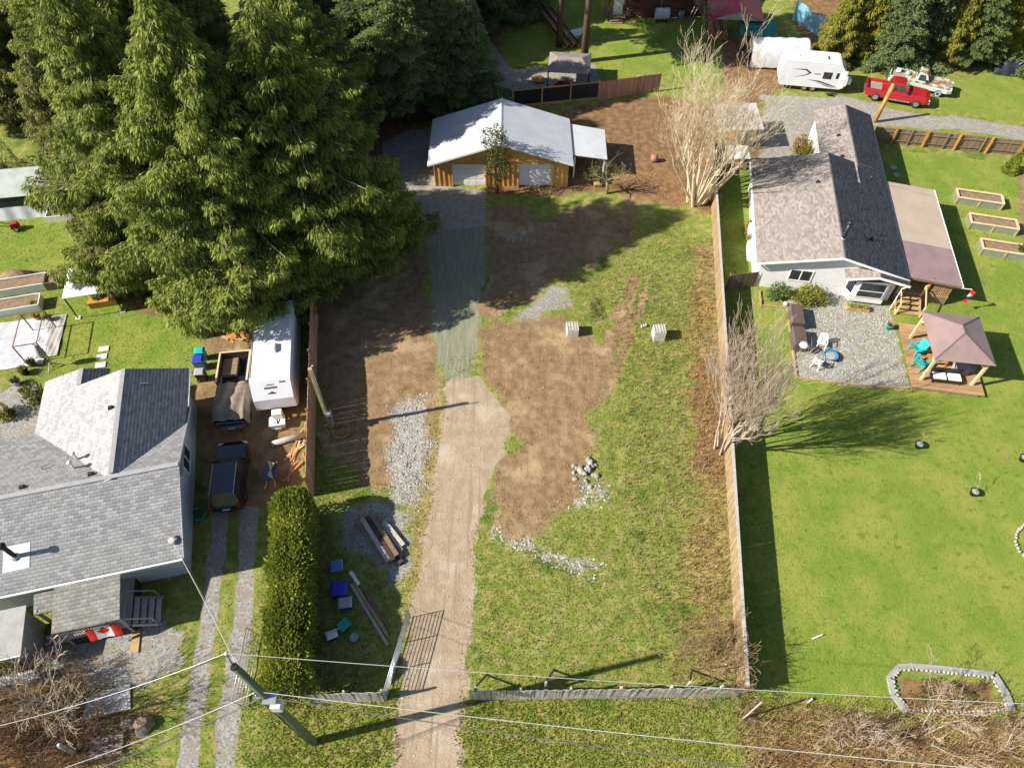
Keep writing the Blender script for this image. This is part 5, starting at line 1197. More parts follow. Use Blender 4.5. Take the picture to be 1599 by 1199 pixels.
side([(.75,1.45),(1.55,1.45),(1.55,2.1),(.75,2.1)], 'window', GLASS, .02); side([(1.95,1.55),(2.2,1.55),(2.2,2.1),(1.95,2.1)], 'window', GLASS, .02)
side([(2.35,.62),(2.9,.62),(2.9,2.35),(2.35,2.35)], 'door', TRIM, .015); side([(-.1,1.78),(.5,1.78),(.5,1.9),(-.1,1.9)], 'lettering', mat('grey_lettering',(.22,.22,.23),(.25,.25,.26)))
for k in range(2): mb = MB(); mb.box(1.55,2.2,-1.45-k*.25,-1.22-k*.25,.32-k*.18,.36-k*.18); mb.build('step', DARK, t)
t = camper('camper_trailer', 'white camper trailer with flat roof beside the red cedar fence', (-15.6,30.05,0), rad(-81), 7.6, 2.5, 2.95, .75, False)
CL = mat('camper_lettering',(.05,.05,.055),(.06,.06,.065))
def cap(y0, y1, s0, s1, nm):   # marks on the sloping front cap
    a, b = Vector((3.75,0,2.95*.62)), Vector((3.05,0,2.89)); n = Vector((b.z-a.z,0,a.x-b.x)).normalized(); p, q = a.lerp(b,s0)+n*.004, a.lerp(b,s1)+n*.004
    quadpart(nm, [(p.x,y0,p.z),(p.x,y1,p.z),(q.x,y1,q.z),(q.x,y0,q.z)], CL, t)
for k in range(9): cap(-.42+k*.09,-.42+k*.09+.06,.56,.66,'lettering')
for k in range(5): cap(-.25+k*.1,-.25+k*.1+.06,.74,.80,'lettering')
for k in range(5): cap(.55+k*.08,.55+k*.08+.05,.82,.90,'lettering')
a, b = Vector((3.75,0,2.95*.62)), Vector((3.05,0,2.89)); p, q = a.lerp(b,.28)+Vector((.004,0,.004)), a.lerp(b,.42)+Vector((.004,0,.004)); mb = MB(); mb.poly([(p.x,-.35,p.z),(p.x,.32,p.z),(q.x,.02,q.z)]); mb.build('peak_emblem', CL, t)
# dark heap under a tarp at the evergreens
p = G(1580,118); t = thing('tarped_heap', 'dark tarped vehicle heap at the evergreens beside the grass', 'heap', (p.x,p.y+.8,0), rad(-12))
mb = MB(); mb.grid(lambda u, v: ((u-.5)*3.6*(1-.15*abs(v-.5)), (v-.5)*2.0, max(-.05, 1.2*(1-abs(u*2-1)**3)*(1-abs(v*2-1)**3)+.08*math.sin(u*19+v*7))), 22, 14); mb.build('tarp', mat('black_tarp',(.03,.032,.045),(.02,.02,.028), rough=.4), t, smooth=True)
mb = MB(); mb.bar((.3,-.7,1.12),(1.2,.2,1.2),.1,.03); mb.build('strap', CONCG, t); mb = MB(); mb.bar((1.2,-.6,1.1),(.4,.3,1.22),.1,.03); mb.build('strap', CONCG, t)

# ---------------------------------------------------------------- buildings and shelters at the back
t = thing('log_house', 'dark red brown log sided house beyond the shaded lawn', 'house', (12.6,79.7,-.05), rad(3))
mb = MB(); mb.box(0,9.5,.1,7,-.1,3.4); mb.build('wall', mat('red_brown_log',(.155,.062,.040),(.11,.045,.03), sc=2), t)
for k in range(15): mb = MB(); mb.tube((0,.1,.1+k*.22),(9.5,.1,.1+k*.22),.115,n=8); mb.build('log', MATS['red_brown_log'], t, smooth=True)
window(t, 2.6, 3.4, 2.3, 3.1, -.02, 2)
for r0, r1 in (((-.5,-.6,3.2),(10,-.6,3.2)),): mb = MB(); mb.slab([(-.5,-.6,3.35),(10,-.6,3.35),(10,3.6,5.2),(-.5,3.6,5.2)],.1); mb.slab([(10,7.6,3.35),(-.5,7.6,3.35),(-.5,3.6,5.2),(10,3.6,5.2)],.1); mb.build('roof', ROOFB, t)
mb = MB(); mb.box(-2.2,-.1,-.6,2.2,.3,.4); mb.build('deck', BROWNW, t)
for x, y in ((-2.1,-.5),(-.2,-.5)): mb = MB(); mb.box(x-.06,x+.06,y-.06,y+.06,-.1,2.6); mb.build('deck_post', DKW, t)
for k in range(2): mb = MB(); mb.box(-1.9,-.5,-.95-k*.3,-.65-k*.3,.18-k*.14,.24-k*.14); mb.build('step', BROWNW, t)
mb = MB(); mb.box(-1.5,-.5,.1,.16,.4,2.3); mb.build('door', WHITE, t)
p = G(1032,34); t = thing('oil_tank', 'pale grey oil tank against the log house', 'tank', (p.x,p.y,0), rad(3))
mb = MB(); n = 16; mb.lathe([(.0,-.8),(.42,-.78),(.48,-.7),(.48,.7),(.42,.78),(.0,.8)], (0,0,0), 16); o = mb.build('tank', mat('tank_grey',(.50,.53,.56),(.44,.47,.50),rough=.4), t, smooth=True); o.rotation_euler = (0,rad(90),0); o.location = (0,0,.85); o.scale = (1.25,1,1)
for x in (-.6,.6): mb = MB(); mb.box(x-.04,x+.04,-.35,.35,-.05,.5); mb.build('leg', DARK, t)
mb = MB(); mb.tube((-.2,0,1.4),(-.2,0,2.4),.03,n=6); mb.build('vent_pipe', STEEL, t)
p = G(1063,30); o = MB(); o.lathe([(.28,0),(.34,.8),(.30,.82)], (p.x,p.y,-.02), 12); tag(o.build('rain_barrel', mat('blue_grey_drum',(.20,.25,.30),(.17,.21,.26))), 'blue grey barrel beside the oil tank', 'barrel')
t = thing('ladder', 'grey metal ladder leaning at the log house corner', 'ladder', G(1078,30)); 
for s in (-.2,.2): mb = MB(); mb.bar((s,0,0),(s+1.1,.9,2.6),.05,.05); mb.build('rail', STEEL, t)
for k in range(8): mb = MB(); f = (k+.6)/8.6; mb.bar((-.2+1.1*f,.9*f,2.6*f),(.2+1.1*f,.9*f,2.6*f),.03,.03); mb.build('rung', STEEL, t)
# red tarp shelter and green tarp shelter
t = thing('red_tarp_shelter', 'peaked red tarp shelter over stacked firewood', 'shelter', (23.7,76.5,0), rad(-6))
RT = mat('red_tarp',(.50,.022,.06),(.42,.02,.045), sc=2, rough=.45, bump=.3, bs=5)
mb = MB(); mb.slab([(-2.9,-2.3,2.3),(-.1,-2.3,3.3),(-.1,3,3.3),(-2.9,3,2.3)],.03); mb.build('roof', RT, t); mb = MB(); mb.slab([(-.1,-2.3,3.3),(2.6,-2.3,2.3),(2.6,3,2.3),(-.1,3,3.3)],.03); mb.build('roof', mat('red_tarp_faded',(.52,.06,.04),(.45,.05,.035), rough=.45), t)
for x, y in ((-2.7,-2.1),(2.4,-2.1),(-2.7,2.8),(2.4,2.8)): mb = MB(); mb.box(x-.06,x+.06,y-.06,y+.06,-.1,2.3); mb.build('post', BROWNW, t)
mb = MB(); mb.poly([(-2.5,-2.2,2.35),(2.2,-2.2,2.35),(-.1,-2.2,3.2)]); mb.build('gable_sheet', CONCG, t)
for k in range(24): mb = MB(); a = k % 8; mb.tube((-2.5+a*.24,-1.8,.12+(k//8)*.24),(-2.5+a*.24,1.8,.12+(k//8)*.24),.115,.1,7); mb.build('firewood', LOGW if k % 3 else BROWNW, t)
t = thing('green_tarp_shelter', 'low green tarp shelter next to the red tarp roof', 'shelter', (25.4,73.6,0), rad(-6))
mb = MB(); mb.slab([(-1.9,-1.2,1.75),(1.8,-1.2,1.75),(1.8,1.4,2.2),(-1.9,1.4,2.2)],.03); mb.build('roof', mat('green_tarp',(.03,.20,.15),(.025,.15,.12), sc=1.5, rough=.4, bump=.3, bs=5), t)
for x in (-1.7,0,1.6):
    for y in (-1.0,1.2): mb = MB(); mb.box(x-.05,x+.05,y-.05,y+.05,-.1,1.75); mb.build('post', BROWNW, t)
for k in range(10): mb = MB(); mb.box(-1.6+k*.34,-1.4+k*.34,-1.0,-.96,.0,1.2); mb.build('slat', DKW, t)
# arched white tarp shelter
t = thing('arched_shelter', 'arched white tarp shelter behind the travel trailer', 'shelter', (26.9,70.4,0), rad(-3))
def arch(u, v): a = math.pi*(.02+.96*v); return ((u-.5)*5.6, math.cos(a)*1.55, -.05+math.sin(a)**.8*2.45+.03*math.sin(u*28))
mb = MB(); mb.grid(arch, 20, 16); mb.build('cover', mat('white_tarp',(.60,.62,.64),(.50,.52,.55), sc=1.2, rough=.4, bump=.3, bs=4), t, smooth=True)
for u in (0,.25,.5,.75,1): mb = MB(); mb.path([Vector(arch(u,k/10))-Vector((0,0,.03)) for k in range(11)], .03, 5); mb.build('hoop', STEEL, t)
# blue tarp fence
t = thing('blue_tarp_screen', 'blue tarp screen hung along a leaning fence', 'screen', (30.8,79.3,0), math.atan2(-4.6,2.4))
mb = MB(); mb.grid(lambda u, v: (u*5.4, .05*math.sin(u*22+v*3), .05+v*(1.9+.15*math.sin(u*9))), 24, 8); mb.build('tarp', mat('light_blue_tarp',(.22,.44,.55),(.16,.34,.46), sc=1.2, rough=.45), t, smooth=True)
for k in range(4): mb = MB(); mb.box(k*1.75-.05,k*1.75+.05,.08,.18,-.1,2.1); mb.build('post', GREYW, t)
# grey blue house and white trailer behind the firs
t = thing('blue_grey_house', 'blue grey sided house half hidden behind the firs', 'house', (-10.3,84.5,-.05), rad(4))
mb = MB(); mb.box(0,9,0,6,-.1,3.6); mb.build('wall', mat('slate_siding',(.12,.145,.19),(.10,.12,.16), sc=2), t); window(t, 4.9, 5.9, 1.4, 2.7, 0, 2)
mb = MB(); mb.slab([(-.5,-.6,3.5),(9.5,-.6,3.5),(9.5,3,5.2),(-.5,3,5.2)],.1); mb.slab([(9.5,6.6,3.5),(-.5,6.6,3.5),(-.5,3,5.2),(9.5,3,5.2)],.1); mb.build('roof', ROOFB, t)
t = thing('box_trailer', 'white box trailer standing under the firs behind the fence', 'trailer', (-8.3,66.3,0), rad(4))
mb = MB(); mb.box(-3.2,3.4,-1.1,1.1,.5,2.3); mb.build('body', WHITE, t); mb = MB(); mb.box(-3.3,3.5,-1.2,1.2,2.31,2.4); mb.build('roof', CONCG, t)
for x in (-.5,.4):
    for s in (-1,1): wheel(t, x, s*1.0, .34, .22)
p = G(592,178); t = thing('blue_tarp_heap', 'blue tarp over a heap beside the dark back fence', 'heap', (p.x,p.y,0))
mb = MB(); mb.grid(lambda u, v: ((u-.5)*3.2, (v-.5)*2.0, max(-.05, 1.15*(1-abs(u*2-1)**2.4)*(1-abs(v*2-1)**2.4)+.10*math.sin(u*14+v*5))), 18, 12); mb.build('tarp', mat('blue_tarp',(.012,.03,.30),(.01,.022,.20), rough=.4), t, smooth=True)
# tall trunks on the shaded lawn
CON['trunkA'] = (22.0, 4.2, 9.0, 200, 26, 'fir', 14, FIR)
conifer('trunkA', G(912,96), 'tall fir with bare grey trunk beside the dark canopy', 'bare trunked firs on the shaded lawn', 1.0, 0, name='fir_tree')
conifer('trunkA', G(873,72), 'tall fir with bare grey trunk behind the timber stack', 'bare trunked firs on the shaded lawn', .95, 2., name='fir_tree')
# stack of long poles
A, B = G(893,76), G(842,8)
t = thing('timber_stack', 'long stack of split timber poles beside the shaded lawn', 'timber', A, math.atan2(B.y-A.y,B.x-A.x)); L = (B-A).length
for k in range(14):
    i, j = k % 7, k//7; mb = MB(); mb.tube((.1*(k%3),-.75+i*.25,.13+j*.24),(L-.2*(k%4),-.75+i*.25,.13+j*.24),.12,.10,7); mb.build('timber_pole', (LOGW, BROWNW, DKW)[(k*5) % 3], t, smooth=True)
p = G(897,58); t = thing('white_tub', 'white fibreglass tub on the shaded lawn by the timber stack', 'tub', (p.x,p.y,0), rad(35))
mb = MB(); mb.lathe([(.55,0),(.72,.45),(.80,.48),(.70,.44),(.50,.08)], (0,0,-.02), 16, sx=1.5, sy=.85); mb.build('shell', TRIM, t, smooth=True)
# dark canopy with quad bike
t = thing('dark_canopy', 'grey topped black canopy over a quad bike', 'canopy', (5.55,66.6,0), rad(-6))
mb = MB(); mb.slab([(-2.0,-1.9,2.0),(2.1,-1.9,2.0),(1.2,.1,2.5),(-1.1,.1,2.5)],.05); mb.build('roof', mat('grey_canopy',(.26,.23,.21),(.20,.18,.17), sc=1), t)
mb = MB(); mb.slab([(2.1,1.9,2.0),(-2.0,1.9,2.0),(-1.1,.1,2.5),(1.2,.1,2.5)],.05); mb.slab([(-2.0,1.9,2.0),(-2.0,-1.9,2.0),(-1.1,.1,2.5),(-1.1,.09,2.5)],.05); mb.slab([(2.1,-1.9,2.0),(2.1,1.9,2.0),(1.2,.1,2.5),(1.2,.09,2.5)],.05); mb.build('roof', MATS['grey_canopy'], t)
for x in (-1.9,2.0):
    for y in (-1.8,1.8): mb = MB(); mb.box(x-.06,x+.06,y-.06,y+.06,-.1,2.05); mb.build('post', BLACK, t)
t = thing('quad_bike', 'red quad bike parked under the dark canopy', 'quad bike', (5.0,65.1,0), rad(20))
mb = MB(); loft(mb, [(-.8,.3,.3,.5,.65,.8),(-.2,.22,.22,.45,.6,.85),(.2,.22,.2,.45,.65,.9),(.85,.34,.3,.5,.6,.78)]); mb.build('body', mat('quad_red',(.42,.02,.02),(.36,.02,.02),rough=.3), t)
for x in (-.6,.6):
    for s in (-1,1): wheel(t, x, s*.45, .28, .24)
mb = MB(); mb.bar((.35,-.38,1.05),(.35,.38,1.05),.04,.04); mb.bar((.35,0,.85),(.35,0,1.05),.05,.05); mb.build('handlebar', BLACK, t); mb = MB(); mb.box(-.6,.0,-.15,.15,.82,.95); mb.build('seat', BLACK, t)
# garden sheds between fence and gravel yard
t = thing('tool_shed', 'open timber shed with streaked pale metal roof beside the bare tree', 'shed', (20.1,57.1,0), rad(2))
mroof([(21.95,55.2,2.1),(22.1,59.1,2.35),(18.2,59.0,2.35),(18.0,55.2,2.1)][:1]+[(22.1,59.0,2.30),(18.2,58.95,2.30),(18.0,55.15,2.05)], 'roof', mat('streaked_metal',(.56,.55,.55),(.40,.36,.33), sc=1.5, stretch=(1,.3,1)), t)
for x in (-1.8,1.7):
    for y in (-1.7,1.7): mb = MB(); mb.box(x-.07,x+.07,y-.07,y+.07,-.1,2.05); mb.build('post', BROWNW, t)
for k in range(18): mb = MB(); mb.box(-1.85+k*.2,-1.67+k*.2,1.74,1.78,0,2.0); mb.build('board', BROWNW, t)
for k in range(14): mb = MB(); mb.tube((-1.4+(k%7)*.25,-.9,.14+(k//7)*.25),(-1.4+(k%7)*.25,.6,.14+(k//7)*.25),.12,.11,7); mb.build('firewood', LOGW, t)
p = G(1146,262); t = thing('lean_to_shed', 'low lean to with white sheet roof beside the long fence', 'shed', (p.x,p.y,0))
mb = MB(); mb.slab([(-.9,-.5,1.25),(1.0,-.5,1.25),(1.0,.9,1.6),(-.9,.9,1.6)],.03); mb.build('roof', TRIM, t); mb = MB(); mb.box(-.8,.9,-.35,.8,-.05,1.2); mb.build('wall', BROWNW, t)
# plastic greenhouse
t = thing('greenhouse', 'long plastic sheeted greenhouse with dark mesh side', 'greenhouse', (-40.2,46.6,0), rad(9))
mb = MB(); mb.slab([(-3.5,-.4,1.9),(3.2,-.4,1.9),(3.2,2.6,2.5),(-3.5,2.6,2.5)],.03); mb.build('roof', mat('cloudy_plastic',(.42,.46,.43),(.34,.37,.33), sc=1.2, rough=.35), t)
mb = MB(); mb.box(-3.4,3.1,-.36,-.33,.95,1.86); mb.build('mesh_side', mat('dark_green_mesh',(.02,.035,.03),(.03,.045,.04)), t)
mb = MB(); mb.grid(lambda u, v: (-3.4+u*6.5, -.38-.35*(1-v)+.04*math.sin(u*30), -.05+v*1.0), 26, 4); mb.build('plastic_side', mat('white_plastic_sheet',(.58,.60,.64),(.48,.50,.55), rough=.35), t, smooth=True)
for x in (-3.3,-1.1,1.0,3.0):
    for y in (-.3,2.5): mb = MB(); mb.box(x-.05,x+.05,y-.05,y+.05,-.1,1.88 if y < 0 else 2.4); mb.build('post', BROWNW, t)
# ---------------------------------------------------------------- white house yard
# pavilion
dk = thing('timber_deck', 'low timber deck beside the gravel patio under the pavilion', 'deck', (26.6,28.55,0), rad(-9.7))
nb = 20
for k in range(nb):
    mb = MB(); y0 = .0+k*.29; xr = 4.65 if k < 12 else 4.65-(k-11)*.18
    mb.box(.05-.02*(k%2), xr, y0, y0+.275, .20, .245); mb.build('deck_board', mat('worn_deck_boards',(.40,.25,.125),(.30,.185,.09), sc=2, ov=.14, stretch=(.4,3,1)), dk)
for y in (.0,2.9,5.7): mb = MB(); mb.box(.1,4.3,y+.02,y+.12,-.08,.198); mb.build('joist', BROWNW, dk)
gz_ = thing('pavilion', 'mauve metal hip roofed pavilion on pale timber posts', 'pavilion', (29.3,30.75,.2), rad(-8))
HX, HY, EZ2, RZ3 = 1.9, 2.15, 2.45, 3.3
P4 = [(-HX,-HY,EZ2),(HX,-HY,EZ2),(HX,HY,EZ2),(-HX,HY,EZ2)]; R2 = [(0,-.35,RZ3),(0,.35,RZ3)]
for pts in ([P4[0],P4[1],R2[0]], [P4[2],P4[3],R2[1]], [P4[1],P4[2],R2[1],R2[0]], [P4[3],P4[0],R2[0],R2[1]]):
    mb = MB(); n = (Vector(pts[1])-Vector(pts[0])).cross(Vector(pts[2])-Vector(pts[0])).normalized(); mb.hull8([tuple(Vector(p)-n*.04) for p in pts], pts); mb.build('roof_panel', MAUVE, gz_)
for a, b in ((P4[0],R2[0]),(P4[1],R2[0]),(P4[2],R2[1]),(P4[3],R2[1]),(R2[0],R2[1])):
    mb = MB(); mb.bar(Vector(a)+Vector((0,0,.015)), Vector(b)+Vector((0,0,.015)), .08, .03); mb.build('hip_cap', mat('dark_mauve_cap',(.17,.12,.115),(.15,.105,.10)), gz_)
for x in (-1.62,1.62):
    for y in (-1.85,1.85):
        mb = MB(); mb.box(x-.08,x+.08,y-.08,y+.08,-.02,2.38); mb.build('post', PINE, gz_)
        mb = MB(); mb.bar((x,y,1.7),(x-.6*(1 if x > 0 else -1),y,2.36),.09,.09); mb.bar((x,y,1.7),(x,y-.6*(1 if y > 0 else -1),2.36),.09,.09); mb.build('brace', PINE, gz_)
for a, b in (((-1.62,-1.85,2.34),(1.62,-1.85,2.34)),((-1.62,1.85,2.34),(1.62,1.85,2.34)),((-1.62,-1.85,2.30),(-1.62,1.85,2.30)),((1.62,-1.85,2.30),(1.62,1.85,2.30))):
    mb = MB(); mb.bar(a,b,.1,.14); mb.build('beam', PINE, gz_)
t = thing('garden_sofa', 'dark garden sofa with white cushions under the pavilion', 'sofa', (29.0,29.1,.245), rad(-8))
mb = MB(); mb.box(-.95,.95,-.35,.35,.12,.36); mb.build('seat', DARK, t); mb = MB(); mb.box(-.95,.95,.30,.38,.36,.8); mb.build('backrest', DARK, t)
for x in (-.5,.45): mb = MB(); mb.tbox(x-.4,x+.4,-.3,.26,.362,.5,.04,.04); mb.build('cushion', WCL, t)
for x in (-.88,.88):
    for y in (-.3,.3): mb = MB(); mb.box(x-.04,x+.04,y-.04,y+.04,0,.12); mb.build('leg', DARK, t)
def table(label, loc, m, L=1.1, W=.6, h=.5, rz=0.):
    t = thing('garden_table', label, 'table', loc, rz); mb = MB(); mb.box(-L/2,L/2,-W/2,W/2,h-.05,h); mb.build('tabletop', m, t)
    for x in (-L/2+.06,L/2-.06):
        for y in (-W/2+.06,W/2-.06): mb = MB(); mb.box(x-.03,x+.03,y-.03,y+.03,0,h-.05); mb.build('leg', m, t)
    return t
table('brown low table under the pavilion', (28.9,30.6,.245), LOGW, 1.2, .7, .45, rad(-8))
t = thing('fire_table', 'grey fire table under the pavilion roof edge', 'table', (30.3,29.9,.245), rad(-8)); mb = MB(); mb.tbox(-.4,.4,-.4,.4,0,.6,.06,.06); mb.build('base', CONCG, t); mb = MB(); mb.box(-.5,.5,-.5,.5,.602,.66); mb.build('top', CONCG, t)
# adirondack chairs
TEAL = mat('turquoise_plastic',(.02,.42,.46),(.02,.36,.40), rough=.45)
def adirondack(label, loc, rz):
    t = thing('garden_chair', label, 'chair', loc, rz, 'turquoise chairs on the timber deck')
    for k in range(5): mb = MB(); y = -.26+k*.13; mb.bar((.28,y,.38),(-.22,y,.26),.11,.02,up=(0,0,1)); mb.build('seat_slat', TEAL, t)
    for k in range(5): mb = MB(); y = -.28+k*.14; mb.bar((-.20,y*.85,.26),(-.48,y*1.1,.92+.08*(1-abs(k-2)/2)),.12,.02,up=(1,0,.3)); mb.build('back_slat', TEAL, t)
    for s in (-1,1):
        mb = MB(); mb.box(-.38,.40,s*.37-.07,s*.37+.07,.54,.57); mb.build('armrest', TEAL, t)
        mb = MB(); mb.box(.26,.34,s*.34-.03,s*.34+.03,0,.54); mb.build('leg', TEAL, t); mb = MB(); mb.bar((-.52,s*.31,.02),(.30,s*.31,.36),.04,.1); mb.build('leg', TEAL, t); mb = MB(); mb.bar((-.3,s*.34,.25),(-.36,s*.36,.54),.05,.05); mb.build('arm_support', TEAL, t)
    return t
p = G(1429,549,.25); adirondack('turquoise slatted chair beside the pavilion post facing the patio', p, rad(195)); p = G(1434,571,.25); adirondack('turquoise slatted chair with its back to the patio gravel', p, rad(40))
# teal pot with grass
def pot(label, loc, r, h, m, plant=None, seed=0, name='plant_pot', dens=60, cat='pot', group=None, pl=(.25,.5)):
    t = thing(name, label, cat, loc, 0, group); mb = MB(); mb.lathe([(r*.7,0),(r,h*.9),(r*1.08,h*.92),(r*1.08,h),(r*.92,h),(r*.86,h*.85),(.01,h*.84)], (0,0,-.02), 14); mb.build('pot', m, t, smooth=True)
    if plant:
        rg = np.random.default_rng(seed); n = dens; a = rg.random(n)*6.28; d = unit(np.stack([np.cos(a)*.6,np.sin(a)*.6,np.ones(n)],1)+rg.normal(size=(n,3))*.2); p0 = np.stack([np.cos(a)*r*.5*rg.random(n),np.sin(a)*r*.5*rg.random(n),np.full(n,h*.8)],1)
        V, Q = kites(p0, d, unit(np.cross(d, rg.normal(size=(n,3)))), rg.uniform(*pl,n), rg.uniform(.03,.09,n), .15); np_mesh('plant', V, Q, plant, t, np.repeat(rg.random(n),4))
    return t
pot('turquoise pot of dry grass beside the deck stairs', G(1387,513), .22, .38, TEAL, MATS['golden_leaves'], 3)
# patio things
BRP = mat('brown_resin',(.12,.085,.078),(.10,.07,.065), sc=2, rough=.6)
for (px, py, L, lab) in ((1240,505,1.75,'brown resin deck box against the patio edging next to the green shrub'), (1244,540,1.6,'brown resin deck box against the patio edging next to the white chair')):
    p = G(px,py); t = thing('deck_box', lab, 'storage box', (p.x+.05,p.y+.25,0), rad(-7)); mb = MB(); mb.box(-.42,.42,-L/2,L/2,-.03,.72); mb.build('bin', BRP, t)
    mb = MB(); mb.hull8([(-.47,-L/2-.05,.722),(.47,-L/2-.05,.722),(.47,L/2+.05,.722),(-.47,L/2+.05,.722)], [(-.40,-L/2,.84),(.42,-L/2,.80),(.42,L/2,.80),(-.40,L/2,.84)]); mb.build('lid', BRP, t)
p = G(1249,552); t = thing('kettle_grill', 'white lidded kettle grill at the end of the deck boxes', 'grill', p)
mb = MB(); mb.lathe([(.02,.62),(.22,.68),(.30,.82),(.30,.86)], (0,0,0), 14); mb.build('bowl', BLACK, t, smooth=True); mb = MB(); mb.lathe([(.31,.862),(.27,.98),(.14,1.07),(.02,1.09)], (0,0,0), 14); mb.build('lid', TRIM, t, smooth=True)
for a in (0,2.1,4.2): mb = MB(); mb.bar((math.cos(a)*.15,math.sin(a)*.15,.7),(math.cos(a)*.34,math.sin(a)*.34,-.03),.03,.03); mb.build('leg', BLACK, t)
def plastic_chair(label, loc, rz):
    t = thing('plastic_chair', label, 'chair', loc, rz, 'white plastic patio chairs')
    mb = MB(); mb.hull8([(-.24,-.24,.40),(.26,-.26,.42),(.26,.26,.42),(-.24,.24,.40)],[(-.24,-.24,.43),(.26,-.26,.45),(.26,.26,.45),(-.24,.24,.43)]); mb.build('seat', TRIM, t)
    for k in range(5): mb = MB(); y = -.2+k*.1; mb.bar((-.24,y,.43),(-.36,y*1.15,.86),.05,.025,up=(1,0,0)); mb.build('back_slat', TRIM, t)
    mb = MB(); mb.path([(-.25,-.25,.44),(-.36,-.25,.80),(-.385,-.12,.90),(-.385,.12,.90),(-.36,.25,.80),(-.25,.25,.44)], .03, 6); mb.build('back_frame', TRIM, t)
    for s in (-1,1): mb = MB(); mb.path([(-.33,s*.27,.66),(.22,s*.30,.64),(.27,s*.29,.42)], .03, 6); mb.build('armrest', TRIM, t)
    for x, y in ((.25,.25),(.25,-.25),(-.24,.23),(-.24,-.23)): mb = MB(); mb.bar((x,y,.42),(x*1.25,y*1.2,-.04),.05,.05); mb.build('leg', TRIM, t)
    return t
plastic_chair('white plastic chair turned towards the grill on the patio', G(1281,540), rad(250)); plastic_chair('white plastic chair with its back to the lawn edge', G(1274,571), rad(50))
p = G(1296,558); t = thing('fire_bowl', 'blue round fire bowl on the gravel patio', 'fire pit', p); mb = MB(); mb.lathe([(.25,.0),(.48,.26),(.52,.30),(.44,.28),(.22,.10),(.01,.09)], (0,0,0), 18); mb.build('bowl', mat('blue_enamel',(.03,.20,.34),(.03,.16,.28), rough=.35), t, smooth=True)
mb = MB(); mb.lathe([(.36,.2),(.30,.24),(.01,.25)], (0,0,0), 12); mb.build('ash', CONCG, t)
# timber edging
def edging(label, pts, w=.09, h=.16, m=None):
    t = thing('timber_edging', label, 'edging', pts[0]); o = pts[0]
    for a, b in zip(pts[:-1], pts[1:]): mb = MB(); mb.bar(a-o+Vector((0,0,h*.3)), b-o+Vector((0,0,h*.3)), w, h); mb.build('timber', m or PTW, t)
    return t
edging('timber edging between the gravel patio and the lawn', [G(1186,455),G(1188,478),G(1229,481),G(1243,590),G(1330,601),G(1418,607)])
p = G(1338,483); t = thing('planter_box', 'low wooden planter of bright green plants below the bay window', 'planter', (p.x,p.y,0), rad(-8))
mb = MB(); mb.box(-.8,.8,-.22,.22,-.03,.28); mb.build('box', PTW, t); rg = np.random.default_rng(9); n = 420
V, Q = kites(np.stack([rg.uniform(-.75,.75,n),rg.uniform(-.2,.2,n),np.full(n,.25)],1), unit(rg.normal(size=(n,3))*.5+np.array([0,0,1.])), unit(rg.normal(size=(n,3))), rg.uniform(.1,.25,n), rg.uniform(.04,.09,n)); np_mesh('plants', V, Q, HEDGE, t, np.repeat(rg.random(n),4))
p = G(1226,476); o = MB(); o.lathe([(.02,-.05),(.15,.02),(.17,.14),(.10,.24),(.01,.27)], p, 10); tag(o.build('garden_globe', TRIM, smooth=True), 'white round stone at the timber edging corner', 'stone')
# raised beds
for (cx, cy, lab) in ((38.75,48.0,'raised bed with metal sides and soil next to the fence end'), (38.6,44.85,'middle raised bed with metal sides between the other two'), (38.3,41.8,'raised bed with metal sides and a small plant next to the deck roof shade')):
    t = thing('raised_bed', lab, 'raised bed', (cx,cy,0), rad(-14), 'metal sided raised beds on the lawn'); L, W, h = 3.5, 1.15, .62
    for y in (-W/2,W/2): mb = MB(); mb.box(-L/2,L/2,y-.02,y+.02,-.03,h-.02); mb.build('side_panel', STEEL, t); mb = MB(); mb.box(-L/2-.06,L/2+.06,y-.09,y+.09,h-.018,h+.03); mb.build('rim_board', PINE, t)
    for x in (-L/2,L/2): mb = MB(); mb.box(x-.02,x+.02,-W/2+.022,W/2-.022,-.03,h-.02); mb.build('end_panel', STEEL, t); mb = MB(); mb.box(x-.09,x+.09,-W/2+.092,W/2-.092,h-.018,h+.028); mb.build('rim_board', PINE, t)
    for x in (-L/2,0,L/2):
        for y in (-W/2-.05,W/2+.05): mb = MB(); mb.box(x-.05,x+.05,y-.03,y+.03,-.05,h-.02); mb.build('post', PTW, t)
    mb = MB(); mb.grid(lambda u, v: ((u-.5)*(L-.08), (v-.5)*(W-.08), h-.14+.05*math.sin(u*23)*math.sin(v*9)), 20, 6); mb.build('soil', mat('bed_soil',(.27,.185,.115),(.19,.125,.075), sc=6, bump=.6), t, smooth=True)
shrub('bed_plant', Vector((39.4,41.6,.45)), (.3,.25,.3), 'small green plant growing in the raised bed', 160, SHRUB, 120, cat='plant')
# saplings in pots on the lawn
for k, (px, py, lab) in enumerate(((1433,697,'black potted sapling nearer the bare tree shadow'), (1519,771,'black potted sapling on the open lawn'), (1596,718,'black potted sapling near the stone ring'))):
    t = pot(lab, G(px,py), .26, .36, BLACK, None, k, 'potted_sapling', cat='potted tree', group='potted saplings on the lawn'); rg = np.random.default_rng(130+k); mb = MB(); grow(mb, (0,0,.3), (.1,.0,1), .7, .018, 2, rg, .2, .5, 2, .6); mb.build('sapling', TWIG2, t)
    mb = MB(); mb.lathe([(.21,.29),(.01,.31)], (0,0,0), 12); mb.build('soil', CONCG, t)
for px, py, lab in ((1395,262,'round grey cover in the shaded lawn nearer the fence'),(1400,274,'round grey cover in the shaded lawn nearer the house')):
    o = MB(); o.lathe([(.30,-.02),(.30,.04),(.26,.05)], G(px,py), 16); tag(o.build('ground_cover_lid', CONCG), lab, 'cover')
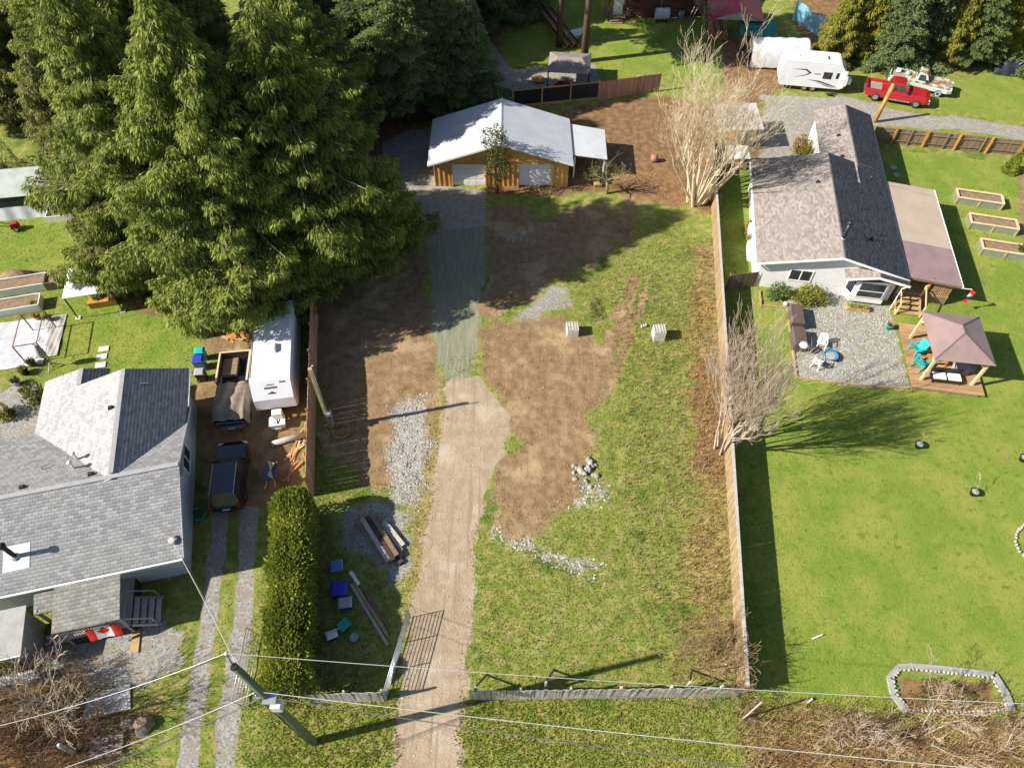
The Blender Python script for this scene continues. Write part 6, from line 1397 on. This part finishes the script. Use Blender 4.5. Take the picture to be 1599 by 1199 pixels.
# stone edged flower bed
def stone_ring(label, px, closed, gap=.2):
    pts = [G(*p) for p in px]; t = thing('stone_bed_edge', label, 'stone edging', pts[0]); seg = list(zip(pts, pts[1:]+pts[:1] if closed else pts[1:])); rg = random.Random(5)
    ms = []
    for k in range(4):
        mb = MB(); mb.lathe([(.05,-.06),(.085,.06),(.075,.10),(.035,.12)], (0,0,0), 8, sx=1.1+.1*k, sy=.85); o = mb.build('stone', mat('edging_stone',(.46,.44,.40),(.34,.32,.29), sc=5, bump=.5, ov=.2), smooth=True); ms.append(o.data); bpy.data.objects.remove(o)
    c = 0
    for a, b in seg:
        n = max(int((b-a).length/gap), 1)
        for k in range(n):
            o = link('stone', ms[c % 4], t); q = a.lerp(b,k/n)-pts[0]; o.location = (q.x+rg.uniform(-.02,.02), q.y+rg.uniform(-.02,.02), 0); o.rotation_euler = (0,0,rg.random()*6.28); c += 1
    return t
stone_ring('ring of pale stones around the flower bed at the lawn end', [(1394,1058),(1405,1046),(1425,1044),(1480,1050),(1548,1058),(1565,1085),(1572,1108),(1520,1112),(1465,1110),(1420,1108),(1400,1085)], True)
edging('grey concrete kerb around the flower bed at the lawn end', [G(1388,1058),G(1402,1042),G(1425,1040),G(1480,1045),G(1552,1053),G(1572,1085),G(1580,1110)], .28, .14, CONCG)
edging('grey concrete kerb beside the flower bed and the rough lot', [G(1388,1058),G(1394,1085),G(1414,1112)], .26, .14, CONCG)
stone_ring('curve of pale stones around the bed at the lawn border', [(1640,815),(1600,818),(1588,830),(1585,845),(1592,862),(1604,872),(1640,876)], False)
shrub('bed_weeds', G(1470,1082), (1.7,.7,.22), 'low green weeds inside the stone edged flower bed', 420, SHRUB, 121, L=(.08,.18), W=(.03,.08), cat='weeds')
# windsock flag at the deck corner
q = rh.matrix_basis @ Vector((14.0,.1,1.95)); t = thing('garden_flag', 'red white and blue flag hanging from the deck roof corner', 'flag', q)
mb = MB(); mb.tube((0,0,0),(.55,-.35,.25),.02,n=6); mb.build('flag_pole', TRIM, t)
def fg(u, v): return (.5+u*.35+.08*math.sin(v*7), -.32-.10*u+.06*math.cos(v*6+u*3), .22-v*1.25-u*.15)
for v0, v1, m in ((0,.3,RED),(.3,.5,WCL),(.5,.7,mat('navy_cloth',(.03,.06,.28),(.025,.05,.22))),(.7,1,RED)): mb = MB(); mb.grid(lambda a, b: fg(a, v0+(v1-v0)*b), 5, 4); mb.build('cloth_band', m, t, smooth=True)
# small stake and feather on the lawn
o = MB(); p = G(1268,997); o.bar(p, p+Vector((.55,.18,.12)), .05, .04); tag(o.build('white_stick', TRIM), 'small white stick lying on the lawn', 'stick')
o = MB(); p = G(1259,1098); o.bar(p, p+Vector((.3,.2,.15)), .1, .08); tag(o.build('cut_post', CONC), 'pale cut post lying in the verge brambles', 'post')

# ---------------------------------------------------------------- fenced lot
# hollow concrete blocks
mb = MB(); w, d, h = .39, .19, .19; tk = .03
mb.box(-w/2,w/2,-d/2,-d/2+tk,0,h); mb.box(-w/2,w/2,d/2-tk,d/2,0,h)
for x0, x1 in ((-w/2,-w/2+tk),(-tk/2,tk/2),(w/2-tk,w/2)): mb.box(x0,x1,-d/2+tk-.001,d/2-tk+.001,.001,h-.001)
o = mb.build('concrete_block', CONC); blk = o.data; bpy.data.objects.remove(o)
def block_stack(c, rz, label, group, layers=4, nx=2, ny=4):
    R_ = Matrix.Rotation(rz,3,'Z')
    for z in range(layers):
        for i in range(nx):
            for j in range(ny):
                o = link('concrete_block', blk); v = R_ @ Vector(((i-(nx-1)/2)*.405, (j-(ny-1)/2)*.205, 0)); o.location = (c.x+v.x, c.y+v.y, -.02+z*.194); o.rotation_euler = (0,0,rz+random.uniform(-.015,.015)); tag(o, label % ('bottom layer','second layer','third layer','fourth layer','fifth layer')[z], 'block', group)
block_stack(G(893,520), rad(4), 'hollow concrete block in the %s of the stack on bare soil', 'blocks of the stack on bare soil', 4)
block_stack(G(1027,527), rad(2), 'hollow concrete block in the %s of the stack on grass', 'blocks of the stack on grass', 5)
o = link('concrete_block', blk); o.location = G(1005,510); o.location.z = -.02; o.rotation_euler = (0,0,.3); tag(o, 'single hollow concrete block beside the stack on grass', 'block')
# rocks
rock_ms = []
for k in range(4):
    rg = random.Random(k); mb = MB(); mb.lathe([(.10,-.10),(.20+rg.random()*.05,.0),(.19,.12),(.10,.22)], (0,0,0), 7, sx=1+rg.random()*.4, sy=.8+rg.random()*.3); o = mb.build('rock', mat('pale_rock',(.36,.34,.31),(.25,.235,.215), sc=5, bump=.5, ov=.18)); rock_ms.append(o.data); bpy.data.objects.remove(o)
rg = random.Random(4); c0 = G(914,738)
for k in range(22):
    o = link('rock', rock_ms[k % 4]); r = rg.random()**.6; a = rg.random()*6.28; o.location = (c0.x+math.cos(a)*r*.8, c0.y+math.sin(a)*r*1.1, -.04+.16*(1-r)); o.rotation_euler = (rg.random()*.6,rg.random()*.6,rg.random()*6); o.scale = (.5+.5*rg.random(),)*3; tag(o, 'pale rock in the loose heap on the dug soil', 'rock', 'rocks heaped on the dug soil')
# lumber
def planks(label, A, B, n, w, h, m, group, z=0, off=.0):
    A, B = Vector(A), Vector(B); L = (B-A).length; a = math.atan2(B.y-A.y,B.x-A.x); sdv = Vector((-math.sin(a),math.cos(a),0)); rg = random.Random(n)
    for k in range(n):
        mb = MB(); mb.box(0,L*(.92+.1*rg.random()),-w/2,w/2,0,h); o = mb.build('plank', m[k % len(m)]); v = A+sdv*((k-(n-1)/2)*(w+.02))+Vector((math.cos(a),math.sin(a),0))*rg.uniform(-.15,.15); o.location = (v.x,v.y,z); o.rotation_euler = (0,0,a+rg.uniform(-.012,.012)); tag(o, label[k] if isinstance(label, list) else label, 'plank', group)
LP = [BROWNW, GREYW, DKW]
planks(['brown timber on the ground along the open side of the larger pile','grey timber on the ground inside the larger pile','near black timber on the ground inside the larger pile','brown timber on the ground along the hedge side of the larger pile'], G(570,812), G(622,880), 4, .26, .22, [BROWNW,GREYW,DKW,BROWNW], 'timbers of the larger pile', -.02); planks(['grey timber on top of the larger pile','near black timber on top of the larger pile','brown timber on top of the larger pile'], G(573,808,.2), G(616,876,.2), 3, .26, .2, [GREYW,DKW,BROWNW], 'upper timbers of the larger pile', .21)
planks('grey timber in the smaller pile beside the larger one', G(596,815), G(628,856), 2, .24, .2, [GREYW], 'timbers of the smaller pile', -.02)
planks(['long grey plank lying by the gate','long tan plank lying by the gate'], G(549,908), G(606,1000), 2, .16, .06, [GREYW,PTW], 'long planks by the gate', -.01); planks('thin long board lying beside the long planks', G(568,917), G(607,985), 2, .10, .04, [BROWNW], 'thin boards by the gate', -.01)
planks('short white board lying beside the blue bins', G(546,890), G(560,912), 1, .2, .04, [TRIM], 'white board', 0)
# bins and toys in the hedge shade
BLUE = mat('blue_plastic',(.03,.05,.42),(.025,.04,.34), rough=.4); LBL = mat('light_blue_plastic',(.12,.22,.42),(.10,.18,.36), rough=.45); GRP = mat('grey_plastic',(.35,.36,.38),(.30,.31,.33), rough=.5)
def tote(label, loc, L, W, h, m, lid=None, rz=0, wheels=False, name='storage_bin', group=None):
    t = thing(name, label, 'bin', loc, rz, group); mb = MB(); mb.hull8([(-L*.44,-W*.44,-.03),(L*.44,-W*.44,-.03),(L*.44,W*.44,-.03),(-L*.44,W*.44,-.03)],[(-L/2,-W/2,h),(L/2,-W/2,h),(L/2,W/2,h),(-L/2,W/2,h)]); mb.build('bin', m, t)
    mb = MB(); mb.hull8([(-L/2-.03,-W/2-.03,h+.002),(L/2+.03,-W/2-.03,h+.002),(L/2+.03,W/2+.03,h+.002),(-L/2-.03,W/2+.03,h+.002)],[(-L*.4,-W*.4,h+.07),(L*.4,-W*.4,h+.07),(L*.4,W*.4,h+.07),(-L*.4,W*.4,h+.07)]); mb.build('lid', lid or m, t)
    if wheels:
        for s in (-1,1): wheel(t, -L*.42, s*W*.42, .12, .06)
    return t
tote('pale blue lidded bin at the hedge foot', G(528,888), .65, .6, .5, LBL, None, .2); tote('bright blue rectangular tote in the hedge shade', G(532,924), .85, .75, .5, BLUE, None, .08); tote('dark blue lidded crate next to the bright blue tote', G(541,945), .7, .55, .45, BLUE, GRP, .15)
p = G(540,980); t = thing('grass_spreader', 'green push spreader on the shaded grass', 'spreader', p, .8); mb = MB(); mb.hull8([(-.12,-.12,.2),(.12,-.12,.2),(.12,.12,.2),(-.12,.12,.2)],[(-.3,-.28,.55),(.3,-.28,.55),(.3,.28,.55),(-.3,.28,.55)]); mb.build('hopper', mat('green_teal_plastic',(.02,.32,.24),(.02,.27,.2)), t); mb = MB(); mb.bar((0,0,.3),(-.75,0,.95),.04,.04); mb.build('handle', STEEL, t)
for s in (-1,1): wheel(t, 0, s*.25, .17, .06)
tote('black tool box with white lid on the shaded grass', G(520,994), .55, .4, .38, BLACK, TRIM, .4)
o = MB(); p = G(553,995); o.lathe([(.16,0),(.24,.05),(.26,.07),(.20,.05),(.01,.04)], p, 14); tag(o.build('white_dish', GRP, smooth=True), 'pale round dish lying in the grass', 'dish')
# camper yard
p = G(436,664); t = thing('fuel_cart', 'white plastic tub behind the camper', 'tub', p, .2); mb = MB(); mb.hull8([(-.4,-.3,.05),(.4,-.3,.05),(.4,.3,.05),(-.4,.3,.05)],[(-.5,-.38,.55),(.5,-.38,.55),(.5,.38,.55),(-.5,.38,.55)]); mb.build('tub', TRIM, t); mb = MB(); mb.box(-.2,.2,-.5,-.39,.1,.3); mb.build('handle', CONCG, t)
A, B = G(425,696), G(478,680); t = thing('fallen_log', 'grey log lying between the camper and the wheelbarrow', 'log', A, math.atan2(B.y-A.y,B.x-A.x)); mb = MB(); mb.tube((0,0,.17),((B-A).length,0,.18),.2,.18,12); mb.build('log', GREYW, t, smooth=True)
p = G(427,745); t = thing('wheelbarrow', 'blue wheelbarrow full of wood sticks', 'wheelbarrow', p, rad(98)); mb = MB(); mb.hull8([(-.35,-.2,.3),(.45,-.2,.32),(.45,.2,.32),(-.35,.2,.3)],[(-.5,-.38,.62),(.7,-.36,.66),(.7,.36,.66),(-.5,.38,.62)]); mb.build('tray', mat('dull_blue_metal',(.05,.09,.20),(.045,.075,.16), rough=.5), t)
wheel(t, .75, 0, .2, .09)
for s in (-1,1): mb = MB(); mb.bar((.7,s*.08,.25),(-1.05,s*.3,.55),.045,.045); mb.build('handle', PINE, t); mb = MB(); mb.bar((-.35,s*.22,.4),(-.45,s*.24,-.02),.04,.04); mb.build('leg', DARK, t)
for k in range(7): mb = MB(); mb.bar((-.55+.05*k,-.2+.06*k,.68),(.75-.04*k,.2-.07*k,.78),.05,.03); mb.build('stick', PINE if k % 2 else PTW, t)
rg = random.Random(12)
for k in range(16):
    q = G(rg.uniform(452,478), rg.uniform(672,756)); mb = MB(); L = rg.uniform(.6,1.8); mb.box(-L/2,L/2,-.05,.05,0,.035); o = mb.build('scrap_board', [PTW,PINE,LOGW][k % 3]); o.location = (q.x,q.y,.0+.03*(k % 3)); o.rotation_euler = (0,rg.uniform(-.06,.06),rg.uniform(.7,2.1)); tag(o, 'offcut board scattered along the red cedar fence', 'board', 'offcut boards along the cedar fence')
c0 = G(378,522)
for k in range(18):
    mb = MB(); L = rg.uniform(.5,1.5); mb.box(-L/2,L/2,-.09,.09,0,.06); o = mb.build('firewood_piece', [LOGW,PTW,LOGW][k % 3]); o.location = (c0.x+rg.uniform(-1.3,1.2), c0.y+rg.uniform(-.7,.7), .0+.06*(k % 4)); o.rotation_euler = (0,rg.uniform(-.15,.15),rg.random()*3.1); tag(o, 'split orange wood in the heap behind the wooden truck box', 'firewood', 'split wood heap behind the truck')
o = MB(); p = G(322,524); o.lathe([(.28,0),(.33,.75),(.35,.78),(.30,.76),(.26,.1),(.01,.08)], (p.x,p.y,-.02), 14); tag(o.build('open_barrel', BLUE, smooth=True), 'open royal blue barrel beside the cedar', 'barrel')
o = MB(); p = G(315,512); o.lathe([(.27,0),(.30,.4),(.30,.8),(.26,.86)], (p.x,p.y,-.02), 14); tag(o.build('drum', mat('pale_drum',(.50,.53,.56),(.44,.47,.5)), smooth=True), 'pale blue drum behind the open royal blue barrel', 'barrel')
tote('wheeled blue garbage bin beside the truck', G(316,574), .7, .6, .95, LBL, BLUE, .1, True, 'garbage_bin'); tote('wheeled turquoise garbage bin behind the blue one', G(318,560), .6, .5, .9, TEAL, None, .1, True, 'garbage_bin'); tote('black garbage bin with white lid beside the truck', G(318,592), .6, .55, .85, BLACK, GRP, .1, True, 'garbage_bin')
o = MB(); p = G(284,487); o.lathe([(.22,0),(.28,.3),(.24,.5),(.05,.6)], p, 12); tag(o.build('fuel_can', mat('red_plastic',(.45,.04,.02),(.38,.03,.02)), smooth=True), 'red and white fuel can at the cedar foot', 'can')
# ---------------------------------------------------------------- garden beside the grey house
def soil_bed(label, loc, L, W, h, rz, m=TRIM):
    t = thing('raised_bed', label, 'raised bed', loc, rz)
    for y in (-W/2,W/2): mb = MB(); mb.box(-L/2,L/2,y-.03,y+.03,-.03,h); mb.build('side_board', m, t)
    for x in (-L/2,L/2): mb = MB(); mb.box(x-.03,x+.03,-W/2+.031,W/2-.031,-.03,h-.004); mb.build('end_board', m, t)
    mb = MB(); mb.grid(lambda u, v: ((u-.5)*(L-.06), (v-.5)*(W-.06), h-.18+.04*math.sin(u*17)*math.sin(v*8)), 14, 6); mb.build('soil', MATS['bed_soil'], t, smooth=True); return t
soil_bed('white timber raised bed without plants by the gazebo lawn', (-36.9,37.9,0), 4.2, 1.2, .65, rad(14)); soil_bed('white timber raised bed filled with bare soil', (-36.3,35.85,0), 3.8, 1.2, .6, rad(14)); soil_bed('small open timber compost box beside the raised beds', (-34.3,38.4,0), 1.1, 1.1, .7, rad(14), BROWNW); soil_bed('white planter box beside the greenhouse', (-36.7,46.0,0), 2.2, .7, .5, rad(8))
t = thing('soil_heap', 'heap of brown compost at the garden edge', 'heap', G(28,436)); mb = MB(); mb.grid(lambda u, v: ((u-.5)*3.0,(v-.5)*1.8,max(-.05,.75*(1-abs(u*2-1)**2)*(1-abs(v*2-1)**2)+.06*math.sin(u*31)*math.sin(v*23))), 22, 16); mb.build('compost', MATS['bed_soil'], t, smooth=True)
for k, (x0, x1, y0, y1, lab) in enumerate(((-38.5,-32.6,30.0,34.6,'wrinkled white tarp spread over the garden plot'), (-33.4,-31.9,31.2,35.2,'grey sheet covering the narrow garden strip'))):
    t = thing('ground_tarp', lab, 'tarp', ((x0+x1)/2,(y0+y1)/2,0), rad(12)); mb = MB(); L, W = x1-x0, y1-y0
    mb.grid(lambda u, v: ((u-.5)*L,(v-.5)*W,.05+.015*math.sin(u*13+v*5)+.015*math.sin(v*17+u*9)+.01*math.sin(u*29-v*11)), 44, 36); mb.build('sheet', mat('crumpled_white_tarp',(.56,.57,.60),(.44,.45,.48), sc=2, rough=.5, bump=.5, bs=8) if k == 0 else mat('grey_ground_sheet',(.40,.385,.36),(.34,.325,.30), sc=2), t, smooth=True)
t = thing('canopy_frame', 'rusty square metal canopy frame over the garden strip', 'frame', (-33.0,32.4,0), rad(13)); RF = mat('rusty_frame',(.26,.12,.09),(.2,.09,.07))
for x in (-.75,.75):
    for y in (-1.5,1.5): mb = MB(); mb.box(x-.03,x+.03,y-.03,y+.03,-.05,1.7); mb.build('post', RF, t)
for a, b in (((-.75,-1.5,1.7),(.75,-1.5,1.7)),((-.75,1.5,1.7),(.75,1.5,1.7)),((-.75,-1.5,1.7),(-.75,1.5,1.7)),((.75,-1.5,1.7),(.75,1.5,1.7))): mb = MB(); mb.bar(a,b,.05,.05); mb.build('rail', RF, t)
t = thing('fabric_canopy', 'pale pyramid canopy gazebo half under the olive cedar', 'canopy', (-30.2,36.75,0), rad(13)); CV = mat('pale_canvas',(.66,.66,.67),(.60,.60,.62), sc=1, rough=.7); H4 = [(-1.65,-1.6,2.1),(1.65,-1.6,2.1),(1.65,1.6,2.1),(-1.65,1.6,2.1)]
for k in range(4): mb = MB(); pts = [H4[k],H4[(k+1)%4],(0,0,2.85)]; mb.hull8([(p[0],p[1],p[2]-.03) for p in pts], pts); mb.build('canvas_panel', CV, t)
for x in (-1.55,1.55):
    for y in (-1.5,1.5): mb = MB(); mb.bar((x,y,-.05),(x,y,2.12),.07,.07); mb.build('post', BLACK, t); mb = MB(); mb.box(x-.18,x+.18,y-.18,y+.18,-.03,.03); mb.build('foot', CONC, t)
mb = MB(); mb.box(-1.0,.9,-.35,.45,0,.5); tb = mb.build('garden_bench', LOGW); tb.location = (-29.9,36.4,0); tb.rotation_euler = (0,0,rad(13)); tag(tb, 'wooden bench and boards under the pale canopy', 'bench')
for k, (px, py, r, lab) in enumerate(((22,648,.22,'grey planter at the paved garden corner'),(42,615,.3,'brown pot beside the white garden tarp'),(28,600,.28,'terracotta pot in the row by the tarp'),(40,583,.3,'green filled pot in the row by the tarp'),(52,570,.26,'dark pot beside the canopy frame'),(60,498,.24,'pot standing on the grey sheet'),(78,500,.2,'small dark pot on the grey sheet'),(58,480,.26,'dark pot at the end of the white beds'))):
    pot(lab, G(px,py), r, r*1.4, [MATS['brown_resin'],LOGW,GRP,BLACK][k % 4], [SHRUB,YELC][k % 2], 140+k, dens=110)
t = thing('folded_parasol', 'grey folded parasol leaning on its stand beside the tarp', 'parasol', G(84,573)); mb = MB(); mb.tube((0,0,-.05),(-.25,.1,2.3),.03,n=6); mb.build('pole', DARK, t); mb = MB(); mb.lathe([(.06,.0),(.26,.3),(.24,.8),(.08,1.3)], (-.16,.06,.9), 10); mb.build('cloth', CONCG, t, smooth=True)
for a in (0,2.1,4.2): mb = MB(); mb.bar((-.05,.02,.5),(math.cos(a)*.45,math.sin(a)*.45,-.03),.04,.04); mb.build('leg', GREYW, t)
for k, (px, py) in enumerate(((162,545),(159,557),(157,570))):
    o = MB(); o.box(-.34,.34,-.24,.24,-.04,.035); o = o.build('stepping_stone', CONC); o.location = G(px,py); o.rotation_euler = (0,0,rad(12)); tag(o, ('paving stone furthest from the grey roof in the row of three', 'middle paving stone in the row of three', 'paving stone next to the grey roof in the row of three')[k], 'stepping stone', 'stepping stones on the grass')
p = G(27,358); t = thing('garden_rotovator', 'red garden machine beside the greenhouse', 'machine', (p.x,p.y,0), .5); mb = MB(); mb.tbox(-.35,.35,-.25,.25,.25,.65,.1,.06); mb.build('engine', mat('machine_red',(.42,.02,.02),(.36,.02,.02)), t); mb = MB(); mb.bar((-.3,-.18,.5),(-1.0,-.25,.95),.04,.04); mb.bar((-.3,.18,.5),(-1.0,.25,.95),.04,.04); mb.build('handle', DARK, t)
for s in (-1,1): wheel(t, 0, s*.32, .22, .1)
# ---------------------------------------------------------------- road side yard of the grey house
def slab(label, px, h, m, name='paving_slab', cat='slab'):
    pts = [G(*p) for p in px]; o0 = pts[0]; mb = MB(); mb.hull8([tuple(p-o0-Vector((0,0,.06))) for p in pts], [tuple(p-o0+Vector((0,0,h))) for p in pts]); o = mb.build(name, m); o.location = o0; tag(o, label, cat); return o
slab('large pale paving slab by the gravel tracks', [(126,1126),(204,1106),(203,1068),(141,1084)], .04, CONC); slab('plywood sheet lying before the porch steps', [(203,1019),(216,1018),(220,982),(208,983)], .03, PTW, 'plywood_sheet', 'sheet')
t = thing('brick_pile', 'neat low pile of old bricks under the power lines', 'bricks', G(168,1165), rad(13)); mb = MB(); mb.box(-.1,.1,-.05,.05,0,.07); o = mb.build('brick', mat('old_brick',(.42,.32,.26),(.34,.22,.17), sc=6, ov=.22)); bm_ = o.data; bpy.data.objects.remove(o); rg = random.Random(3)
for z in range(3):
    for i in range(7):
        for j in range(9):
            if z < 2 or rg.random() < .6: o = link('brick', bm_, t); o.location = ((i-3)*.215, (j-4)*.11, -.03+z*.072); o.rotation_euler = (0,0,rg.uniform(-.06,.06))
for k, (px, py, s, lab) in enumerate(((203,1128,1.7,'brown boulder beside the paving slab'),(226,1130,2.0,'larger tan boulder next to the brown boulder'),(221,1142,1.1,'white rock in front of the tan boulder'),(149,1135,.7,'small white rock next to the brick pile'))):
    o = link('rock', rock_ms[k]); o.location = G(px,py); o.scale = (s,)*3; tag(o, lab, 'rock')
    if k < 2:
        o.data = o.data.copy(); o.data.materials[0] = mat('brown_boulder',(.30,.22,.15),(.22,.15,.10), sc=4, bump=.6)
t = thing('stump_post', 'old grey fence post beside the brick pile', 'post', G(116,1175)); mb = MB(); mb.tube((0,0,-.2),(.05,.05,1.6),.12,.1,9); mb.build('post', GREYW, t, smooth=True)
# garage yard
o = MB(); p = G(1021,252); o.lathe([(.24,0),(.34,.3),(.30,.55),(.12,.66)], (p.x,p.y,-.02), 12); tag(o.build('clay_urn', mat('pink_clay',(.34,.16,.13),(.28,.13,.11)), smooth=True), 'pinkish clay urn on the bark mulch', 'urn')
tote('small wooden crate beside the fruit tree', G(932,291), .5, .4, .3, PTW, None, .1, False, 'wooden_crate'); p = G(925,283); 
t = thing('fire_ring', 'rusty round fire bowl on the shaded back patio', 'fire pit', G(840,128)); mb = MB(); mb.lathe([(.3,0),(.6,.3),(.64,.32),(.55,.3),(.25,.08)], (0,0,0), 16); mb.build('bowl', LOGW, t, smooth=True)
rg = random.Random(21)
for k in range(14):   # brush heaps along the fence
    q = G(rg.uniform(1090,1116), rg.uniform(470,505)); mb = MB(); L = rg.uniform(.5,1.2); a = rg.random()*6.28; mb.tube((q.x,q.y,.02),(q.x+math.cos(a)*L,q.y+math.sin(a)*L,.12+.2*rg.random()),.02,.008,4); tag(mb.build('cut_branch', LOGW), 'cut orange branch in the brush heap by the long fence', 'branch', 'cut branches by the long fence')
A, B = G(975,268), G(1020,298)
t = thing('driftwood_branch', 'dead crooked branch lying on the mulch by the fruit tree', 'branch', G(1000,297)); rg = np.random.default_rng(77); mb = MB(); grow(mb, (-.8,0,.05), (1,.1,.05), 1.6, .06, 2, rg, .0, .6, 2, .6); grow(mb, (-.8,0,.05), (-.8,.4,.1), 1.0, .05, 1, rg, .0, .6, 2, .6); mb.build('branch', DKW, t)
